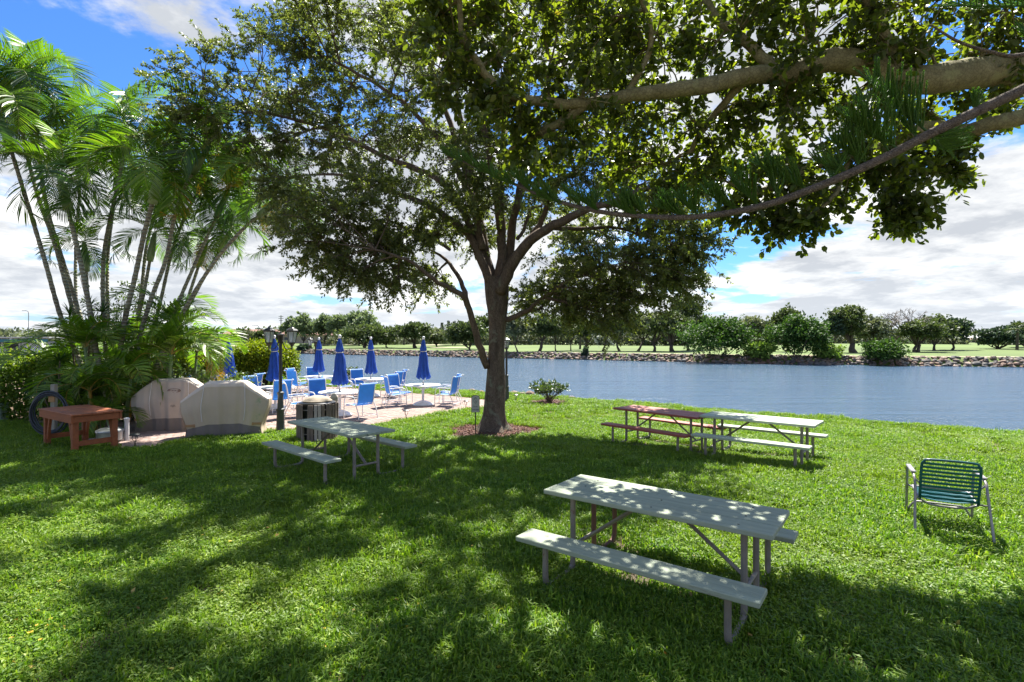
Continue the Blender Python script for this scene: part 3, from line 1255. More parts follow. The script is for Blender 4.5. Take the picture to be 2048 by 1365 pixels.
# ------------------------------------------------------------------ grill covers
def grill_cover(label, x, y, deg, L, H, D, top_mat, body_mat, logo=False, seed=0):
    """draped cover: low shelf, hood and side wings; front faces -y"""
    rr = random.Random(seed)
    t = thing('grill_cover', label, 'grill cover', (x, y, gz(x, y)), math.radians(deg), 'covered grills on the patio')
    # profile across x: (x fraction, height) outline seen from the front
    nx = 44
    rows = {}

    def topz(u):      # u -1..1
        a = abs(u)
        if a < 0.42:
            return H
        return H - 0.31 * H * ((a - .42) / .58) ** 1.05

    def shape(u, v):
        """v 0..1 from the front hem over the top to the back hem"""
        h = topz(u)
        a = abs(u)
        wing = ss((a - .72) / .28)
        half = D / 2 * (1 - .12 * wing)
        if v < .42:
            k = v / .42
            z = k * (h * .97)
            yy = -half + (.10 * ss((k - .55) / .45)) * 1.0
            fold = .020 * math.sin(u * 14 + seed + 1.5 * math.sin(u * 3)) * (1 - k * .6) + .009 * math.sin(u * 31 + 2 * k + seed) + .02 * (1 - k) * math.sin(u * 5 + seed)
            yy += fold
        elif v < .62:
            k = (v - .42) / .20
            z = h * .97 + math.sin(k * math.pi) * .035 * (1 - wing) - .02 * wing * math.sin(k * math.pi)
            yy = -half + .10 + k * (2 * half - .16)
        else:
            k = (v - .62) / .38
            z = h * .97 * (1 - k)
            yy = half - .06 + .06 * k + .012 * math.sin(u * 15)
        # sides draw in below the shelves, then flare at the hem
        zz_ = z / H
        xin = 1.0
        if zz_ < .62:
            kk = 1 - zz_ / .62
            xin = 1 - .17 * ss(kk * 1.25) + .03 * ss((kk - .7) / .3)
        if zz_ > .78:
            xin = 1
        return Vector((u * L / 2 * xin, yy, max(z, .01)))
    vs = [i / 46 for i in range(47)]
    us = [-1 + 2 * i / nx for i in range(nx + 1)]

    def patch(name, sel, mat, off=0.0):
        q = MB()
        rws = []
        for v in sel:
            rws.append([shape(u, v) + Vector((0, -off, off)) for u in us])
        q.sheet(rws)
        return q.build(name, mat, t, smooth=True)
    kh = 0.235 * .42
    lo = [v for v in vs if v <= .42 * .27]
    patch('hem', lo, M_hem)
    mid = [v for v in vs if lo[-1] <= v <= .412]
    mid[0] = lo[-1]
    patch('front_panel', mid, body_mat)
    tp = [v for v in vs if mid[-1] <= v <= .64]
    patch('top_panel', tp, top_mat)
    bk = [v for v in vs if tp[-1] <= v]
    patch('back_panel', bk, body_mat)
    for s in (-1, 1):
        q = MB()
        edge = [shape(s, v) for v in vs]
        nb = 10
        rws = []
        ph = [shape(s, v) for v in vs]
        front = [p for v, p in zip(vs, ph) if v <= .52]
        back = [p for v, p in zip(vs, ph) if v >= .52][::-1]
        m = min(len(front), len(back))
        fr = [front[int(i * (len(front) - 1) / (m - 1))] for i in range(m)]
        ba = [back[int(i * (len(back) - 1) / (m - 1))] for i in range(m)]
        for i in range(m):
            a, b_ = fr[i], ba[i]
            row = []
            for j in range(nb + 1):
                k = j / nb
                pnt = a.lerp(b_, k)
                bulge = math.sin(k * math.pi)
                pnt.x += s * (.03 * bulge + .02 * math.sin(k * 9 + seed) * (1 - i / m))
                row.append(pnt)
            rws.append(row)
        q.sheet(rws)
        q.build('side_panel', body_mat, t, smooth=True)
        # seam piping down the front from the hood corner
        q = MB()
        u0 = s * .46
        pts = [shape(u0 + s * .10 * (1 - k), k * .42) + Vector((0, -.012, 0)) for k in [i / 12 for i in range(4, 13)]]
        q.tube(pts, .007, 5)
        q.build('piping', M_seam, t, smooth=True)
        q = MB()
        pc = shape(s * .9, .42 * .33)
        q.box(pc + Vector((-s * .02, -.02, 0)), (.20, .012, .055), ch=.004)
        q.box(pc + Vector((-s * .10, -.028, 0.0)), (.05, .016, .07), ch=.004)
        q.build('strap', M_strap, t)
    if logo:
        q = MB()
        c = shape(0.12, .42 * .80)
        n = 20
        for (k0, k1, col) in ((1.0, .86, 0),):
            vv, ff = [], []
            for i in range(n):
                a = 6.283 * i / n
                for kk in (k0, k1):
                    vv.append(c + Vector((.15 * kk * math.cos(a), -.012, .052 * kk * math.sin(a))))
            for i in range(n):
                j = (i + 1) % n
                ff.append((2 * i, 2 * j, 2 * j + 1, 2 * i + 1))
            q.add(vv, ff)
        for i in range(7):
            xx = -.10 + i * .034
            q.box(c + Vector((xx, -.014, 0)), (.008 if i % 2 else .012, .004, .045 if i in (0, 6) else .028), Matrix.Rotation(.35 * (-1) ** i, 3, 'Y'))
        q.build('emblem', M_rust, t)
        q = MB()
        c = shape(0.12, .42 * .50)
        for i in range(6):
            q.box(c + Vector((-.05 + i * .02, -.012, .012 * math.sin(i * 2))), (.005, .004, .05), Matrix.Rotation(.4 * math.sin(i), 3, 'Y'))
        q.build('print', M_hem, t)
    return t


grill_cover('large tan grill cover with a pale top nearest the lamp post', -6.80, 12.55, 15, 1.86, 1.32, .72, M_cover_top, M_cover, seed=1)
grill_cover('greyish grill cover with a red emblem standing behind the other cover', -8.74, 13.60, 12, 1.80, 1.32, .72, M_cover_grey, M_cover_grey, True, seed=4)


# ------------------------------------------------------------------ lamp posts
def lamp_post(label, x, y, H, arms=(-1, 1), rotz=0.0, ls=1.0):
    t = thing('lamp_post', label, 'lamp post', (x, y, gz(x, y)), rotz, 'black garden lamp posts')
    q = MB()
    q.lathe([(.125, -.02), (.12, .05), (.10, .12), (.085, .55), (.10, .57), (.10, .60), (.075, .62), (.065, .95), (.085, .97), (.08, 1.01), (.05, 1.03)], 16)
    q.build('base', M_lampbase, t, smooth='auto')
    q = MB()
    q.tube([(0, 0, 1.0), (0, 0, H - .12)], [.042, .036], 12)
    q.build('pole', M_black, t, smooth='auto')
    q = MB()
    q.lathe([(.036, H - .30), (.055, H - .28), (.07, H - .10), (.09, H - .08), (.09, H - .06), (.02, H - .04), (.025, H - .01), (.005, H + .02)], 14)
    q.build('collar', M_black, t, smooth='auto')
    for s in arms:
        q = MB()
        cx = s * .27 * ls
        pts = [(s * .05, 0, H - .22), (s * .09, 0, H - .36), (s * .16, 0, H - .42), (s * .24, 0, H - .42), (cx, 0, H - .40)]
        q.tube(smooth_path(pts, 4), .012, 6)
        arm = q.build('arm', M_black, t, smooth=True)
        q = MB()
        c = (cx, 0, H - .46)
        q.lathe([(.004, 0), (.016, .02), (.018, .09), (.03, .11), (.075, .17), (.085, .185), (.085, .20)], 6, c)
        q.lathe([(.135, .46), (.15, .47), (.15, .50), (.12, .515), (.10, .54), (.06, .55), (.03, .57), (.012, .60)], 6, c)
        for k in range(6):
            a = 2 * math.pi * k / 6
            q.tube([(c[0] + .080 * math.cos(a), c[1] + .080 * math.sin(a), c[2] + .19), (c[0] + .128 * math.cos(a), c[1] + .128 * math.sin(a), c[2] + .47)], .0075, 4)
        lan = q.build('lantern', M_black, t)
        for k in range(6):
            a, b_ = 2 * math.pi * k / 6, 2 * math.pi * (k + 1) / 6
            g_ = MB()
            g_.add([(c[0] + .078 * math.cos(a), c[1] + .078 * math.sin(a), c[2] + .205), (c[0] + .078 * math.cos(b_), c[1] + .078 * math.sin(b_), c[2] + .205),
                    (c[0] + .124 * math.cos(b_), c[1] + .124 * math.sin(b_), c[2] + .455), (c[0] + .124 * math.cos(a), c[1] + .124 * math.sin(a), c[2] + .455)], [(0, 1, 2, 3)])
            g_.build('pane', glassm, lan)
        g_ = MB()
        g_.lathe([(.012, .2), (.02, .22), (.03, .28), (.028, .33), (.01, .36)], 8, c)
        g_.build('bulb', M_white, lan, smooth=True)
    return t


p = G(561, 867)
lamp_post('black twin-lantern lamp post between the grill cover and the trash bin', p.x, p.y, 2.50, rotz=0.12)
lamp_post('black lamp post at the water side behind the round bush', (631 - 1024) / FPX * 25.5, 25.5, 2.30, (-1,), ls=1.0)
lamp_post('black lamp post half hidden behind the big tree trunk', (1013 - 1024) / FPX * 19.3, 19.3, 2.28, (0.06,), rotz=1.45)


def path_light(label, x, y, s=1.0):
    t = thing('path_light', label, 'path light', (x, y, gz(x, y)), R.uniform(0, 3), 'small path lights round the patio')
    q = MB()
    q.tube([(0, 0, -.05), (0, 0, .15 * s)], .011, 6)
    for k in range(3):
        a = k * 2.094
        q.tube(smooth_path([(0, 0, .13 * s), (.045 * math.cos(a), .045 * math.sin(a), .20 * s), (.05 * math.cos(a), .05 * math.sin(a), .25 * s), (.02 * math.cos(a), .02 * math.sin(a), .29 * s)], 3), .006, 5)
    q.build('stem', M_black, t)
    q = MB()
    q.lathe([(.075, .285 * s), (.10, .28 * s), (.10, .292 * s), (.06, .315 * s), (.015, .325 * s)], 14)
    q.build('cap', M_black, t, smooth='auto')
    return t


for px, py, lab, s in [(270, 898, 'small tulip path light at the patio corner beside the red work table', 1.0), (812, 842, 'small black path light in front of the table near the big tree', 1.0),
                       (932, 820, 'small black path light left of the little sign', 1.0), (1032, 806, 'small pale path light by the water right of the big trunk', 1.0)]:
    p = G(px, py)
    path_light(lab, p.x, p.y, s)

# ------------------------------------------------------------------ slatted trash bin with post
p = G(621, 884)
t = thing('trash_bin', 'round trash bin of grey weathered slats with a domed tan lid', 'trash bin', (p.x, p.y + .42, gz(p.x, p.y)))
ns = 34
slat = MB()
slat.box((0, 0, .42), (.066, .02, .80), ch=.004)
sme = slat.mesh('slat', M_weather)
slatL = MB()
slatL.box((0, 0, .42), (.066, .02, .80), ch=.004)
M_palew = simple('pale_grey_wood', (0.38, 0.34, 0.29), 0.85, 0.2, 2.5, 0.4, 20.0, stretch=(5, 5, 0.8))
sml = slatL.mesh('slat', M_palew)
for k in range(ns):
    a = 2 * math.pi * k / ns
    if k == 24:
        continue
    o = link('slat', sml if R.random() < .22 else sme, t, (.445 * math.cos(a), .445 * math.sin(a), R.uniform(-.012, .012)), (R.uniform(-.02, .02), R.uniform(-.02, .02), a + math.pi / 2))
q = MB()
for z in (.16, .70):
    q.tube([(.43 * math.cos(a), .43 * math.sin(a), z) for a in [2 * math.pi * i / 30 for i in range(31)]], .009, 5, caps=False)
q.build('hoop', M_frame, t)
q = MB()
q.lathe([(.36, .02), (.38, .03), (.39, .80), (.40, .83), (.36, .855), (.30, .86)], 24)
q.build('liner', M_liner, t, smooth='auto')
q = MB()
q.lathe([(.30, .855), (.33, .875), (.28, .915), (.275, .92), (.21, .955), (.20, .96), (.10, .99), (.03, .995)], 24, wob=lambda i, k: 1 + .012 * math.sin(k * 5 + i))
q.build('lid', M_lid, t, smooth='auto')

p = G(668, 866)
t = thing('wooden_post', 'short greyish wooden post with a pointed top beside the trash bin', 'post', (p.x, p.y, p.z), .3)
q = MB()
hw, hh = .09, .88
q.add([(-hw * 1.25, -hw * 1.25, -.05), (hw * 1.25, -hw * 1.25, -.05), (hw * 1.25, hw * 1.25, -.05), (-hw * 1.25, hw * 1.25, -.05), (-hw, -hw, hh), (hw, -hw, hh), (hw, hw, hh), (-hw, hw, hh),
       (-hw * .35, -hw * .35, hh + .10), (hw * .35, -hw * .35, hh + .10), (hw * .35, hw * .35, hh + .10), (-hw * .35, hw * .35, hh + .10)],
      [(0, 1, 5, 4), (1, 2, 6, 5), (2, 3, 7, 6), (3, 0, 4, 7), (4, 5, 9, 8), (5, 6, 10, 9), (6, 7, 11, 10), (7, 4, 8, 11), (8, 9, 10, 11)])
q.build('shaft', M_post, t)

# ------------------------------------------------------------------ little sign in the mulch
p = G(951, 870)
t = thing('garden_sign', 'small arched sign with a round emblem on a dark stake by the trunk', 'sign', (p.x, p.y, p.z), 0.03)
q = MB()
q.box((0, 0, .25), (.026, .02, .62))
q.build('stake', M_black, t)


def arch(w, h, n=10, r=.05):
    pts = [(-w, 0), (w, 0), (w, h - r)]
    for i in range(1, n):
        a = math.pi * i / n
        pts.append((w * math.cos(a), h - r + r * math.sin(a)))
    pts.append((-w, h - r))
    return pts


sc = 12.5 / FPX
bw_, bh_ = 8.4 * sc, 35 * sc
z0 = CAM_H - (825 - HOR) / FPX * p.y - p.z
q = MB()
ar = arch(bw_, bh_)
q.add([(x, -.022, z0 + z) for x, z in ar] + [(x, -.010, z0 + z) for x, z in ar], [tuple(range(len(ar))), tuple(range(len(ar), 2 * len(ar)))[::-1]] + [(i, (i + 1) % len(ar), len(ar) + (i + 1) % len(ar), len(ar) + i) for i in range(len(ar))])
q.build('rim', M_black, t)
q = MB()
ar = arch(bw_ * .90, bh_ * .955)
q.add([(x, -.0245, z0 + .006 + z) for x, z in ar], [tuple(range(len(ar)))])
pn = q.build('panel', M_sign, t)
q = MB()


def ring(q, cx, cz, r0, r1, a0=0.0, a1=6.283, n=18, y=-.0275, sz=1.0):
    vv, ff = [], []
    for i in range(n + 1):
        a = a0 + (a1 - a0) * i / n
        vv += [(cx + r0 * math.cos(a), y, cz + r0 * sz * math.sin(a)), (cx + r1 * math.cos(a), y, cz + r1 * sz * math.sin(a))]
    for i in range(n):
        ff.append((2 * i, 2 * i + 2, 2 * i + 3, 2 * i + 1))
    q.add(vv, ff)


cz = z0 + bh_ * .70
ring(q, 0, cz, .036, .043, sz=1.75)
ring(q, 0, cz + .028, .014, .022, .3, 4.6)
ring(q, .002, cz - .020, .012, .021, -2.8, 1.9)
for i, wv in enumerate((.008, .012, .008, .014, .010)):
    q.box((-.045 + i * .022, -.0275, z0 + bh_ * .34), (wv, .002, .020), Matrix.Rotation(.3 * math.sin(i * 2.2), 3, 'Y'))
for i in range(7):
    q.box((-.066 + i * .022, -.0275, z0 + bh_ * .15), (.009 if i % 2 else .013, .002, .030), Matrix.Rotation(.4 * math.sin(i * 1.7), 3, 'Y'))
q.build('print', M_ink, pn)

# ------------------------------------------------------------------ green strap chair, back to the camera
t = thing('strap_chair', 'low metal lawn chair with dark green vinyl straps facing the lake', 'chair', (4.98, 6.05, gz(4.9, 6)), math.radians(-30))
# local frame: +y the way the sitter faces, x across
wb = .255
q = MB()
tilt = .30
def bk(x, s):      # point on the back plane, s metres above the seat end
    return Vector((x, -.22 - s * tilt, .36 + s))
hb = .48
pts = [bk(-wb, 0)] + [bk(-wb, hb * .8)] + [bk(-wb + .02, hb * .94), bk(-wb + .075, hb)] + [bk(wb - .075, hb), bk(wb - .02, hb * .94)] + [bk(wb, hb * .8), bk(wb, 0)]
q.tube(smooth_path(pts, 3), .014, 8)
q.build('back_frame', M_teal, t, smooth=True)
for k in range(10):
    s = .035 + k * .0445
    q = MB()
    sag = .012
    rows = []
    for j in range(7):
        u = -1 + 2 * j / 6
        pc = bk(u * (wb + .006), s) + Vector((0, -sag * (1 - u * u), 0))
        rows.append([pc + Vector((0, .0135 * tilt - .006, -.0135)), pc + Vector((0, -.0135 * tilt - .006, .0135))])
    q.sheet(rows)
    rows2 = [[p_ + Vector((0, .006, 0)) for p_ in rw] for rw in rows]
    q.sheet(rows2)
    q.build('back_strap', M_teal, t)
q = MB()
pts = [(-wb, -.20, .36), (-wb, .24, .385), (-wb + .05, .29, .385), (wb - .05, .29, .385), (wb, .24, .385), (wb, -.20, .36)]
q.tube(smooth_path(pts, 3), .014, 8)
q.tube(smooth_path([(-wb, -.22, .36), (-wb + .10, -.17, .30), (0, -.15, .285), (wb - .10, -.17, .30), (wb, -.22, .36)], 4), .012, 8)
q.build('seat_frame', M_alu, t, smooth=True)
for k in range(9):
    y0 = -.15 + k * .047
    q = MB()
    rows = [[(-wb - .006 + (2 * wb + .012) * j / 6, y0 - .017, .375 - .03 * (1 - (-1 + j / 3) ** 2) + .025 * (k / 9)), (-wb - .006 + (2 * wb + .012) * j / 6, y0 + .017, .375 - .03 * (1 - (-1 + j / 3) ** 2) + .025 * (k / 9))] for j in range(7)]
    q.sheet(rows)
    q.sheet([[Vector(p_) + Vector((0, 0, -.006)) for p_ in rw] for rw in rows])
    q.build('seat_strap', M_teal, t)
for s in (-1, 1):
    q = MB()
    x = s * (wb + .055)
    pts = [(x + s * .02, -.50, 0.0), (x + s * .015, -.42, .20), (x, -.33, .50), (x, -.28, .60), (x, -.18, .635), (x, .18, .64), (x, .25, .60), (x, .28, .50), (x, .33, .05), (x, .335, 0.0)]
    q.tube(smooth_path(pts, 3), .014, 8)
    q.build('side_frame', M_alu, t, smooth=True)
    q = MB()
    q.box((x, -.02, .658), (.052, .40, .022), ch=.008)
    q.build('armrest', M_alu, t)
    q = MB()
    q.tube([(s * wb, -.20, .36), (x, -.36, .40)], .010, 6)
    q.tube([(s * wb, .20, .385), (x, .29, .40)], .010, 6)
    q.tube([bk(s * wb, .18), (x, -.27, .60)], .009, 6)
    q.build('bracket', M_alu, t)
q = MB()
xx = wb + .055
q.tube(smooth_path([(-xx, .325, .06), (-xx + .07, .31, .18), (-xx + .15, .30, .20), (xx - .15, .30, .20), (xx - .07, .31, .18), (xx, .325, .06)], 4), .011, 8)
q.build('stretcher', M_alu, t, smooth=True)


# ------------------------------------------------------------------ patio chairs, tables, parasols
def make_sling_chair():
    t = thing('sling_chair', 'blue sling patio chair', 'chair')
    w = .285
    # sling profile (y, z): front of the seat to the rolled top of the back; sitter faces +y
    prof = [(.27, .385), (.245, .425), (.18, .44), (0, .425), (-.14, .41), (-.22, .44), (-.27, .55), (-.30, .75), (-.335, .95), (-.35, 1.01), (-.385, 1.055), (-.435, 1.06), (-.465, 1.03)]
    pr = smooth_path([(0, a, b_) for a, b_ in prof], 3)
    q = MB()
    cut = 16
    rowsA = [[(-w + 2 * w * j / 6, p_.y, p_.z - .012 * (1 - (-1 + j / 3) ** 2)) for j in range(7)] for p_ in pr[:cut + 1]]
    q.sheet(rowsA)
    q.build('seat', M_sling, t, smooth=True)
    q = MB()
    rowsB = [[(-w + 2 * w * j / 6, p_.y - .012 * (1 - (-1 + j / 3) ** 2), p_.z) for j in range(7)] for p_ in pr[cut:]]
    q.sheet(rowsB)
    q.build('backrest', M_sling, t, smooth=True)
    for s in (-1, 1):
        q = MB()
        q.tube([(s * w, p_.y, p_.z) for p_ in pr[::2]], .0135, 6)
        q.build('side_rail', M_white, t, smooth=True)
        q = MB()
        x = s * (w + .045)
        q.tube(smooth_path([(x, .30, 0), (x, .29, .30), (x, .27, .56), (x, .20, .635), (x, .08, .65), (x, -.16, .645), (x * .93, -.30, .66)], 3), .0145, 6)
        q.build('leg', M_white, t, smooth=True)
        q = MB()
        q.tube(smooth_path([(x, -.40, 0), (x, -.36, .22), (x, -.24, .46), (x, -.17, .645)], 3), .0145, 6)
        q.build('leg', M_white, t, smooth=True)
        q = MB()
        q.tube([(s * w, .22, .42), (x, .29, .42)], .011, 5)
        q.tube([(s * w, -.14, .41), (x, -.27, .42)], .011, 5)
        q.build('bracket', M_white, t)
        q = MB()
        q.box((x, .02, .668), (.045, .30, .018), ch=.006)
        q.build('armrest', M_white, t)
        q = MB()
        q.tube([(x, .295, .12), (x, -.385, .12)], .010, 5)
        q.build('stretcher', M_white, t)
    q = MB()
    q.tube([(-w, .02, .405), (w, .02, .405)], .011, 5)
    q.tube([(-w - .045, -.385, .12), (w + .045, -.385, .12)], .010, 5)
    q.build('cross_rail', M_white, t)
    return t


def make_patio_table():
    t = thing('patio_table', 'round white patio table', 'table')
    q = MB()
    q.lathe([(.60, .695), (.625, .70), (.63, .715), (.615, .73), (.03, .732)], 40)
    q.build('tabletop', M_white, t, smooth='auto')
    q = MB()
    q.tube([(0, 0, .10), (0, 0, .70)], .045, 14)
    for k in range(4):
        a = k * math.pi / 2 + .4
        q.tube([(.04 * math.cos(a), .04 * math.sin(a), .55), (.40 * math.cos(a), .40 * math.sin(a), .69)], .014, 5)
    q.build('pedestal', M_white, t, smooth='auto')
    q = MB()
    q.lathe([(.36, 0), (.365, .02), (.34, .05), (.26, .10), (.14, .145), (.06, .165)], 24)
    q.build('base', M_white, t, smooth='auto')
    return t


def make_parasol(seed):
    rr = random.Random(seed)
    t = thing('parasol', 'closed blue parasol', 'parasol')
    q = MB()
    q.tube([(0, 0, .165), (0, 0, 2.38)], .019, 10)
    q.build('pole', M_white, t, smooth=True)
    q = MB()
    q.lathe([(.024, 2.36), (.045, 2.385), (.052, 2.42), (.045, 2.455), (.02, 2.475)], 12)
    q.build('finial', M_white, t, smooth=True)
    # closed canopy: pleated, tied at the waist
    n = 40
    ph = rr.uniform(0, 6)
    prof = [(.03, 2.36), (.055, 2.30), (.085, 2.20), (.115, 2.08), (.135, 1.985), (.105, 1.95), (.085, 1.93), (.115, 1.88), (.155, 1.70), (.165, 1.52), (.175, 1.40), (.20, 1.25), (.235, 1.08), (.255, .97), (.24, .955)]

    def wob(i, k):
        amp = .10 + .20 * min(1, i / 13)
        return 1 + amp * math.sin(k * 2 * math.pi / n * 8 + ph + .25 * math.sin(i * .9)) + .10 * math.sin(k * 2 * math.pi / n * 3 + ph + i * .3) + rr.uniform(-.03, .03)
    vs, fs = [], []
    for i, (r_, z) in enumerate(prof):
        for k in range(n):
            a = 2 * math.pi * k / n
            q_ = r_ * .86 * wob(i, k)
            dz = (.05 * math.sin(k * 2 * math.pi / n * 8 + ph) if i >= len(prof) - 2 else 0)
            vs.append((q_ * math.cos(a), q_ * math.sin(a), z + dz))
    m = len(prof)
    for i in range(m - 1):
        for k in range(n):
            k2 = (k + 1) % n
            fs.append((i * n + k, i * n + k2, (i + 1) * n + k2, (i + 1) * n + k))
    q = MB()
    q.add(vs, fs)
    q.build('canopy', M_para, t, smooth=True)
    q = MB()
    q.tube([(.095 * math.cos(a), .095 * math.sin(a), 1.935 + .012 * math.sin(a)) for a in [2 * math.pi * i / 16 for i in range(17)]], .012, 5, caps=False)
    q.build('tie', M_seam, t)
    q = MB()
    q.lathe([(.028, .735), (.032, .76), (.028, .80), (.022, .83)], 10)
    q.tube([(.02, 0, .88), (.075, 0, .90)], .008, 5)
    q.build('crank', M_cover_top, t)
    return t


chair0, table0 = make_sling_chair(), make_patio_table()
used = {'c': False, 't': False}
TABLES = {
    'a': ((-10.9, 20.3), 'the covered grills', 'hidden behind the grill covers'),
    'b': ((-8.0, 17.75), 'the twin lamp post', 'standing behind the black twin lamp post'),
    'c': ((-8.45, 23.0), 'the water side lamp', 'nearest the water beside the far lamp post'),
    'd': ((-5.30, 16.15), 'the trash bin', 'standing just behind the trash bin and post'),
    'e': ((-5.78, 21.5), 'the water edge', 'in the middle by the water edge'),
    'f': ((-3.17, 18.7), 'the big tree', 'closest to the big tree trunk'),
}
PARA = {'a': 457, 'b': 549, 'c': 638, 'd': 679, 'e': 742, 'f': 847}
for i, (k, ((x, y), near_, where)) in enumerate(TABLES.items()):
    z = gz(x, y)
    if not used['t']:
        tb = table0
        used['t'] = True
        tb.location = (x, y, z)
    else:
        tb = copy_tree(table0, (x, y, z), R.uniform(0, 1.5))
    tb['label'] = 'round white patio table ' + where
    tb['group'] = 'round white patio tables'
    pa = make_parasol(30 + i)
    pa.location = (x, y, z)
    pa.rotation_euler = (R.uniform(-.008, .008), ((PARA[k] - 1024) / FPX * y - x) / 2.0 * .8, 0)
    pa['label'] = 'closed royal blue parasol in the table ' + where
    pa['group'] = 'closed blue parasols'
    s = {'a': .96, 'b': 1.0, 'c': .98, 'd': 1.0, 'e': .985, 'f': .99}[k]
    pa.scale = (1, 1, s)

CH = [  # table, bearing (deg) seen from the table, distance, extra turn, label
    ('a', 215, 1.02, 0.15, 'blue patio chair leaning over the left grill cover, leftmost chair'),
    ('a', 285, 1.05, -0.1, 'blue patio chair behind the right grill cover, low between two others'),
    ('a', 340, 1.0, 0.2, 'blue patio chair behind the top of the right grill cover, back to the camera'),
    ('b', 150, 1.0, 0.1, 'blue patio chair facing the lamp post table from beside the round bush'),
    ('b', 300, .98, 0.25, 'blue patio chair with its back to the camera just left of the twin lamp post'),
    ('b', 20, 1.05, -0.2, 'blue patio chair right of the twin lamp post at its table'),
    ('c', 170, 1.0, 0.0, 'blue patio chair left of the far lamp post nearest the water'),
    ('c', 120, 1.05, 0.1, 'blue patio chair on the water side of the far lamp post table'),
    ('c', 330, 1.0, -0.1, 'blue patio chair right of the far lamp post table, back to camera'),
    ('c', 240, 1.1, 0.1, 'blue patio chair left in front of the far lamp post table'),
    ('d', 200, 1.18, 0.1, 'blue patio chair left behind the trash bin seen from its side'),
    ('d', 140, 1.05, -0.1, 'blue patio chair facing the camera across the trash bin table'),
    ('d', 318, 1.12, 0.1, 'dark blue patio chair right of the wooden post, nearest chair to the camera'),
    ('e', 195, 1.0, 0.1, 'blue patio chair left of the middle water side table'),
    ('e', 130, 1.05, 0.0, 'blue patio chair with its back to the lake at the middle table'),
    ('e', 340, 1.0, -0.1, 'blue patio chair right of the middle water side table, nearer the camera'),
    ('e', 25, 1.05, 0.1, 'blue patio chair right of the middle water side table, nearer the lake'),
    ('f', 205, .98, 0.05, 'blue patio chair left front of the table by the big tree'),
    ('f', 155, 1.0, -0.1, 'blue patio chair left rear of the table by the big tree'),
    ('f', 338, .95, 0.1, 'blue patio chair right front of the table by the big tree'),
    ('f', 28, 1.0, -0.1, 'blue patio chair right rear of the table by the big tree'),
]
for (k, br, dd, tw, lab) in CH:
    (tx, ty) = TABLES[k][0]
    a = math.radians(br)
    x, y = tx + dd * math.cos(a), ty + dd * math.sin(a)
    rz = math.atan2(ty - y, tx - x) - math.pi / 2 + tw
    if not used['c']:
        o = chair0
        used['c'] = True
        o.location = (x, y, gz(x, y))
        o.rotation_euler = (0, 0, rz)
        o['label'] = lab
        o['group'] = 'blue sling chairs round the patio tables'
    else:
        copy_tree(chair0, (x, y, gz(x, y)), rz, lab, 'blue sling chairs round the patio tables')

# ------------------------------------------------------------------ bark and leaves
def barkmat(name, c1, c2, lich, scale=9.0, vert=(1, 1, .35), bump=.9, ls=2.2, lthr=.56, lmax=.75):
    m = bpy.data.materials.new(name)
    m.use_nodes = True
    T = NT(m.node_tree)
    b = T.n['Principled BSDF']
    tcn = T.node('ShaderNodeTexCoord')
    mp = T.node('ShaderNodeMapping')
    T.put(mp, 0, tcn.outputs['Object'])
    mp.inputs['Scale'].default_value = vert
    f = T.noise(mp.outputs[0], scale, 8.0, 0.68, 0.4)
    vo = T.node('ShaderNodeTexVoronoi', feature='DISTANCE_TO_EDGE')
    T.put(vo, 'Vector', mp.outputs[0])
    T.put(vo, 'Scale', scale * 3.2)
    crack = T.maprange(vo.outputs['Distance'], 0.0, 0.12, 0.0, 1.0)
    c = T.ramp(f, [(0.32, c1), (0.68, c2)])
    c = T.mix(T.math('MULTIPLY', T.math('SUBTRACT', 1.0, crack), 0.55), c, tuple(x * .45 for x in c1))
    lf = T.noise(tcn.outputs['Object'], ls, 7.0, 0.7, 0.5)
    c = T.mix(T.maprange(lf, lthr, lthr + .07, 0, lmax), c, lich)
    T.put(b, 'Base Color', c)
    T.put(b, 'Roughness', 0.92)
    T.put(b, 'Specular IOR Level', 0.2)
    bn = T.node('ShaderNodeBump')
    T.put(bn, 'Height', T.math('ADD', T.math('MULTIPLY', crack, .5), f))
    T.put(bn, 'Strength', bump)
    T.put(bn, 'Distance', 0.02)
    T.put(b, 'Normal', bn.outputs[0])
    return m


M_bark = barkmat('oak_bark', (0.085, 0.065, 0.048), (0.20, 0.155, 0.115), (0.20, 0.215, 0.155))
M_limb = barkmat('limb_bark', (0.10, 0.072, 0.050), (0.19, 0.145, 0.105), (0.17, 0.18, 0.12), 7.0, lthr=.62)
M_fbark = barkmat('fig_bark', (0.145, 0.130, 0.062), (0.27, 0.245, 0.120), (0.27, 0.28, 0.12), 8.0, (1, 1, 1), .35, 3.0, .55, .5)
M_nbark = barkmat('pine_bark', (0.13, 0.105, 0.08), (0.27, 0.225, 0.17), (0.18, 0.16, 0.13), 22.0, (1, 1, 1), 1.0, 6.0, .66, .4)
M_farbark = simple('far_bark', (0.085, 0.068, 0.055), 0.9, 0.3, 1.0)

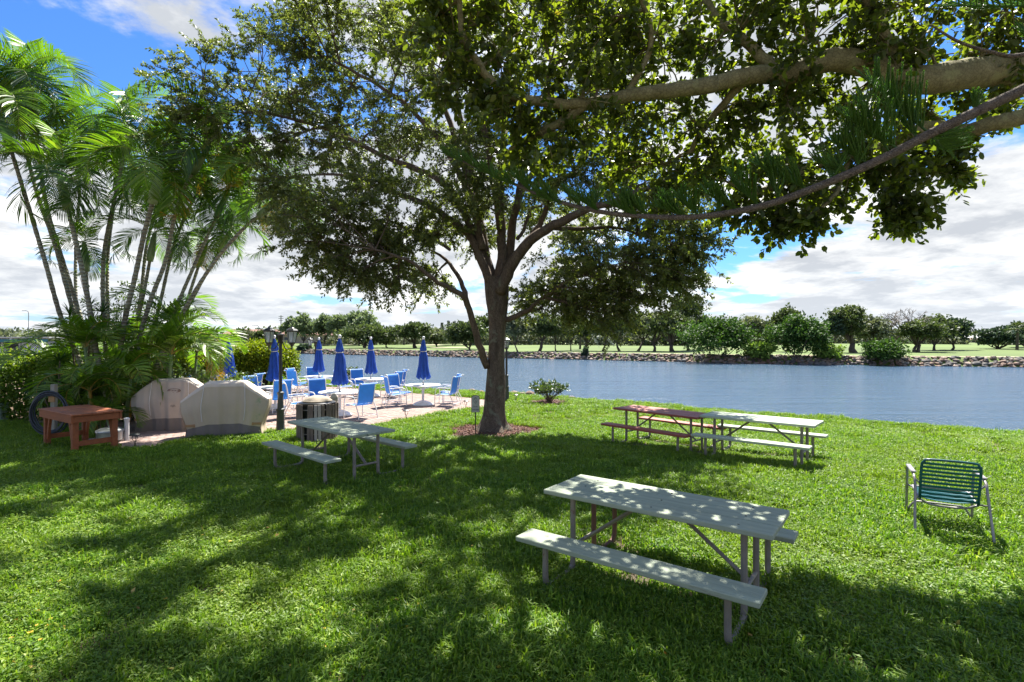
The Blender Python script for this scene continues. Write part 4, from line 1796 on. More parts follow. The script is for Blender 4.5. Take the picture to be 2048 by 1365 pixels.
M_oakleaf = leafmat('oak_leaf', [(0.0, (0.062, 0.080, 0.030)), (0.4, (0.115, 0.140, 0.048)), (0.75, (0.185, 0.205, 0.068)), (0.93, (0.28, 0.28, 0.09)), (0.985, (0.30, 0.25, 0.06)), (1.0, (0.26, 0.13, 0.05))],
                    0.42, 0.45, (1.5, 1.7, 0.55), 0.55)
M_figleaf = leafmat('fig_leaf', [(0.0, (0.034, 0.050, 0.020)), (0.5, (0.070, 0.095, 0.028)), (0.85, (0.115, 0.140, 0.032)), (0.97, (0.20, 0.21, 0.04)), (1.0, (0.16, 0.09, 0.04))],
                    0.36, 0.48, (2.6, 2.7, 0.42), 0.35)
M_palm = leafmat('palm_leaflet', [(0.0, (0.040, 0.085, 0.010)), (0.5, (0.085, 0.165, 0.014)), (0.85, (0.145, 0.24, 0.018)), (1.0, (0.21, 0.28, 0.03))], 0.40, 0.45, (1.3, 1.5, 0.5), 0.5)
M_palmdark = leafmat('palm_leaflet_deep', [(0.0, (0.026, 0.060, 0.014)), (0.6, (0.052, 0.115, 0.020)), (1.0, (0.09, 0.17, 0.028))], 0.40, 0.40, (1.3, 1.5, 0.5), 0.5)
M_palmyel = leafmat('palm_leaflet_yellow', [(0.0, (0.22, 0.16, 0.015)), (0.6, (0.42, 0.28, 0.02)), (1.0, (0.50, 0.20, 0.02))], 0.4, 0.38, (1.2, 1.1, 0.4))
M_palmdry = leafmat('palm_leaflet_dry', [(0.0, (0.16, 0.10, 0.05)), (0.6, (0.30, 0.21, 0.12)), (1.0, (0.42, 0.33, 0.22))], 0.7, 0.25, (1.1, 1, .8), .2)
M_rachis = simple('palm_rachis', (0.22, 0.24, 0.05), 0.5, 0.2, 4.0)
M_rachis_o = simple('palm_rachis_orange', (0.42, 0.24, 0.04), 0.5, 0.2, 4.0)
M_shaft = simple('palm_crownshaft', (0.22, 0.30, 0.13), 0.5, 0.2, 4.0, stretch=(1, 1, .3))
M_hedge = leafmat('hedge_leaf', [(0.0, (0.045, 0.085, 0.012)), (0.5, (0.090, 0.165, 0.016)), (0.85, (0.19, 0.28, 0.025)), (1.0, (0.34, 0.40, 0.05))], 0.45, 0.36, (1.3, 1.4, 0.4), 0.3)
M_goldbush = leafmat('golden_bush_leaf', [(0.0, (0.055, 0.095, 0.008)), (0.5, (0.12, 0.18, 0.010)), (1.0, (0.30, 0.34, 0.015))], 0.5, 0.38, (1.3, 1.35, 0.3), 0.2)
M_shrub = leafmat('shrub_leaf', [(0.0, (0.03, 0.055, 0.018)), (0.6, (0.07, 0.11, 0.03)), (1.0, (0.14, 0.19, 0.07))], 0.36, 0.32, (1.3, 1.4, 0.5))


def nearest_on(limbs, p, reach_in=0.0):
    best, bd = None, 1e9
    for (pts, rads) in limbs:
        for i, q in enumerate(pts):
            d = (q - p).length - 0.15 * i / len(pts)
            if q.z > p.z + 0.6:
                d += 1.0
            if d < bd:
                bd, best = d, (q, rads[i])
    return best


def grow(limbs, blobs, per_blob, twigs_per, rr, twig_len=(.22, .5), br0=.028, flat=.75):
    """from limb polylines to sub-branches and twig start points. blobs: (centre, radius) ; returns branch MB, twig array"""
    q = MB()
    tw = []
    for (c, rad) in blobs:
        s = nearest_on(limbs, c)
        a, r0 = s
        d = c - a
        mid = a.lerp(c, .5) + Vector((rr.uniform(-.12, .12), rr.uniform(-.12, .12), rr.uniform(0.02, .22))) * d.length
        main = smooth_path([a, mid, c + Vector((rr.uniform(-.2, .2), rr.uniform(-.2, .2), rr.uniform(-.1, .15))) * rad], 4)
        n = len(main)
        rb = min(r0 * .8, br0 + .010 * d.length)
        q.tube(main, [rb * (1 - .7 * i / (n - 1)) for i in range(n)], 5, caps=False)
        for k in range(per_blob):
            i0 = int(rr.uniform(.35, 1.0) * (n - 1))
            st = main[i0]
            v = Vector(rr.gauss(0, 1) for _ in range(3)).normalized()
            tgt = c + Vector((v.x, v.y, v.z * flat)) * rad * rr.uniform(.55, 1.0) ** .5
            m2 = st.lerp(tgt, .5) + Vector((rr.uniform(-.1, .1), rr.uniform(-.1, .1), rr.uniform(0, .15))) * (tgt - st).length
            sub = smooth_path([st, m2, tgt], 3)
            ns = len(sub)
            q.tube(sub, [rb * .38 * (1 - .75 * i / (ns - 1)) + .003 for i in range(ns)], 4, caps=False)
            for w_ in range(twigs_per):
                p_ = sub[min(ns - 1, int(rr.uniform(.3, 1.15) * (ns - 1)))]
                dd = (tgt - st).normalized() * .6 + Vector((rr.gauss(0, .7), rr.gauss(0, .7), rr.gauss(-.05, .45)))
                tw.append((p_, dd.normalized(), rr.uniform(*twig_len)))
    return q, tw


def leaves_on_twigs(name, tw, nleaf, Ls, ratio, mat, parent, rng, shape='quad', up_bias=.9, droop=.1, kind='stuff', alt=.9, tintf=None, select=None):
    P = np.array([tuple(t[0]) for t in tw])
    D = np.array([tuple(t[1]) for t in tw])
    Ln = np.array([t[2] for t in tw])
    n = len(tw)
    m = nleaf
    t_ = rng.uniform(.08, 1.05, (n, m))
    side = np.where(rng.random((n, m)) < .5, -1.0, 1.0)
    upv = rand_dirs(n, rng, .3, 1.0)
    S = unit(np.cross(D, upv))
    U = np.cross(S, D)
    phi = rng.uniform(-1.1, 1.1, (n, m))
    sd = S[:, None] * (side * np.cos(phi))[..., None] + U[:, None] * np.sin(phi)[..., None]
    ld = unit(D[:, None] * rng.uniform(.25, .9, (n, m))[..., None] + sd * alt + np.array([0, 0, -droop]))
    base = P[:, None] + D[:, None] * (Ln[:, None] * t_)[..., None] + np.array([0, 0, -.10]) * (Ln[:, None] * t_ ** 2)[..., None]
    up = unit(rng.normal(size=(n, m, 3)) * .55 + np.array([0, 0, up_bias]))
    L = rng.uniform(Ls[0], Ls[1], (n, m))
    Wd = L * rng.uniform(ratio[0], ratio[1], (n, m))
    tint = rng.beta(2.2, 2.4, (n, m))
    if tintf is not None:
        tint = np.clip(tint + tintf(base), 0, 1)
    a = [base.reshape(-1, 3), ld.reshape(-1, 3), up.reshape(-1, 3), L.ravel(), Wd.ravel(), tint.ravel()]
    if select is not None:
        return a
    return tag(leaves_obj(name, *a, mat, parent, shape), kind=kind)


def twig_sticks(q, tw, r=.004, every=1):
    for t in tw[::every]:
        a = t[0]
        b_ = a + t[1] * t[2]
        s = t[1].orthogonal().normalized() * r
        s2 = t[1].cross(s)
        q.add([a + s, a - s * .5 + s2 * .87, a - s * .5 - s2 * .87, b_ + Vector((0, 0, -.10 * t[2]))], [(0, 1, 3), (1, 2, 3), (2, 0, 3)])


# ------------------------------------------------------------------ the big tree
def rlist(n, r0, r1, p=1.0):
    return [r1 + (r0 - r1) * (1 - i / (n - 1)) ** p for i in range(n)]


oak = thing('shade_tree', 'big spreading shade tree with a lichen grey trunk in the round mulch bed', 'tree', (0, 0, 0))
YT = 13.3
rr = random.Random(5)
limbs = []


def px_path(lst, Y0, dY=0.0):
    n = len(lst)
    return [W(p[0], p[1], p[2] if len(p) > 2 else Y0 + dY * i / (n - 1)) for i, p in enumerate(lst)]


def limb(name, pts, r0, r1, mat, parent, sides=10, p=1.0, per=4, store=True, keep=.0, wob=0.0):
    pp = smooth_path(pts, per)
    if wob:
        for i in range(1, len(pp) - 1):
            pp[i] = pp[i] + Vector((rr.gauss(0, wob), rr.gauss(0, wob), rr.gauss(0, wob)))
    rd = rlist(len(pp), r0, r1, p)
    q = MB()
    q.tube(pp, rd, sides)
    o = q.build(name, mat, parent, smooth=True)
    if store:
        i0 = int(len(pp) * keep)
        limbs.append((pp[i0:], rd[i0:]))
    return o


# trunk with root flare
tp = px_path([(985, 868), (986, 850), (988, 820), (991, 770), (993, 700), (995, 640), (994, 590), (992, 555)], YT)
tp = smooth_path(tp, 5)
q = MB()
nsd = 22
vs, fs = [], []
for i, p_ in enumerate(tp):
    h = p_.z + .13
    r0 = .228 + .02 * math.sin(h * 2.1) + .26 * math.exp(-max(0, h) / .22) + .05 * ss((h - 2.6) / 1.0)
    for k in range(nsd):
        a = 2 * math.pi * k / nsd
        fl = 1 + (.16 * math.sin(a * 5 + 1) + .10 * math.sin(a * 3)) * math.exp(-max(0, h) / .35) + .025 * math.sin(a * 4 + h * 2.2) + rr.uniform(-.012, .012)
        vs.append(p_ + Vector((math.cos(a), math.sin(a), 0)) * r0 * fl)
for i in range(len(tp) - 1):
    for k in range(nsd):
        k2 = (k + 1) % nsd
        fs.append((i * nsd + k, i * nsd + k2, (i + 1) * nsd + k2, (i + 1) * nsd + k))
q.add(vs, fs)
q.build('trunk', M_bark, oak, smooth=True)
LB = [  # (pixel path, start Y, dY, r0, r1)
    ([(975, 735), (962, 700), (948, 650), (935, 610), (922, 590), (895, 575), (868, 560), (830, 530), (790, 512), (750, 500)], 13.2, -1.6, .115, .025),
    ([(938, 618), (925, 575), (905, 535), (885, 515), (860, 500)], 12.9, .9, .085, .025),
    ([(1003, 640), (1030, 634), (1055, 622), (1078, 602), (1100, 585), (1140, 560), (1190, 538), (1230, 530)], 13.3, -1.5, .09, .02),
    ([(1060, 622), (1080, 618), (1100, 600), (1150, 590), (1200, 590)], 12.9, 1.3, .05, .015),
    ([(986, 575), (975, 530), (966, 480), (955, 420), (945, 350), (930, 280), (915, 200), (905, 90)], 13.3, 1.0, .17, .04),
    ([(992, 570), (1003, 520), (1003, 460), (1000, 400), (1003, 330), (1010, 240), (1020, 130), (1025, 0), (1030, -120)], 13.3, .4, .16, .05),
    ([(1000, 585), (1018, 540), (1040, 505), (1068, 475), (1100, 455), (1140, 435), (1185, 415), (1240, 400), (1310, 370), (1370, 350)], 13.1, -1.8, .19, .04),
    ([(1005, 560), (1018, 510), (1025, 450), (1038, 400), (1062, 350), (1095, 325), (1130, 308), (1170, 280)], 13.3, 1.6, .15, .05),
    ([(1060, 480), (1085, 440), (1100, 395), (1120, 365), (1150, 340), (1172, 310), (1185, 265), (1190, 200), (1210, 120)], 12.9, -.8, .085, .03),
    ([(1035, 478), (1048, 460), (1062, 420), (1085, 410), (1110, 375), (1160, 395)], 13.2, 1.2, .06, .02),
    ([(980, 565), (962, 520), (945, 480), (920, 455), (880, 425), (830, 400), (780, 385), (730, 365), (680, 350), (620, 350)], 13.2, .4, .14, .03),
    ([(975, 545), (955, 490), (930, 430), (900, 380), (860, 350), (810, 330), (740, 300), (660, 262), (570, 235), (490, 215)], 13.3, 1.3, .14, .03),
    ([(965, 500), (950, 430), (915, 340), (870, 270), (800, 200), (720, 150), (640, 110)], 13.2, .9, .12, .03),
    ([(955, 430), (930, 340), (890, 220), (850, 110), (800, 20), (770, -60)], 13.3, 2.2, .11, .03),
    ([(1030, 430), (1050, 330), (1090, 220), (1140, 100), (1180, 0)], 13.2, 1.6, .10, .03),
    ([(1000, 460), (985, 350), (960, 210), (930, 80), (900, -50)], 13.2, -2.8, .10, .03),
    ([(900, 500), (850, 470), (800, 455), (740, 440), (690, 430)], 13.0, 1.4, .05, .02),
    ([(1100, 455), (1150, 460), (1220, 455), (1290, 470), (1350, 490)], 12.6, .4, .07, .02),
]
for (pp, y0, dy, r0, r1) in LB:
    limb('limb', px_path(pp, y0, dy), r0 * .84, r1 * .9, M_limb, oak, 8, .9, wob=.012)

BL = [  # crown masses (px, py, Y, radius m)
    (350, 200, 12.6, .95), (400, 160, 13.0, 1.0), (450, 220, 12.4, 1.15), (410, 280, 12.8, .9), (480, 140, 13.6, 1.0), (520, 250, 12.8, 1.2), (560, 180, 12.4, 1.2), (600, 110, 13.0, 1.1),
    (560, 300, 12.6, .85), (620, 230, 13.4, 1.3), (650, 300, 12.2, 1.1), (700, 200, 12.6, 1.3), (720, 300, 13.4, 1.2), (660, 130, 12.6, 1.1), (740, 110, 13.6, 1.3), (800, 220, 12.2, 1.3),
    (800, 320, 12.6, 1.2), (870, 270, 13.8, 1.3), (880, 160, 12.4, 1.3), (820, 110, 11.8, 1.2), (950, 220, 12.0, 1.3), (960, 120, 13.4, 1.4), (900, 50, 13.6, 1.4), (700, 40, 13.0, 1.2),
    (790, 20, 13.2, 1.4), (1030, 40, 13.0, 1.5), (1050, 160, 12.8, 1.3), (1060, 260, 13.8, 1.1), (1130, 120, 13.6, 1.3), (1170, 210, 12.6, 1.2), (1240, 270, 12.4, 1.2), (1180, 40, 13.0, 1.3),
    (1280, 150, 13.2, 1.3), (1350, 250, 12.8, 1.2), (600, 400, 12.2, .75), (640, 440, 11.8, .8), (590, 480, 12.0, .6), (690, 470, 12.4, .9), (700, 390, 13.2, .9), (650, 530, 11.9, .5),
    (740, 520, 12.0, .75), (770, 440, 12.8, .9), (790, 560, 12.2, .55), (830, 490, 13.0, .8), (860, 410, 13.6, .9), (860, 570, 13.6, .45), (780, 380, 11.8, .9), (720, 565, 12.2, .4), (910, 350, 12.0, .9),
    (1110, 590, 12.6, .6), (1170, 560, 12.4, .8), (1200, 600, 12.8, .65), (1240, 540, 12.0, .85), (1260, 600, 12.2, .65), (1310, 560, 12.2, .8), (1290, 620, 12.4, .45), (1350, 500, 12.0, .75),
    (1370, 580, 12.2, .45), (1200, 480, 13.2, .9), (1280, 470, 12.4, .9), (1330, 430, 12.2, .85), (1230, 410, 13.6, .9), (1130, 520, 13.8, .7), (1380, 400, 12.4, .8), (1150, 625, 12.6, .35),
    (1050, 600, 13.6, .4), (940, 470, 13.9, .6), (560, 360, 13.0, .6), (1420, 480, 12.4, .5), (1230, 640, 12.4, .35), (520, 60, 13.4, .7), (620, 30, 13.4, 1.0), (330, 260, 12.6, .6),
    (880, 460, 12.6, .55), (930, 420, 12.4, .6), (980, 380, 12.2, .55), (1020, 300, 12.2, .8), (1090, 350, 12.2, .6), (1080, 420, 14.6, .8), (1150, 350, 12.4, .7), (1010, 440, 14.8, .8), (1140, 440, 14.6, .8),
    (1190, 520, 12.2, .7), (1240, 570, 13.2, .7), (1160, 590, 13.4, .55), (1300, 520, 13.4, .8), (1340, 540, 12.6, .6), (1390, 540, 12.6, .45), (1400, 440, 12.8, .6), (1260, 380, 12.4, .8), (1220, 330, 12.8, .9),
    (620, 330, 13.0, 1.0), (680, 260, 13.4, 1.1), (560, 430, 12.6, .5), (660, 500, 12.6, .6), (770, 500, 12.8, .6), (740, 360, 13.4, .9), (500, 330, 13.2, .5), (960, 300, 13.0, .9), (760, 270, 13.2, 1.0),
    # above the frame and behind
    (1020, -130, 13.6, 1.5), (1140, -90, 13.6, 1.5), (1250, 40, 14.2, 1.4), (950, 0, 15.2, 1.5), (840, 120, 15.4, 1.3),
    (1100, 60, 15.4, 1.4), (1200, 160, 15.2, 1.2), (700, 150, 15.2, 1.3), (580, 200, 14.6, 1.1), 
]
blobs = []
for (px, py, y, r_) in BL:
    if px < 850 and py < 360:
        y += 1.6
    blobs.append((W(px, py, y + rr.uniform(-.3, .3)), r_ * 1.2))
for (gx, gy, r_) in [(-5.6, 4.6, .5), (-4.3, 5.6, .55), (-6.4, 6.2, .6), (-3.1, 4.2, .5), (-2.0, 5.3, .6), (-4.9, 7.2, .6), (-.8, 4.0, .45), (-3.4, 6.8, .5), (-.9, 6.2, .55), (.2, 5.0, .4), (-6.9, 4.9, .45), (-2.6, 3.3, .4), (-5.3, 3.6, .4), (-1.2, 3.1, .35), (1.6, 6.6, .6), (-7.6, 7.4, .6)]:  # unseen small crown clumps added above the frame to dapple the lawn with shade
    zc = 10.3 + rr.uniform(-.4, .6)
    blobs.append((Vector((gx + .19 * zc, gy + .62 * zc, zc)), r_))
qb, tw = grow(limbs, blobs, 9, 8, rr, (.25, .60), .03, .8)
twig_sticks(qb, tw, .004, 1)
tag(qb.build('branches', M_limb, oak), kind='stuff')
print('oak twigs', len(tw))
leaves_on_twigs('crown', tw, 48, (.06, .105), (.34, .46), M_oakleaf, oak, np.random.default_rng(21), 'quad', .7, .15)

# ------------------------------------------------------------------ the fig tree whose limbs reach in from the right
fig = thing('fig_tree', 'large leaved tree whose thick pale limbs reach in from the upper right corner', 'tree')
limbs = []
FL = [
    ([(2760, 760, 7.6), (2740, 500, 7.4), (2640, 280, 7.2), (2400, 150, 6.9), (2180, 120, 6.5), (2048, 137, 6.3), (1930, 150, 6.1), (1850, 160, 6.0), (1790, 155, 6.0), (1720, 125, 6.0), (1650, 122, 6.0), (1580, 148, 6.0), (1500, 150, 6.0), (1420, 172, 6.0)], .235, .085),
    ([(1430, 168, 6.0), (1340, 182, 6.0), (1250, 195, 6.1), (1170, 212, 6.1), (1120, 245, 6.2), (1070, 270, 6.3), (1020, 300, 6.5)], .095, .03),
    ([(1180, 212, 6.1), (1100, 205, 6.0), (1030, 195, 5.9), (985, 165, 5.8), (945, 110, 5.7), (925, 60, 5.6), (915, -40, 5.5)], .06, .025),
    ([(2400, 150, 6.9), (2250, 190, 6.6), (2048, 235, 6.3), (1980, 250, 6.3), (1930, 262, 6.4), (1850, 255, 6.4), (1780, 290, 6.4), (1700, 310, 6.4), (1620, 335, 6.5), (1560, 370, 6.6), (1500, 390, 6.6)], .11, .035),
    ([(1560, 150, 6.0), (1500, 90, 6.1), (1430, 30, 6.3), (1380, -60, 6.5)], .07, .03),
    ([(1800, 155, 6.0), (1780, 90, 5.9), (1740, 20, 5.8), (1700, -80, 5.6)], .07, .03),
    ([(1700, 310, 6.4), (1680, 370, 6.3), (1650, 410, 6.2), (1600, 440, 6.2)], .035, .012),
    ([(1780, 290, 6.4), (1790, 340, 6.4), (1800, 400, 6.3), (1810, 450, 6.3)], .025, .008),
    ([(2180, 120, 6.5), (2100, 40, 6.2), (2000, -60, 5.9), (1900, -160, 5.5)], .12, .04),
    ([(1250, 195, 6.1), (1300, 100, 6.0), (1290, 20, 5.9), (1240, -80, 5.7)], .04, .02),
    ([(2400, 150, 6.9), (2300, -60, 6.2), (2200, -240, 5.3), (1900, -420, 4.5)], .16, .05),
    ([(1500, 150, 6.0), (1420, 240, 6.4), (1380, 300, 6.6), (1330, 330, 6.8)], .05, .02),
]
for i, (pp, r0, r1) in enumerate(FL):
    limb('trunk' if i == 0 else 'limb', px_path(pp, 6), r0, r1, M_fbark, fig, 12, .9, per=5, keep=.35 if i == 0 else 0, wob=.006)
# the trunk itself stands on the lawn outside the frame
q = MB()
b0 = W(2760, 760, 7.6)
q.tube([(b0.x + .1, b0.y + .05, -.1), (b0.x + .05, b0.y, .4), (b0.x, b0.y, b0.z + .05)], [.48, .32, .235], 14)
q.build('trunk_base', M_fbark, fig, smooth=True)
FB = [
    (830, 40, 5.7, .34), (880, 110, 5.7, .34), (900, 30, 5.7, .42), (850, -40, 5.6, .4), (960, 60, 5.8, .42), (940, 180, 5.9, .34), (1000, 130, 5.9, .42), (1040, 40, 6.0, .45), (1060, 200, 6.0, .42), (1010, 240, 6.2, .33),
    (1110, 110, 6.0, .45), (1130, 20, 6.0, .42), (1160, 180, 6.1, .40), (1190, 80, 6.2, .45), (1230, 0, 6.2, .42), (1100, 290, 6.3, .35), (1060, 330, 6.5, .28), (1180, 270, 6.3, .40), (1260, 120, 6.3, .45),
    (1250, 240, 6.5, .42), (1320, 80, 6.3, .45), (1330, 180, 6.6, .42), (1300, 310, 6.7, .40), (1400, 40, 6.4, .42), (1400, 120, 6.2, .42), (1380, 260, 6.7, .42), (1450, 210, 6.4, .38), (1480, 60, 6.2, .45),
    (1540, 20, 6.2, .36), (1560, 100, 6.1, .42), (1630, 60, 6.0, .48), (1700, 30, 6.0, .50), (1700, 100, 6.1, .38), (1770, 90, 5.9, .48), (1790, 10, 5.9, .50), (1850, 60, 6.0, .50), (1900, 0, 5.9, .50), (1940, 90, 6.1, .42),
    (2000, 40, 6.1, .50), (2050, 90, 6.3, .42), (2080, 0, 6.0, .5), (1500, 250, 6.6, .42), (1560, 220, 6.5, .42), (1620, 200, 6.4, .38), (1700, 220, 6.4, .40), (1760, 230, 6.5, .38), (1640, 290, 6.6, .42), (1560, 320, 6.7, .42),
    (1480, 330, 6.8, .42), (1420, 360, 6.8, .35), (1720, 340, 6.5, .38), (1770, 345, 6.4, .24), (1850, 300, 6.4, .24), (1590, 385, 6.5, .36), (1530, 415, 6.6, .26), (1640, 400, 6.4, .28), (1610, 455, 6.3, .14), (1560, 455, 6.5, .14),
    (1808, 395, 6.3, .18), (1832, 430, 6.3, .10), (1800, 440, 6.3, .08), (1480, 400, 6.7, .28), (1895, 290, 6.4, .18), (1915, 345, 6.4, .08), (1825, 360, 6.4, .20), (1980, 190, 6.4, .30), (2040, 200, 6.5, .3), (1860, 210, 6.5, .3),
    (1390, 340, 6.9, .30), (1240, 340, 6.8, .28), (1330, 390, 6.9, .22),
    # above the frame and overhead
    (1000, -80, 5.6, .6), (1200, -100, 5.8, .65), (1400, -90, 6.0, .65), (1600, -90, 5.8, .65), (1800, -120, 5.6, .65), (2000, -120, 5.7, .65), (1900, -280, 5.0, .6), (1600, -260, 5.2, .55),
    (2100, -350, 4.9, .6), (2250, -150, 6.0, .65), (2200, 60, 6.6, .6), (2350, -50, 6.4, .6),
]
fb = [(W(a, b_, c + rr.uniform(-.25, .25)), d * (1.0 if b_ > 340 else 1.2)) for (a, b_, c, d) in FB]
qb, tw = grow(limbs, fb, 9, 5, rr, (.14, .34), .016, .85)
twig_sticks(qb, tw, .0035)
tag(qb.build('branches', M_fbark, fig), kind='stuff')
arr = leaves_on_twigs('x', tw, 11, (.065, .112), (.50, .66), M_figleaf, fig, np.random.default_rng(31), 'broad', .75, .18, select=True)
N = len(arr[0])
c = arr[0]
dist = np.linalg.norm(c - np.array([0, 0, CAM_H]), axis=1)
inview = (c[:, 1] > .5) & (np.abs(c[:, 0] / np.maximum(c[:, 1], .1)) < .97) & ((c[:, 2] - CAM_H) / np.maximum(c[:, 1], .1) < .64)
score = np.where(inview, arr[3] / dist, 0)
top = np.argsort(-score)[:300]
keep = np.ones(N, bool)
keep[top] = False
tag(leaves_obj('crown', *[a[keep] for a in arr], M_figleaf, fig, 'broad'), kind='stuff')
one = []
for tcol in (.2, .45, .7, .92):
    v, qd, tr = leaf_arrays(np.zeros((1, 3)), np.array([[0, 1.0, 0]]), np.array([[0, 0, 1.0]]), np.array([1.0]), np.array([.52]), 'broad')
    q = MB()
    q.add(v[0], [tuple(x) for x in qd] + [tuple(x) for x in tr], tcol)
    one.append(q.mesh('leaf', M_figleaf, tint=True))
for i in top:
    d = Vector(arr[1][i])
    up = Vector(arr[2][i])
    s = d.cross(up).normalized()
    n_ = s.cross(d).normalized()
    Mx = Matrix((s, d, n_)).transposed().to_4x4()
    o = link('leaf', one[min(3, int(arr[5][i] * 4))], fig)
    o.matrix_local = Matrix.Translation(Vector(c[i])) @ Mx @ Matrix.Scale(float(arr[3][i]), 4)
print('fig leaves', N)

# ------------------------------------------------------------------ the pine branch
pine = thing('norfolk_pine', 'pine with a long scaly branch of dark green rope-like sprays across the upper right', 'tree')
bp = px_path([(2900, -60, 4.0), (2500, 10, 4.0), (2200, 100, 4.1), (2048, 178, 4.2), (1950, 225, 4.25), (1860, 268, 4.3), (1780, 310, 4.35), (1700, 347, 4.4), (1620, 380, 4.5), (1540, 408, 4.6), (1460, 426, 4.7),
              (1380, 435, 4.8), (1300, 434, 4.9), (1220, 427, 5.0), (1150, 413, 5.1), (1080, 390, 5.2), (1020, 365, 5.3), (960, 340, 5.4), (915, 318, 5.5)], 4)
bs = smooth_path(bp, 4)
q = MB()
q.tube(bs, [.042 * (1 - i / (len(bs) - 1)) ** .75 + .006 + rr.uniform(-.001, .001) for i in range(len(bs))], 10)
q.build('branch', M_nbark, pine, smooth=True)
q = MB()
b0 = bp[0]
q.tube([(b0.x, b0.y, -.1), (b0.x, b0.y, 1.0), (b0.x + .02, b0.y, 5.0), (b0.x, b0.y + .05, 9.5)], [.26, .20, .16, .09], 12)
q.build('trunk', M_nbark, pine, smooth=True)
M_needle = leafmat('pine_needle', [(0.0, (0.040, 0.090, 0.016)), (0.5, (0.085, 0.185, 0.025)), (1.0, (0.18, 0.33, 0.04))], 0.5, 0.35, (1.3, 1.6, .6), .4)


def rope(q, pts, r, rg):
    """a branchlet clad in short overlapping needles"""
    n = len(pts)
    q.tube(pts, [r * .55] * (n - 1) + [r * .3], 4, caps=False, tint=.35)
    for i in range(n - 1):
        a, b_ = pts[i], pts[i + 1]
        d = (b_ - a)
        L = d.length
        d.normalize()
        o1 = d.orthogonal().normalized()
        o2 = d.cross(o1)
        m = max(3, int(L / .008))
        for k in range(m):
            p_ = a.lerp(b_, k / m)
            ph = k * 2.4 + i
            for s_ in (0, 3.14):
                s = o1 * math.cos(ph + s_) + o2 * math.sin(ph + s_)
                tip = p_ + s * r * 1.35 + d * r * 1.8
                w_ = d.cross(s) * r * .32
                q.add([p_ + w_, p_ - w_, tip], [(0, 1, 2)], rg.uniform(.1, 1))


def spray(name, base, dirv, L, nb, spread, blen, r=.0105, upcurl=.35, seed=0):
    rg = random.Random(seed)
    q = MB()
    d = Vector(dirv).normalized()
    side = d.cross(Vector((0, 0, 1)))
    side = side.normalized() if side.length > .01 else Vector((1, 0, 0))
    upv = side.cross(d).normalized()
    ax = [base + d * L * t + Vector((0, 0, upcurl * .2 * L * t * t)) for t in [i / 7 for i in range(8)]]
    q.tube(ax, [.010 * (1 - i / 9) for i in range(8)], 5, tint=.2)
    for i in range(nb):
        t = .12 + .88 * i / nb
        for s in (-1, 1):
            p_ = base + d * L * t + Vector((0, 0, upcurl * .2 * L * t * t))
            out = (side * s * spread + d * rg.uniform(.55, .9) + upv * rg.uniform(.15, .75)).normalized()
            l_ = blen * (1 - .45 * t) * rg.uniform(.8, 1.15)
            pts = [p_ + out * l_ * k / 4 + Vector((0, 0, .28 * l_ * (k / 4) ** 2 * upcurl * 2)) for k in range(5)]
            rope(q, pts, r, rg)
    pts = ax[-1:]
    rope(q, [ax[-1] + d * blen * .5 * k / 3 for k in range(4)], r, rg)
    return q.build(name, M_needle, pine, tint=True)


def at_px(px):
    best = min(bs, key=lambda p_: abs((1024 + p_.x / p_.y * FPX) - px))
    return best


SP = [  # along the branch: (px, direction, length, pairs, branchlet length)
    (1850, (-.75, .15, .75), .62, 13, .34), (1835, (-.35, .35, .7), .40, 9, .30), (1800, (-.95, -.1, .45), .50, 11, .30), (1880, (.4, .3, -.25), .26, 6, .30), (1850, (.65, .1, -.55), .22, 6, .26),
    (1740, (-.8, .2, .55), .34, 8, .24), (1960, (-.1, .1, .8), .10, 4, .14), (1620, (-.9, .1, .42), .46, 11, .27), (1570, (-.3, .2, .8), .30, 8, .24), (1480, (-.8, .2, .45), .32, 8, .24), (1440, (-.2, .1, .9), .20, 6, .2),
    (1400, (-.7, -.2, .5), .26, 7, .22), (1350, (-.5, .3, .6), .25, 7, .2), (1300, (-.7, .2, .5), .24, 7, .2), (1250, (-.3, .2, .7), .20, 6, .2), (1210, (-.8, -.1, .35), .24, 7, .2), (1160, (-.5, .3, .5), .24, 6, .19),
    (1110, (-.8, .2, .35), .24, 7, .18), (1060, (-.6, -.2, .4), .22, 6, .17), (1010, (-.8, .2, .3), .24, 7, .17), (960, (-.7, .1, .4), .20, 6, .16), (925, (-.9, .1, .35), .22, 6, .15), (1650, (.5, .2, .6), .2, 6, .2),
    (1690, (-.5, .4, .35), .3, 7, .22), (1780, (-.6, -.2, .85), .5, 9, .28), (1720, (-.3, .1, .9), .35, 8, .24), (1520, (-.7, -.1, .6), .36, 8, .24), (1380, (-.9, .2, .3), .3, 7, .2), (1280, (-.9, .0, .3), .28, 7, .2), (1190, (.3, .2, .6), .18, 5, .16), (1130, (-.9, .1, .2), .28, 7, .18), (1040, (-.9, .0, .25), .24, 6, .16), (985, (-.6, .3, .45), .2, 6, .15), (2140, (-.8, .1, .5), .4, 9, .26),
]
for i, (px, dv, L, nb, bl_) in enumerate(SP):
    spray('spray', at_px(px), dv, L, int(nb * 2.2), .6, bl_, seed=i)
spray('spray', W(2120, 8, 4.0), (-.98, .1, -.02), .75, 16, .7, .24, seed=77)
q = MB()
pp = smooth_path(px_path([(2600, -60, 4.0), (2200, 60, 4.0), (2048, 110, 3.9), (1985, 105, 3.9), (1920, 85, 3.9), (1880, 62, 3.9), (1862, 50, 3.9)], 4), 4)
q.tube(pp, rlist(len(pp), .022, .005), 7)
q.build('branch', M_nbark, pine, smooth=True)


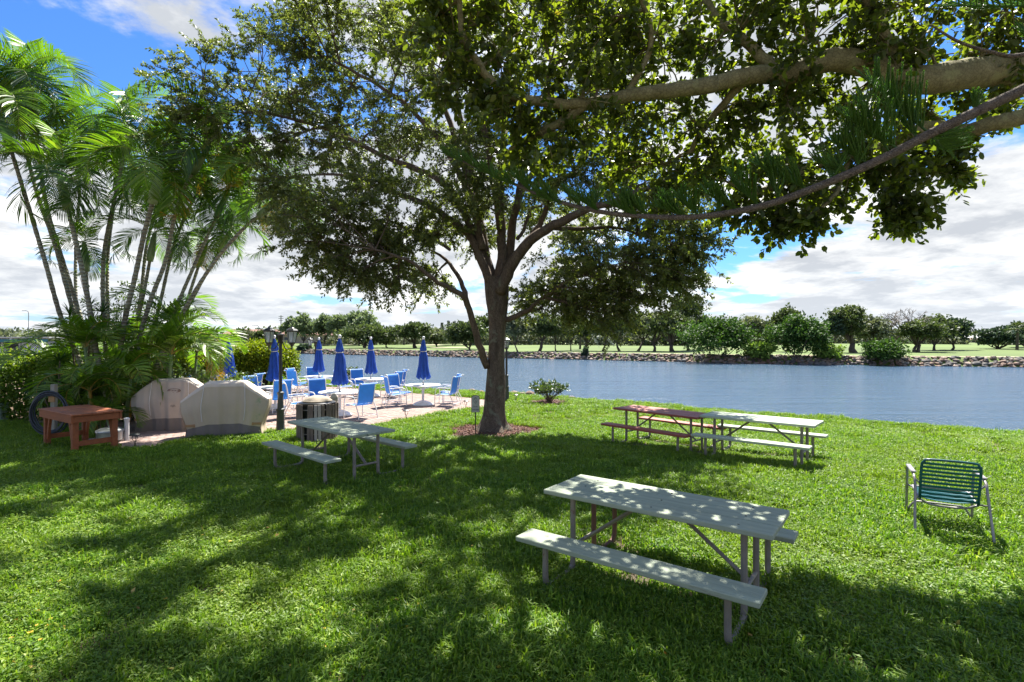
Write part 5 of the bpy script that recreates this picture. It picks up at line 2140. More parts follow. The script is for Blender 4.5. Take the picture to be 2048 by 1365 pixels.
# ------------------------------------------------------------------ palms
def frond_mesh(name, L, n, ll, droop, arch, mat, rmat, seed, vee=.35, wid=.032, tone=0.0):
    """pinnate leaf growing along +y from the origin, arching and drooping"""
    rg = random.Random(seed)
    q = MB()
    K = 14
    pts = []
    y, z, ang = 0.0, 0.0, arch
    for i in range(K + 1):
        pts.append(Vector((0.03 * math.sin(i * .5 + seed) * L * .3, y, z)))
        st = L / K
        y += math.cos(ang) * st
        z += math.sin(ang) * st
        ang -= droop / K * (1 + 1.2 * i / K)
    rr_ = [.010 * (1 - i / (K + 1)) + .003 for i in range(K + 1)]
    q.tube(pts, rr_, 5, caps=False, tint=0)
    nrf = len(q.f)
    for i in range(n):
        t = .10 + .90 * i / (n - 1)
        u = t * K
        k = min(K - 1, int(u))
        p_ = pts[k].lerp(pts[k + 1], u - k)
        d = (pts[k + 1] - pts[k]).normalized()
        upv = Vector((1, 0, 0)).cross(d).normalized()
        l_ = ll * (math.sin(math.pi * min(1, .16 + t * .86)) ** .55) * rg.uniform(.9, 1.08)
        for s in (-1, 1):
            out = (Vector((s, 0, 0)) * .85 + d * (.35 + .55 * t) + upv * vee * rg.uniform(.85, 1.15)).normalized()
            w_ = wid * rg.uniform(.8, 1.1) * (.55 + .45 * math.sin(math.pi * min(1, t + .15)))
            wv = d * .8 + upv * .35 * s * rg.uniform(-1, 1)
            wv = (wv - out * wv.dot(out)).normalized() * w_ / 2
            dr = .38 + rg.uniform(-.06, .06)
            a = p_
            b_ = p_ + out * l_ * .45 + Vector((0, 0, -dr * l_ * .10))
            c_ = p_ + out * l_ * .80 + Vector((0, 0, -dr * l_ * .38))
            e_ = p_ + out * l_ * .98 + Vector((0, 0, -dr * l_ * .80))
            tt = min(1, max(0, rg.betavariate(2.5, 2.5) + tone))
            q.add([a - wv * .5, a + wv * .5, b_ + wv, b_ - wv, c_ + wv * .75, c_ - wv * .75, e_], [(0, 1, 2, 3), (3, 2, 4, 5), (5, 4, 6)], tt)
    me = q.mesh(name, [mat, rmat], tint=True)
    idx = np.zeros(len(me.polygons), dtype=np.int32)
    idx[:nrf] = 1
    me.polygons.foreach_set('material_index', idx)
    return me


FR = {}
for i in range(4):
    FR['up%d' % i] = frond_mesh('frond', 2.6, 44, .72, 1.7 + .2 * i, .3, M_palm, M_rachis, 10 + i, .45, .048, .08)
    FR['mid%d' % i] = frond_mesh('frond', 2.6, 44, .72, 2.3 + .25 * i, .25, M_palm, M_rachis, 20 + i, .15, .048)
    FR['dk%d' % i] = frond_mesh('frond', 2.4, 44, .70, 2.2 + .25 * i, .2, M_palmdark, M_rachis, 30 + i, .15, .048)
FR['yel0'] = frond_mesh('frond', 2.1, 40, .5, 2.6, .1, M_palmyel, M_rachis_o, 41, .1, .034)
FR['yel1'] = frond_mesh('frond', 1.7, 34, .42, 2.2, .2, M_palmyel, M_rachis_o, 42, .2, .034)
FR['dry0'] = frond_mesh('frond', 1.9, 30, .45, 2.8, .0, M_palmdry, M_palmdry, 43, -.1, .022)
for i in range(3):
    FR['low%d' % i] = frond_mesh('frond', 1.9, 40, .52, 1.6 + .3 * i, .3, [M_palm, M_palm, M_palm][i], [M_rachis, M_rachis, M_rachis_o][i], 50 + i, .3, .046, .14)


def put_frond(key, parent, base, az, el, roll=0.0, s=1.0):
    o = link('frond', FR[key], parent)
    o.location = base
    M3 = Matrix.Rotation(az, 3, 'Z') @ Matrix.Rotation(el, 3, 'X') @ Matrix.Rotation(roll, 3, 'Y')
    o.rotation_euler = M3.to_euler()
    o.scale = (s, s, s)
    return o


def palm(label, path, Y0, dY, r0, r1, nfr, seed, s=1.0, dry=0, yel=0, shaft=True):
    rg = random.Random(seed)
    pts = px_path(path, Y0, dY)
    base = pts[0].copy()
    t = thing('palm_tree', label, 'palm', (base.x, base.y, base.z), 0, 'slender palms of the clump')
    loc = [p_ - base for p_ in pts]
    sp_ = smooth_path(loc, 9)
    n = len(sp_)
    q = MB()
    rad = [.54 * (r1 + (r0 - r1) * (1 - i / (n - 1))) * (1.0 + (.10 if i % 2 else -.03)) for i in range(n)]
    q.tube(sp_, rad, 9)
    q.build('trunk', M_palmbark, t, smooth=False)
    top = sp_[-1]
    d = (sp_[-1] - sp_[-4]).normalized()
    if shaft:
        q = MB()
        q.tube([top - d * .05, top + d * .15, top + d * .55, top + d * .85], [r1 * 1.1, r1 * 1.35, r1 * 1.1, r1 * .6], 9)
        q.build('crownshaft', M_shaft, t, smooth=True)
        top = top + d * .75
    a0 = rg.uniform(0, 6.28)
    for k in range(nfr):
        f = k / nfr
        az = a0 + k * 2.4 + rg.uniform(-.2, .2)
        el = 1.30 - 1.5 * f ** .8 + rg.uniform(-.1, .1)
        key = ('up' if f < .4 else ('mid' if rg.random() < .6 else 'dk')) + str(rg.randrange(4))
        put_frond(key, t, top + Vector((0, 0, .08 * (1 - f))), az, el, rg.uniform(-.5, .5), s * rg.uniform(.85, 1.05))
    for k in range(dry):
        put_frond('dry0', t, top - d * .2, rg.uniform(0, 6.28), -.55, rg.uniform(-.5, .5), s * .9)
    for k in range(yel):
        put_frond('yel%d' % (k % 2), t, top - d * .1, rg.uniform(0, 6.28), -.1, rg.uniform(-.5, .5), s * .9)
    return t


M_palmbark = bpy.data.materials.new('palm_bark')
M_palmbark.use_nodes = True
T = NT(M_palmbark.node_tree)
_pb = T.n['Principled BSDF']
_tc = T.node('ShaderNodeTexCoord')
_sp = T.node('ShaderNodeSeparateXYZ')
T.put(_sp, 0, _tc.outputs['Object'])
_nz = T.noise(_tc.outputs['Object'], 1.6, 4.0, .6)
_nf = T.noise(_tc.outputs['Object'], 14.0, 5.0, .65)
_ph = T.math('ADD', T.math('MULTIPLY', _sp.outputs[2], 62.0), T.math('MULTIPLY', _nz, 9.0))
_w = T.math('SINE', _ph)
_ring = T.maprange(_w, .55, .95, 0, 1)
_c = T.ramp(T.math('ADD', T.math('MULTIPLY', _nz, .5), T.math('MULTIPLY', _nf, .5)), [(.38, (.16, .135, .10)), (.50, (.27, .255, .175)), (.64, (.35, .37, .26))])
_c = T.mix(T.math('MULTIPLY', _ring, .75), _c, (.07, .055, .04))
T.put(_pb, 'Base Color', _c)
T.put(_pb, 'Roughness', .85)
_bn = T.node('ShaderNodeBump')
T.put(_bn, 'Height', _w)
T.put(_bn, 'Strength', .6)
T.put(_bn, 'Distance', .02)
T.put(_pb, 'Normal', _bn.outputs[0])
PALMS = [
    ('short palm stem with its crown half way up behind the upright stems', [(250, 815), (262, 700), (285, 600), (300, 520)], 15.9, .2, .10, .08, 8, 21, .75, 0, 0),
    ('middle height palm at the lake side with yellowing fronds', [(318, 815), (345, 700), (372, 610), (398, 530)], 16.4, .2, .10, .08, 8, 22, .75, 0, 1),
    ('thin palm whose small crown hangs beside the rightmost stem', [(300, 815), (335, 700), (390, 590), (440, 500)], 16.0, .2, .09, .07, 8, 23, .75, 0, 0),
    ('low palm with its crown between the leftmost stems', [(200, 820), (190, 720), (178, 620), (172, 540)], 15.6, .2, .10, .08, 7, 24, .65, 0, 0),
    ('leftmost leaning palm stem whose crown is cut by the left edge', [(190, 815), (160, 725), (122, 635), (92, 530), (62, 430), (22, 300)], 15.2, -.8, .12, .085, 11, 1, .95, 0, 0),
    ('second palm stem from the left with the tallest arching crown', [(205, 820), (178, 720), (140, 600), (110, 490), (75, 390), (48, 280), (45, 225)], 15.6, -.4, .115, .08, 12, 2, 1.0, 1, 0),
    ('palm stem curving left beneath the high bright green crown', [(212, 815), (186, 720), (155, 615), (125, 520), (95, 420), (80, 330), (70, 232)], 15.9, .2, .12, .085, 12, 3, 1.05, 1, 0),
    ('greenish palm stem with a pale crownshaft at middle height', [(222, 820), (198, 730), (180, 620), (160, 520), (145, 455), (135, 415)], 14.6, -.2, .125, .095, 10, 4, .9, 0, 0),
    ('thin straight palm stem behind the greenish one', [(212, 800), (165, 700), (152, 600), (152, 480), (158, 400), (160, 330)], 17.0, .6, .10, .07, 9, 5, .95, 0, 0),
    ('upright palm stem at the middle of the clump with an arched top', [(228, 818), (212, 700), (206, 600), (208, 510), (222, 430), (240, 350), (248, 305)], 15.4, .4, .115, .08, 11, 6, 1.0, 0, 1),
    ('short thin palm stem close behind the upright one', [(236, 815), (222, 710), (215, 600), (216, 510), (225, 430), (232, 380)], 16.6, .5, .10, .075, 9, 7, .95, 1, 0),
    ('palm stem leaning right with a loose brown sheath below its crown', [(225, 835), (236, 740), (250, 640), (270, 555), (288, 470), (305, 405)], 14.5, -.3, .13, .10, 11, 8, .95, 0, 1),
    ('long palm stem leaning right and reaching the tallest middle crown', [(265, 830), (275, 700), (300, 605), (332, 520), (350, 430), (372, 370), (386, 345)], 14.8, -.2, .115, .08, 11, 9, 1.0, 0, 1),
    ('grey palm stem behind the pair that leans right', [(262, 810), (268, 690), (282, 590), (292, 500), (306, 440), (318, 400)], 16.8, .5, .10, .08, 9, 10, .9, 1, 0),
    ('slim palm stem crossing behind the long leaning one', [(285, 812), (300, 700), (322, 600), (345, 500), (372, 430), (400, 375)], 16.2, .6, .10, .075, 10, 11, .95, 0, 1),
    ('palm stem near the right of the clump ending in a drooping crown', [(300, 825), (325, 720), (350, 625), (385, 540), (412, 480), (435, 430)], 15.6, .2, .105, .075, 9, 12, .85, 0, 0),
    ('rightmost palm stem leaning far right towards the big tree', [(285, 832), (312, 735), (345, 665), (392, 580), (440, 510), (490, 455), (520, 430)], 14.9, -.3, .11, .075, 10, 13, .85, 0, 1),
]
for a in PALMS:
    palm(*a)

# young low palms and ferns at the foot of the clump
for i, (lab, px, py, Y, h, n, s, key) in enumerate([
    ('young palm with bright fronds arching to the left over the hedge', 185, 830, 14.4, 2.1, 10, 1.0, 'low'),
    ('tall young palm on the right side of the clump', 345, 815, 15.8, 2.7, 10, 1.05, 'low'),
    ('young palm with an orange yellow stem behind the red work table', 192, 845, 13.2, 1.0, 9, .85, 'low'),
    ('young palm in the middle of the clump with hanging fronds', 250, 840, 13.6, 1.3, 9, .85, 'low'),
    ('young palm with pale green stem and fan of fronds behind the left grill cover', 255, 835, 14.6, 1.1, 8, .8, 'low'),
    ('young palm arching right over the left grill cover', 335, 825, 14.6, 1.9, 10, 1.05, 'low'),
    ('young palm with sunlit fronds near the round bush', 385, 800, 16.0, 1.9, 9, 1.05, 'low'),
    ('young palm at the dark left side of the clump', 120, 825, 15.4, 1.5, 8, .9, 'low'),
    ('young palm low in the shade behind the metal tub', 225, 850, 12.9, .35, 9, .62, 'low'),
    ('young palm behind the clump on the lake side', 300, 800, 17.5, 1.7, 9, .95, 'low'),
]):
    rg = random.Random(100 + i)
    p = G(px, py)
    x, y = (px - 1024) / FPX * Y, Y
    t = thing('young_palm', lab, 'palm', (x, y, gz(x, y)), 0, 'young palms at the foot of the clump')
    q = MB()
    lean = Vector((rg.uniform(-.2, .2), rg.uniform(-.2, .1), 0))
    q.tube([(0, 0, -.05), tuple(lean * .5 + Vector((0, 0, h * .5))), tuple(lean + Vector((0, 0, h)))], [.055, .045, .035], 8)
    q.build('stem', M_rachis_o if i in (2, 4) else M_shaft, t, smooth=True)
    a0 = rg.uniform(0, 6)
    for k in range(n):
        f = k / n
        put_frond('low%d' % rg.randrange(3), t, lean + Vector((0, 0, h)), a0 + k * 2.4, 1.25 - 1.15 * f, rg.uniform(-.4, .4), s * rg.uniform(.85, 1.1))
    if i == 6:
        put_frond('yel1', t, lean + Vector((0, 0, h * .9)), -math.pi / 2 - .6, .3, .2, .95)


# ------------------------------------------------------------------ hedges and bushes: a shell of leaves on a dark twiggy core
M_core = simple('bush_twigs', (0.035, 0.035, 0.018), 0.95, 0.3, 6.0)


def leafy(name, label, cat, sampler, n, Ls, mat, seed, stems, group=None, ratio=(.42, .6), part='foliage', up=.8, cl=9, clr=.14, shape='quad', toptint=None):
    """sampler(rng, m) -> (points, outward normals)"""
    rg = np.random.default_rng(seed)
    m = max(1, n // cl)
    P, Nn = sampler(rg, m)
    P = np.repeat(P, cl, 0) + rg.normal(size=(m * cl, 3)) * clr
    Nn = np.repeat(Nn, cl, 0)
    k = len(P)
    d = unit(Nn * .7 + rg.normal(size=(k, 3)) * .75)
    upv = unit(rg.normal(size=(k, 3)) * .5 + Nn * .4 + np.array([0, 0, up]))
    L = rg.uniform(Ls[0], Ls[1], k)
    tint = rg.beta(2.2, 2.2, k)
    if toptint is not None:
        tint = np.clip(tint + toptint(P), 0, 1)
    base = P.mean(0)
    t = thing(name, label, cat, (float(base[0]), float(base[1]), gz(float(base[0]), float(base[1])) if base[1] < 40 else 0), 0, group)
    off = np.array(t.location)
    o = leaves_obj(part, P - off, d, upv, L, L * rg.uniform(ratio[0], ratio[1], k), tint, mat, t, shape)
    tag(o, kind='stuff')
    q = MB()
    for s_ in stems(random.Random(seed)):
        q.tube([Vector(p_) - Vector(off) for p_ in s_[0]], s_[1], 5, caps=False)
    if q.f:
        tag(q.build('stems', M_core, t), kind='stuff')
    return t


def hedge_sampler(x0, x1, y0f, y1f, hf):
    def f(rg, m):
        x = rg.uniform(x0, x1, m)
        u = rg.random(m)
        P = np.zeros((m, 3))
        N_ = np.zeros((m, 3))
        for i in range(m):
            ya, yb = y0f(x[i]), y1f(x[i])
            h = hf(x[i]) + .07 * math.sin(x[i] * 3.1) + .05 * math.sin(x[i] * 7)
            dep = abs(rg.normal(0, .10))
            if u[i] < .50:
                z = rg.uniform(.05, h)
                bul = .12 * math.sin(x[i] * 2.3 + z * 2.0)
                P[i] = (x[i], ya + dep + bul, z)
                N_[i] = (0, -1, .2)
            elif u[i] < .85:
                P[i] = (x[i], rg.uniform(ya, yb), h - dep * .6 + rg.normal(0, .03))
                N_[i] = (0, 0, 1)
            else:
                P[i] = (x[i], yb - dep, rg.uniform(.1, h))
                N_[i] = (0, 1, .2)
        P[:, 2] += -.13
        return P, N_
    return f


def hedge_stems(x0, x1, yf, h):
    def f(rg):
        out = []
        x = x0
        while x < x1:
            for _ in range(3):
                xx = x + rg.uniform(-.2, .2)
                yy = yf(xx) + rg.uniform(.15, .6)
                a = Vector((xx, yy, -.2))
                b_ = a + Vector((rg.uniform(-.3, .3), rg.uniform(-.25, .1), h * rg.uniform(.7, .95)))
                out.append(([a, a.lerp(b_, .5) + Vector((rg.uniform(-.1, .1), 0, 0)), b_], [.02, .014, .006]))
            x += .25
        return out
    return f


leafy('hedge', 'clipped green hedge with yellow-green top tinted as if sunlit at the left edge', 'hedge', hedge_sampler(-24, -11.6, lambda x: 14.9 + (-12 - x) * .10, lambda x: 17.0 + (-12 - x) * .10, lambda x: 1.66 if x < -13.2 else 1.66 - .25 * (x + 13.2)),
      60000, (.085, .14), M_hedge, 61, hedge_stems(-24, -11.6, lambda x: 15.2, 1.55), toptint=lambda P: .30 * np.clip((P[:, 2] - 1.1) / .4, 0, 1) - .12)  # sunlight put into the leaf colour: tint brightens towards the hedge top


def ball_sampler(cx, cy, rx, ry, h, low=.0, p=4.0):
    def f(rg, m):
        d = rand_dirs(m, rg)
        d[:, 2] = np.abs(d[:, 2]) * 1.0 - .25 * (rg.random(m) < .35)
        d = unit(d)
        s = (np.abs(d[:, 0]) ** p + np.abs(d[:, 1]) ** p + np.abs(d[:, 2]) ** p) ** (-1 / p)
        q_ = (1 - np.abs(rg.normal(0, .07, m)))[:, None] * s[:, None] ** .6
        P = d * q_ * np.array([rx, ry, h * .55]) + np.array([cx, cy, h * .46 - .13])
        P[:, 2] = np.maximum(P[:, 2], -.05)
        return P, d
    return f


def ball_stems(cx, cy, rx, h, n=40):
    def f(rg):
        out = []
        for _ in range(n):
            a = rg.uniform(0, 6.28)
            q_ = rx * rg.uniform(.1, .85)
            s = Vector((cx + .2 * q_ * math.cos(a), cy + .2 * q_ * math.sin(a), -.2))
            e = Vector((cx + q_ * math.cos(a), cy + q_ * math.sin(a), h * rg.uniform(.5, .85)))
            out.append(([s, s.lerp(e, .5) + Vector((0, 0, .1)), e], [.022, .014, .006]))
        return out
    return f


bx = lambda px, Y: (px - 1024) / FPX * Y
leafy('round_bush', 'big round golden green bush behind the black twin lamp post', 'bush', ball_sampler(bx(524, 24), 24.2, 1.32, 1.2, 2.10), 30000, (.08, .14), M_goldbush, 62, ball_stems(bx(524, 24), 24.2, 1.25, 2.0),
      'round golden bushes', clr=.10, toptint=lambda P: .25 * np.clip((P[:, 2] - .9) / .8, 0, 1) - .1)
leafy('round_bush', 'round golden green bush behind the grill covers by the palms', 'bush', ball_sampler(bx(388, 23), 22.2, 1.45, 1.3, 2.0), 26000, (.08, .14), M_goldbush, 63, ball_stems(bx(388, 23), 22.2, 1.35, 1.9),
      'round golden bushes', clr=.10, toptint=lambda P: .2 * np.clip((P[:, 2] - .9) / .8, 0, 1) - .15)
leafy('undergrowth', 'dark leafy undergrowth filling the foot of the palm clump', 'shrub', hedge_sampler(-13.0, -8.7, lambda x: 14.9, lambda x: 17.5, lambda x: 1.0), 9000, (.08, .16), M_shrub, 64, hedge_stems(-13, -8.7, lambda x: 15.2, .9), clr=.2)


# the low shrub by the water
def shrub(name, label, cx, cy, h, w, ns, nl, mat, Ls, seed, group=None):
    rg = random.Random(seed)
    t = thing(name, label, 'shrub', (cx, cy, gz(cx, cy)), 0, group)
    q = MB()
    tw = []
    for i in range(ns):
        a = rg.uniform(0, 6.28)
        e = Vector((w * rg.uniform(.2, 1) * math.cos(a), w * rg.uniform(.2, 1) * math.sin(a), h * rg.uniform(.55, 1)))
        p_ = smooth_path([(rg.uniform(-.08, .08), rg.uniform(-.08, .08), 0), tuple(e * .5 + Vector((0, 0, .06))), tuple(e)], 3)
        q.tube(p_, rlist(len(p_), .013, .004), 5)
        for k in range(4):
            tw.append((p_[-1 - (k % 3)], (e.normalized() * .6 + Vector((rg.gauss(0, .5), rg.gauss(0, .5), rg.gauss(.2, .3)))).normalized(), .22))
    tag(q.build('stems', M_limb, t), kind='stuff')
    leaves_on_twigs('foliage', tw, nl, Ls, (.4, .52), mat, t, np.random.default_rng(seed), 'broad', .7, .0)
    return t


shrub('low_shrub', 'low leafy shrub in its own mulch bed beside the lake edge', SHRUBC.x - .02, SHRUBC.y, .68, .72, 34, 11, M_shrub, (.07, .12), 71)
shrub('low_shrub', 'small red-tipped shrub at the water edge behind the parasols', bx(703, 27.5), 27.4, .85, .5, 16, 10, M_shrub, (.08, .13), 72)

# spiky dracaena heads and the upright bush inside the palms
q0 = MB()
rg = random.Random(8)
for k in range(46):
    a, e = rg.uniform(0, 6.28), rg.uniform(-.3, 1.3)
    d = Vector((math.cos(a) * math.cos(e), math.sin(a) * math.cos(e), math.sin(e)))
    s = d.cross(Vector((0, 0, 1))).normalized() * .016
    L = rg.uniform(.32, .5)
    q0.add([s * .6, -s * .6, d * L * .5 - s + Vector((0, 0, .0)), d * L * .5 + s, d * L + Vector((0, 0, -.10))], [(0, 1, 2, 3), (3, 2, 4)], rg.random())
rosette = q0.mesh('leaf_rosette', M_palmdark, tint=True)
for i, (lab, px, py, Y) in enumerate([('spiky dracaena reaching over the hedge top at the left', 100, 790, 14.4), ('spiky dracaena with several heads in front of the hedge', 130, 810, 14.0),
                                      ('tall spiky dracaena between the left palm stems', 175, 800, 15.0)]):
    rg = random.Random(200 + i)
    x = bx(px, Y)
    t = thing('dracaena', lab, 'plant', (x, Y, gz(x, Y)), 0, 'spiky dracaenas')
    q = MB()
    heads = []
    for k in range(5):
        h = rg.uniform(.9, 1.9) + (1.6 if i == 2 else 0)
        e = Vector((rg.uniform(-.8, .6), rg.uniform(-.3, .3), h))
        pts = smooth_path([(0, 0, -.05), tuple(e * .5 + Vector((-.1, 0, 0))), tuple(e)], 3)
        q.tube(pts, rlist(len(pts), .028, .014), 6)
        heads.append(e)
    q.build('stem', M_limb, t, smooth=True)
    for e in heads:
        link('leaf_rosette', rosette, t, e, (rg.uniform(-.5, .5), rg.uniform(-.5, .5), rg.uniform(0, 6)))
for i, (lab, px, Y, h) in enumerate([('upright leafy bush seen between the middle palm stems', 228, 17.2, 4.6), ('upright leafy bush behind the right palm stems', 285, 17.6, 4.4)]):
    x = bx(px, Y)
    t = thing('upright_bush', lab, 'bush', (x, Y, gz(x, Y)), 0, 'upright bushes behind the palms')
    rg = random.Random(300 + i)
    q = MB()
    tw = []
    for k in range(11):
        e = Vector((rg.uniform(-.9, .9), rg.uniform(-.4, .4), h * rg.uniform(.55, 1)))
        pts = smooth_path([(rg.uniform(-.2, .2), 0, 0), tuple(e * .5), tuple(e)], 5)
        q.tube(pts, rlist(len(pts), .03, .006), 5)
        for p_ in pts[3:]:
            for w_ in range(4):
                tw.append((p_, Vector((rg.gauss(0, 1), rg.gauss(0, 1), rg.uniform(0, 1))).normalized(), .25))
    tag(q.build('stems', M_limb, t), kind='stuff')
    leaves_on_twigs('foliage', tw, 7, (.08, .13), (.4, .5), M_shrub, t, np.random.default_rng(300 + i))

# ------------------------------------------------------------------ trees beyond the lake
M_fl = {
    'oak': leafmat('far_oak_leaf', [(0.0, (0.035, 0.054, 0.026)), (0.5, (0.077, 0.106, 0.045)), (1.0, (0.160, 0.200, 0.080))], 0.5, 0.25, (1.2, 1.3, .6), .12),
    'grey': leafmat('far_grey_leaf', [(0.0, (0.080, 0.099, 0.064)), (0.5, (0.152, 0.179, 0.112)), (1.0, (0.256, 0.288, 0.176))], 0.6, 0.25, (1.2, 1.2, .7), .12),
    'lush': leafmat('far_lush_leaf', [(0.0, (0.020, 0.050, 0.014)), (0.5, (0.050, 0.105, 0.022)), (1.0, (0.125, 0.20, 0.040))], 0.6, 0.22, (1.2, 1.4, .5), .15),
    'wispy': leafmat('far_wispy_leaf', [(0.0, (0.088, 0.120, 0.072)), (0.5, (0.160, 0.208, 0.120)), (1.0, (0.272, 0.320, 0.176))], 0.6, 0.3, (1.2, 1.3, .7), .12),
    'dark': leafmat('far_dark_leaf', [(0.0, (0.026, 0.048, 0.032)), (0.6, (0.056, 0.088, 0.056)), (1.0, (0.096, 0.136, 0.080))], 0.5, 0.2, (1.2, 1.3, .7), .12),
    'light': leafmat('far_light_leaf', [(0.0, (0.072, 0.136, 0.029)), (0.5, (0.160, 0.256, 0.048)), (1.0, (0.320, 0.432, 0.096))], 0.6, 0.3, (1.2, 1.3, .5), .15),
}


def crown_points(rg, blobs, n, sub=9, sg=.30):
    """blobs: (cx,cy,cz,rx,ry,rz). clumpy sampling"""
    vol = np.array([b[3] * b[5] for b in blobs])
    pr = vol / vol.sum()
    P, N_ = [], []
    for b, p_ in zip(blobs, pr):
        k = max(3, int(n * p_ / sub))
        d = rand_dirs(k, rg)
        d[:, 2] = np.where(d[:, 2] < -.3, -d[:, 2], d[:, 2])
        r_ = rg.uniform(.35, 1.0, k) ** .5
        c = d * (r_ * (1 + .25 * rg.normal(size=k)))[:, None] * np.array(b[3:6]) + np.array(b[:3])
        s = sg * (b[3] + b[5]) / 2 * .55
        pts = np.repeat(c, sub, 0) + rg.normal(size=(k * sub, 3)) * s * np.array([1, 1, .65])
        P.append(pts)
        N_.append(np.repeat(d, sub, 0))
    return np.concatenate(P), np.concatenate(N_)


def far_tree(label, px, Y, top, wpx, kind='oak', crown_lo=.42, n=1700, leaf=None, seed=0, trunk=.35, group='trees beyond the lake', name='tree', cat='tree', lean=0.0, nb=9, stems=1, round_=.8, zb=None):
    rg = random.Random(seed * 7 + 3)
    ng_ = np.random.default_rng(seed * 13 + 5)
    x = bx(px, Y)
    z0 = zfar(x, Y) if zb is None else zb
    top = HOR - (HOR - top) * 1.14 if top < HOR else top
    H = CAM_H - (top - HOR) / FPX * Y - z0
    Wd = wpx * 1.14 / FPX * Y
    t = thing(name, label, cat, (x, Y, z0), 0, group)
    lo = H * crown_lo * .82
    nb += 4
    hc = H - lo
    bl = []
    for i in range(nb):
        a = rg.uniform(0, 6.28)
        q_ = (rg.random() ** .6)
        cxx = Wd / 2 * .68 * q_ * math.cos(a)
        cyy = Wd / 2 * .6 * q_ * math.sin(a)
        edge = abs(cxx) / (Wd / 2)
        cz = lo + hc * rg.uniform(.25, .78 - .35 * edge ** 2 * round_)
        rx = Wd * rg.uniform(.14, .27)
        rz = min(hc * rg.uniform(.20, .34), rx * 1.3)
        if cz + rz > H:
            cz = H - rz
        bl.append((cxx + lean * cz * .3, cyy, cz, rx, rx, rz))
    bl.append((lean * H * .3, 0, H - hc * .22, Wd * .2, Wd * .2, hc * .22))
    tr = MB()
    for s in range(stems):
        b0 = Vector((rg.uniform(-.5, .5) * (stems > 1) * Wd * .12, rg.uniform(-.3, .3), -.2))
        fork = Vector((b0.x + lean * lo * .6 + rg.uniform(-.2, .2), 0, lo * rg.uniform(.55, .85)))
        tr.tube([b0, b0.lerp(fork, .5) + Vector((rg.uniform(-.25, .25), 0, 0)), fork], [trunk * .8, trunk * .55, trunk * .45], 8)
    tko = tr.build('trunk', M_farbark, t, smooth=True)
    lb = MB()
    for b_ in bl[:8]:
        e = Vector(b_[:3])
        m = fork.lerp(e, .5) + Vector((0, 0, -.08 * (e - fork).length))
        pp = smooth_path([fork - Vector((0, 0, .1)), m, e], 3)
        lb.tube(pp, rlist(len(pp), trunk * .36, .04), 5, caps=False)
    lb.build('limbs', M_farbark, t, smooth=True)
    P, N_ = crown_points(ng_, bl, n)
    k = len(P)
    lf = leaf or (.0050 * Y)
    L = ng_.uniform(.7, 1.4, k) * lf
    tint = np.clip(ng_.beta(2, 2.2, k) + .12 * (P[:, 2] - lo - hc * .5) / hc, 0, 1)
    o = leaves_obj('crown', P, unit(N_ * .4 + ng_.normal(size=(k, 3))), unit(ng_.normal(size=(k, 3)) * .6 + np.array([0, 0, .8])), L, L * ng_.uniform(.45, .8, k), tint, M_fl[kind], t, 'quad')
    tag(o, kind='stuff')
    return t


def norfolk(label, px, Y, top, wpx, seed, base_py=None):
    rg = random.Random(seed)
    x = bx(px, Y)
    z0 = zfar(x, Y)
    H = CAM_H - (top - HOR) / FPX * Y - z0
    w = wpx / FPX * Y
    t = thing('norfolk_pine_far', label, 'tree', (x, Y, z0), 0, 'narrow pines on the skyline')
    q = MB()
    q.tube([(0, 0, -.2), (0, 0, H * .5), (0, 0, H)], [.3, .2, .04], 6)
    q.build('trunk', M_farbark, t)
    g_ = np.random.default_rng(seed)
    n = 1300
    tz = g_.random(n) ** .8
    lev = np.floor(tz * 16) / 16 + g_.normal(0, .008, n)
    z = H * (.18 + .82 * np.clip(lev, 0, 1))
    r_ = (w / 2) * .8 * (1.02 - np.clip(lev, 0, 1)) ** .75 * g_.random(n) ** .5
    a = g_.uniform(0, 6.28, n)
    P = np.stack([r_ * np.cos(a), r_ * np.sin(a), z + .05 * r_], 1)
    d = unit(np.stack([np.cos(a), np.sin(a), g_.normal(.2, .3, n)], 1))
    L = g_.uniform(.3, .8, n)
    tag(leaves_obj('crown', P, d, unit(g_.normal(size=(n, 3)) * .5 + np.array([0, 0, 1])), L, L * .5, g_.random(n), M_fl['dark'], t), kind='stuff')


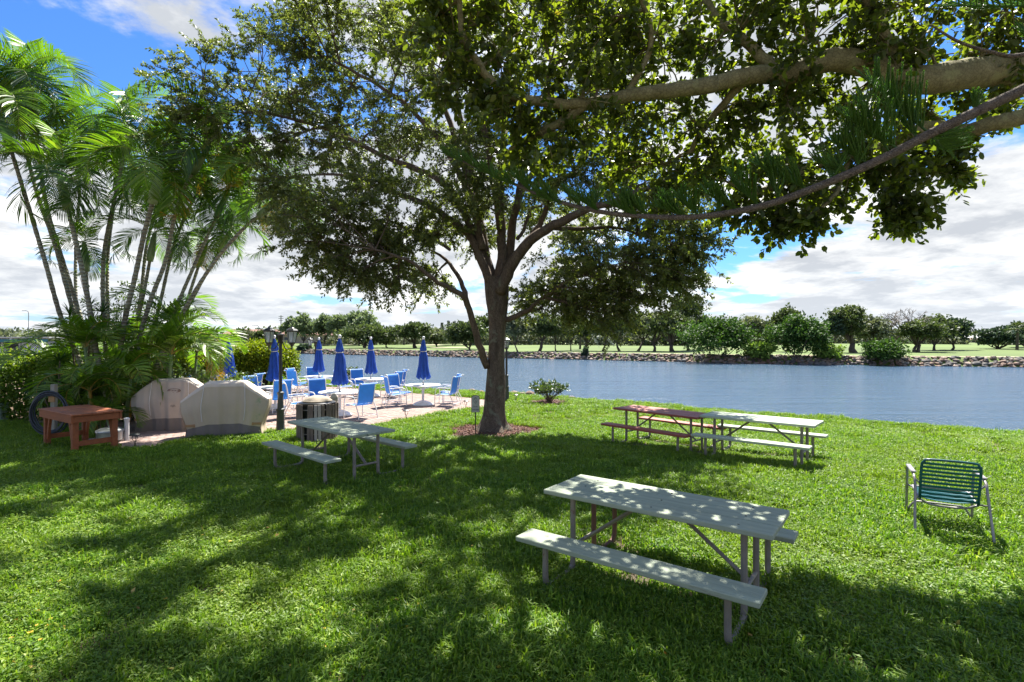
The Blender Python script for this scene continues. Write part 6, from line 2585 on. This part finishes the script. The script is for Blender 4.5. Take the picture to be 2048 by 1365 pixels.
def far_palm(label, px, Y, top, r_, seed, kind='fan'):
    rg = random.Random(seed)
    x = bx(px, Y)
    z0 = zfar(x, Y)
    H = CAM_H - (top - HOR) / FPX * Y - z0
    R_ = r_ / FPX * Y
    t = thing('distant_palm', label, 'palm', (x, Y, z0), 0, 'palms beyond the lake')
    q = MB()
    q.tube([(0, 0, -.2), (.1, 0, H * .5), (0, 0, H - R_ * .8)], [.24, .2, .2], 7)
    q.build('trunk', M_farbark, t)
    q = MB()
    c = Vector((0, 0, H - R_ * .75))
    n = 46 if kind == 'fan' else 26
    for i in range(n):
        a, e = rg.uniform(0, 6.28), rg.uniform(-.5, 1.3)
        d = Vector((math.cos(a) * math.cos(e), math.sin(a) * math.cos(e), math.sin(e)))
        s = d.cross(Vector((0, 0, 1))).normalized()
        L = R_ * rg.uniform(.8, 1.05)
        if kind == 'fan':
            for k in range(5):
                an = (k - 2) * .33
                tip = c + (d * math.cos(an) + s * math.sin(an)) * L + Vector((0, 0, -.15 * L))
                q.add([c + d * L * .35, c + d * L * .7 + s * .06 * L * (k - 2) + s * .05 * L, tip, c + d * L * .7 + s * .06 * L * (k - 2) - s * .05 * L], [(0, 1, 2, 3)], rg.random())
        else:
            pr = c
            for k in range(1, 5):
                f = k / 4
                nx = c + d * L * f * 1.15 + Vector((0, 0, -.55 * L * f * f))
                w_ = s * L * .13 * (1.15 - f)
                q.add([pr + w_, nx + w_, nx - w_ + Vector((0, 0, -.1 * L)), pr - w_ + Vector((0, 0, -.1 * L))], [(0, 1, 2, 3)], rg.random())
                pr = nx
    q.build('crown', M_fl['oak'], t, tint=True)


TREES = [
    # label, px, Y, top, width px, kind, crown_lo, n, extra
    ('small dark tree leftmost beyond the lake before the reddish roof', 478, 185, 663, 26, 'oak', .35, 700, {}),
    ('small round tree with a light top before the long reddish roof', 500, 190, 668, 30, 'grey', .3, 700, {}),
    ('small dark tree just left of the twin lantern lamp head', 522, 180, 666, 28, 'oak', .35, 700, {}),
    ('small tree seen beneath the left lantern', 545, 185, 667, 26, 'dark', .35, 700, {}),
    ('wispy tall tree left of the row behind the right lantern', 582, 172, 643, 34, 'wispy', .25, 1100, {}),
    ('wispy tall tree right of the right lantern', 607, 168, 636, 46, 'wispy', .22, 1500, {}),
    ('wispy tall tree over the far lamp post', 648, 172, 640, 50, 'wispy', .22, 1400, {}),
    ('wispy tall tree behind the nearest parasol', 680, 168, 636, 44, 'wispy', .22, 1400, {}),
    ('tallest wispy tree rising behind the dense spreading tree', 718, 165, 631, 60, 'wispy', .22, 1900, {}),
    ('wispy tree at the right end of the casuarina row', 742, 170, 640, 36, 'wispy', .25, 1100, {}),
    ('dense low spreading tree on several trunks behind the parasols', 728, 130, 656, 104, 'oak', .16, 2600, {'stems': 4, 'lean': 0}),
    ('pair of small leaning trees left of the right parasols', 775, 135, 672, 36, 'grey', .3, 800, {'lean': -.5}),
    ('broad dark green tree with one stout trunk left of the last parasol', 830, 128, 652, 84, 'oak', .38, 2600, {'trunk': .75}),
    ('grey green tree just right of the broad stout-trunked tree', 872, 136, 664, 58, 'grey', .22, 1400, {}),
    ('low tree beneath the skyline pines', 905, 150, 668, 46, 'grey', .3, 1000, {}),
    ('dark tree left of the big trunk hanging over the water', 938, 104, 650, 74, 'oak', .15, 2200, {'lean': -.3}),
    ('tree peeping between the side limb and the big trunk', 960, 112, 640, 50, 'oak', .3, 1500, {}),
    ('grey tree with thin leaning trunk just right of the big trunk', 1036, 94, 640, 66, 'grey', .42, 1700, {'lean': -.35, 'trunk': .22}),
    ('dark tree with forked leaning trunk near the lamp post glass', 1078, 95, 637, 74, 'oak', .42, 2000, {'stems': 2, 'lean': .3}),
    ('tree with one straight trunk in the row under the low branch', 1112, 97, 640, 56, 'grey', .45, 1500, {'trunk': .2}),
    ('small dark palm-like tree in the lakeside row', 1142, 100, 640, 46, 'dark', .45, 1300, {'trunk': .18}),
    ('tree with leaning double trunk in the lakeside row', 1168, 98, 646, 60, 'oak', .45, 1500, {'stems': 2, 'lean': .4}),
    ('grey tree with curved trunk before the far sprinkler', 1205, 96, 642, 62, 'grey', .45, 1600, {'lean': .5, 'trunk': .25}),
    ('dark tree with slanting trunk right of the far sprinkler', 1240, 95, 640, 64, 'dark', .45, 1700, {'lean': -.5}),
    ('oak with two slanting trunks near the shore', 1272, 94, 636, 72, 'oak', .45, 2000, {'stems': 2, 'lean': .6, 'trunk': .3}),
    ('grey oak with thick forked trunk left of the stout oak', 1308, 92, 632, 76, 'grey', .42, 2000, {'trunk': .4}),
    ('broad oak with a stout trunk left of the lush waterside trees', 1345, 90, 632, 92, 'oak', .42, 2600, {'trunk': .62}),
    ('tall open oak whose crown stands highest above the shore', 1378, 96, 601, 68, 'oak', .45, 1500, {'trunk': .4}),
    ('dark oak behind the first lush waterside tree', 1400, 98, 642, 70, 'dark', .25, 1700, {}),
    ('grey tree between the two lush waterside trees, further back', 1508, 100, 643, 74, 'grey', .2, 1600, {}),
    ('dark crown rising behind the second lush waterside tree', 1575, 88, 622, 60, 'oak', .35, 1500, {}),
    ('slim dark palm cluster on thin trunks right of the lush trees', 1668, 82, 640, 44, 'dark', .45, 1300, {'stems': 3, 'trunk': .14}),
    ('tall dark oak with massive trunk left of the bare tree', 1705, 82, 621, 64, 'oak', .30, 2200, {'trunk': .8}),
    ('grey shrubby oak between the dark oak and the bare tree', 1745, 84, 640, 66, 'grey', .28, 1900, {}),
    ('low dark oak leaning right beneath the bare tree', 1828, 84, 648, 84, 'oak', .38, 2200, {'lean': .5, 'trunk': .42, 'stems': 2}),
    ('flat topped dark oak right of the bare tree', 1868, 92, 640, 76, 'oak', .30, 2300, {}),
    ('dark oak at the right end of the clump before the white roofs', 1905, 95, 643, 70, 'dark', .26, 2000, {}),
    ('round dark bush-like tree at the right edge beside the fan palm', 1998, 98, 660, 70, 'dark', .06, 1900, {}),
    ('dark tree cut by the right frame edge', 2050, 104, 652, 60, 'dark', .1, 1500, {}),
]
for i, (lab, px, Y, top, w_, kd, clo, n, ex) in enumerate(TREES):
    far_tree(lab, px, Y, top, w_, kd, clo, int(n * 2.3), seed=i + 1, **ex)
# lush trees standing at the water
for i, (lab, px, dY, top, w_, kd, n, nb) in enumerate([
    ('large lush green tree at the waterline, left one of the two', 1432, 1.5, 641, 124, 'lush', 4200, 13),
    ('large lush green tree at the waterline, right one of the two', 1592, 1.2, 634, 100, 'lush', 4000, 12),
    ('bright green thicket on the bank between the two lush trees', 1520, 1.0, 686, 60, 'light', 1700, 8),
    ('bright green creeper bush right of the second lush tree', 1652, 1.6, 690, 60, 'light', 1300, 8),
    ('round green bush standing alone on the rock bank', 1770, 1.0, 680, 84, 'lush', 2600, 10),
    ('small dark bush on the rock bank behind the parasols', 610, 1.5, 690, 20, 'dark', 500, 5),
    ('tiny dark bush on the rock bank right of the big trunk', 1170, 1.2, 697, 14, 'dark', 300, 4),
    ('low pale scrub on the bank under the left parasol', 470, 1.5, 698, 50, 'grey', 600, 6),
]):
    x = 0
    Y = 80.0
    for _ in range(30):
        x = bx(px, Y)
        Y = Y * .5 + .5 * (Yf(x) + dY)
    far_tree(lab, px, Y, top, w_, kd, .02, int(n * 2), seed=80 + i, trunk=.15, group='bushes and trees on the far rock bank', name='bank_bush', cat='bush', nb=nb, zb=-.75, round_=1.1, leaf=.0048 * Y)
for i, (px, top, w_, lab) in enumerate([(884, 645, 9, 'leftmost narrow pine on the skyline'), (897, 641, 11, 'second narrow pine on the skyline, tallest of the left pair'), (909, 642, 11, 'third narrow pine on the skyline'),
                                        (921, 641, 12, 'fourth narrow pine on the skyline'), (930, 644, 10, 'fifth narrow pine nearest the slanting limb')]):
    norfolk(lab, px, 240, top, w_, 400 + i)
for i, (px, Y, top, r_, lab, kd) in enumerate([
    (497, 178, 657, 11, 'fan palm standing out against the reddish roof', 'fan'), (790, 170, 658, 10, 'fan palm left of the broad stout-trunked tree, left of two', 'fan'), (808, 165, 661, 11, 'fan palm left of the broad stout-trunked tree, right of two', 'fan'),
    (500, 118, 688, 9, 'small young palm on the far bank beneath the left lantern', 'fan'), (1948, 200, 656, 14, 'tall coconut palm over the white roof', 'feather'), (1933, 195, 658, 12, 'shorter coconut palm beside the dark oak', 'feather'),
    (2034, 92, 641, 22, 'large fan palm at the right edge over the fairway', 'fan'), (1160, 110, 640, 14, 'fan palm crown behind the lakeside row', 'fan')]):
    far_palm(lab, px, Y, top, r_, 500 + i, kd)

# bare tree
x = bx(1795, 86)
t = thing('bare_tree', 'leafless tree with a wide fan of thin branches beyond the lake', 'tree', (x, 86, zfar(x, 86)))
rg = random.Random(12)
Hb = CAM_H - (607 - HOR) / FPX * 86 - zfar(x, 86)
q = MB()


def fork_(a, d, L, r_, lev):
    e = a + d * L
    q.tube([a, a.lerp(e, .5) + Vector((rg.uniform(-.05, .05), rg.uniform(-.05, .05), .04)) * L, e], [r_, r_ * .8, r_ * .62], 5 if lev < 3 else 3, caps=False)
    if lev >= 6:
        return
    for k in range(2 if lev > 2 else 3):
        nd = (d + Vector((rg.uniform(-1.25, 1.25), rg.uniform(-.5, .5), rg.uniform(-.25, .25)))).normalized()
        fork_(e, nd, L * rg.uniform(.72, .90), max(.035, r_ * .66), lev + 1)


fork_(Vector((0, 0, -.2)), Vector((0, 0, 1)), Hb * .26, .34, 0)
q.build('trunk', simple('bare_bark', (0.20, 0.17, 0.145), .9, .2, 2.0), t)

# far tree line along the horizon
for i, (pa, pb, Yw, topy, n, kd) in enumerate([(930, 1300, 150, 655, 9000, 'grey'), (1280, 1560, 150, 652, 8000, 'oak'), (1540, 1920, 160, 658, 8000, 'grey'), (640, 940, 178, 668, 6000, 'grey'), (1985, 2200, 150, 664, 5000, 'oak')]):
    g_ = np.random.default_rng(95 + i)
    xa, xb = bx(pa, Yw), bx(pb, Yw)
    xx = g_.uniform(xa, xb, n)
    edge = np.clip(np.minimum(xx - xa, xb - xx) / 6.0, .25, 1)
    hh = (CAM_H + (HOR - topy) / FPX * Yw) * (.80 + .12 * np.sin(xx * .45 + i) + .10 * np.sin(xx * 1.1 + 2 * i) + .06 * np.sin(xx * 2.3)) * edge ** .5
    P = np.stack([xx, Yw + g_.uniform(-5, 5, n), .6 + (hh - .6) * g_.random(n) ** .75], 1)
    L = g_.uniform(.5, 1.2, n)
    tag(leaves_obj('woods', P, rand_dirs(n, g_), unit(g_.normal(size=(n, 3)) * .6 + np.array([0, -.3, .8])), L, L * .7, np.clip(g_.beta(2, 2.6, n), 0, 1), M_fl[kd]), 'bank of shrubs and trees merging behind the lakeside trees', kind='stuff')
g_ = np.random.default_rng(90)
n = 26000
xx = g_.uniform(-330, 330, n)
yy = 300 + g_.uniform(-15, 15, n)
hh = 7.5 + 2.2 * np.sin(xx * .05) + 1.6 * np.sin(xx * .13 + 1) + 1.1 * np.sin(xx * .37)
hh = np.where(xx > 215, hh * .62, hh)
zz_ = 1.0 + hh * g_.random(n) ** .7
P = np.stack([xx, yy, zz_], 1)
L = g_.uniform(1.2, 2.6, n)
o = leaves_obj('far_woods', P, rand_dirs(n, g_), unit(g_.normal(size=(n, 3)) * .6 + np.array([0, -.3, .8])), L, L * .7, np.clip(g_.beta(2, 2.4, n), 0, 1), M_fl['grey'])
tag(o, 'low hazy line of woods along the horizon', kind='stuff')

# ------------------------------------------------------------------ far buildings, poles
M_roofr = simple('reddish_roof', (0.24, 0.125, 0.095), .85, .15, .3)
M_wallb = simple('beige_wall', (0.34, 0.28, 0.23), .85, .1, .3)
M_whitew = simple('white_wall', (0.62, 0.64, 0.68), .7, .04, .6)
M_darkw = simple('dark_opening', (0.05, 0.06, 0.09), .5, .3, .6)
M_tealf = simple('teal_fascia', (0.03, 0.17, 0.22), .6, .12, .6)
M_concr = simple('pale_concrete', (0.40, 0.40, 0.39), .8, .1, .6)
M_pole = simple('pole_grey', (0.22, 0.22, 0.21), .7, .1, 1.0)
YB = 235.0
x0, x1 = bx(452, YB), bx(880, YB)
t = thing('long_building', 'long low building with a reddish brown roof behind the far trees', 'building', (0, 0, 0))
za, zb_ = CAM_H + (681 - 657.5) / FPX * YB, CAM_H + (681 - 666) / FPX * YB
q = MB()
q.add([(x0, YB, .5), (x1, YB, .5), (x1, YB, 4.4), (x0, YB, 5.4), (x0, YB + 14, .5), (x1, YB + 14, .5), (x1, YB + 14, 4.4), (x0, YB + 14, 5.4)], [(0, 1, 2, 3), (5, 4, 7, 6), (4, 0, 3, 7), (1, 5, 6, 2)])
q.build('wall', M_wallb, t)
q = MB()
q.add([(x0 - 1, YB - 1.2, 5.0), (x1 + 1, YB - 1.2, 4.0), (x1 + 1, YB + 7, zb_), (x0 - 1, YB + 7, za), (x0 - 1, YB + 15, 5.0), (x1 + 1, YB + 15, 4.0)], [(0, 1, 2, 3), (3, 2, 5, 4), (0, 3, 4), (1, 5, 2)])
q.build('roof', M_roofr, t)
wq = MB()
wq.box((0, 0, 0), (1.6, .12, 1.2))
wme = wq.mesh('window', M_darkw)
for k in range(24):
    link('window', wme, t, (x0 + 4 + k * (x1 - x0 - 8) / 23, YB - .02, 2.9))

# waterside building at the left
YL = 52.0
t = thing('boathouse', 'flat roofed waterside building with a teal fascia behind the hedge', 'building', (0, 0, 0))
L_ = lambda px: bx(px, YL)
Z_ = lambda py: CAM_H - (py - HOR) / FPX * YL
q = MB()
q.box(((L_(-160) + L_(112)) / 2, YL + 3, Z_(676)), (L_(112) - L_(-160), 7.6, .14), ch=.02)
q.build('roof', M_concr, t)
q = MB()
q.box(((L_(-158) + L_(108)) / 2, YL - .70, Z_(682)), (L_(108) - L_(-158), .10, .30))
q.build('fascia', M_tealf, t)
q = MB()
q.box(((L_(50) + L_(104)) / 2, YL + 1.4, (Z_(684) - 1) / 2 + .0), (L_(104) - L_(50), 3.6, Z_(684) + 1.0))
q.build('wall', M_whitew, t)
q = MB()
q.box(((L_(-158) + L_(50)) / 2, YL + 5, (Z_(684) - 1) / 2), (L_(50) - L_(-158) - .05, 1.0, Z_(684) + 1.0))
q.build('back_wall', M_darkw, t)  # dark wall colour stands in for the shade inside the open bay
for px in (49.0, 14.0, -60):
    q = MB()
    q.box((L_(px), YL - .45, (Z_(684) - 1) / 2), (.18, .18, Z_(684) + 1.0))
    q.build('post', M_concr, t)
q = MB()
q.box((L_(2), YL + .6, .1), (1.0, 1.2, Z_(692) + .9), ch=.03)
o = q.build('white_cabinet', M_whitew)
tag(o, 'white box-like cabinet under the teal fascia at the left edge', 'cabinet')
q = MB()
q.box((L_(96), YL - 1.6, -.1), (1.9, 1.2, 1.05), ch=.05)
for k in range(4):
    q.box((L_(96) - .3, YL - 2.25, .0 + k * .12), (.6, .1, .05))
o = q.build('white_skiff', M_whitew)
tag(o, 'low white boat hull shape beside the waterside building', 'boat')


def street_lamp(label, px, Y, top, side):
    x = bx(px, Y)
    z0 = .3
    zt = CAM_H - (top - HOR) / FPX * Y
    t = thing('street_lamp', label, 'street lamp', (x, Y, z0), 0, 'street lamps in the distance')
    q = MB()
    s = Y * .0011
    q.tube(smooth_path([(0, 0, 0), (0, 0, (zt - z0) * .6), (0, 0, (zt - z0) * .94), (side * s * 3, 0, (zt - z0) * .995), (side * s * 7, 0, zt - z0)], 3), [s * .55] * 13, 6)
    q.build('pole', M_pole, t)
    q = MB()
    q.box((side * s * 9, 0, zt - z0), (s * 4, s * 1.6, s * .8))
    q.build('lamp_head', M_pole, t)


street_lamp('street lamp rising behind the palm at the far left', 57, 130, 622, -1)
street_lamp('street lamp over the long reddish roof', 517, 225, 651, -1)
x = bx(562, 230)
t = thing('utility_pole', 'tall utility pole with cross arms above the lamp lanterns', 'utility pole', (x, 230, .8))
zt = CAM_H + (681 - 631) / FPX * 230 - .8
q = MB()
q.tube([(0, 0, 0), (0, 0, zt)], [.30, .2], 8)
q.build('pole', M_pole, t)
for dz, w_ in ((.5, 2.0), (1.4, 2.2), (2.3, 1.6), (6.0, 2.4)):
    q = MB()
    q.box((0, 0, zt - dz), (w_, .25, .22))
    q.build('cross_arm', M_pole, t)


def house(label, px0, px1, Y, base, eave, top, roofm, name='house'):
    a, b_ = bx(px0, Y), bx(px1, Y)
    z0 = CAM_H - (base - HOR) / FPX * Y
    ze = CAM_H - (eave - HOR) / FPX * Y
    zt_ = CAM_H - (top - HOR) / FPX * Y
    t = thing(name, label, 'house', ((a + b_) / 2, Y, z0 - .5), 0, 'houses beyond the fairway')
    w_ = (b_ - a) / 2
    q = MB()
    q.box((0, 5, (ze - z0 + .5) / 2), (2 * w_, 10, ze - z0 + .5))
    q.build('wall', M_wallb, t)
    q = MB()
    e, h = ze - z0 + .5, zt_ - z0 + .5
    q.add([(-w_ - .5, -.6, e), (w_ + .5, -.6, e), (w_ + .5, 10.6, e), (-w_ - .5, 10.6, e), (-w_ * .5, 5, h), (w_ * .5, 5, h)], [(0, 1, 5, 4), (1, 2, 5), (2, 3, 4, 5), (3, 0, 4), (0, 3, 2, 1)])
    q.build('roof', roofm, t)
    for k in (-.6, -.1, .45):
        q = MB()
        q.box((w_ * k, -.02, e * .55), (w_ * .22, .1, e * .35))
        q.build('window', M_darkw, t)


M_roofw = simple('white_roof', (0.80, 0.80, 0.80), .6, .03, .5)
house('house with a broad white roof beyond the fairway', 1930, 1988, 225, 685, 679, 671.5, M_roofw)
house('house with a low terracotta roof before the white roofed one', 1938, 1978, 205, 686, 681.5, 675.5, M_roofr)
house('pale house half hidden beneath the dark oaks', 1872, 1908, 200, 687, 681, 676.5, M_roofw)

# sprinkler heads with their fans of water beyond the row of oaks
mist = bpy.data.materials.new('water_spray')
mist.use_nodes = True
T = NT(mist.node_tree)
b = T.n['Principled BSDF']
T.put(b, 'Base Color', (.9, .93, .95, 1))
T.put(b, 'Roughness', .3)
T.put(b, 'Alpha', .55)
for i, (px, Y, h) in enumerate([(1198, 120, 3.0), (1228, 125, 2.2)]):
    x = bx(px, Y)
    t = thing('sprinkler', ['sprinkler throwing a tall white fan of water beyond the oaks', 'sprinkler throwing a low white fan of water beyond the oaks'][i], 'sprinkler', (x, Y, zfar(x, Y)))
    q = MB()
    q.tube([(0, 0, 0), (0, 0, .3)], .05, 6)
    q.build('nozzle', M_pole, t)
    g_ = np.random.default_rng(i)
    n = 900
    u = g_.random(n)
    P = np.stack([-u * 5 + g_.normal(0, .12, n) * (1 + 3 * u), g_.normal(0, .3, n), h * 4 * u * (1 - u * .75) * .8 + g_.normal(0, .12, n) * (1 + 2 * u) + .3], 1)
    L = np.full(n, .07)
    tag(leaves_obj('spray', P, rand_dirs(n, g_), rand_dirs(n, g_), L, L, u, mist, t), kind='stuff')
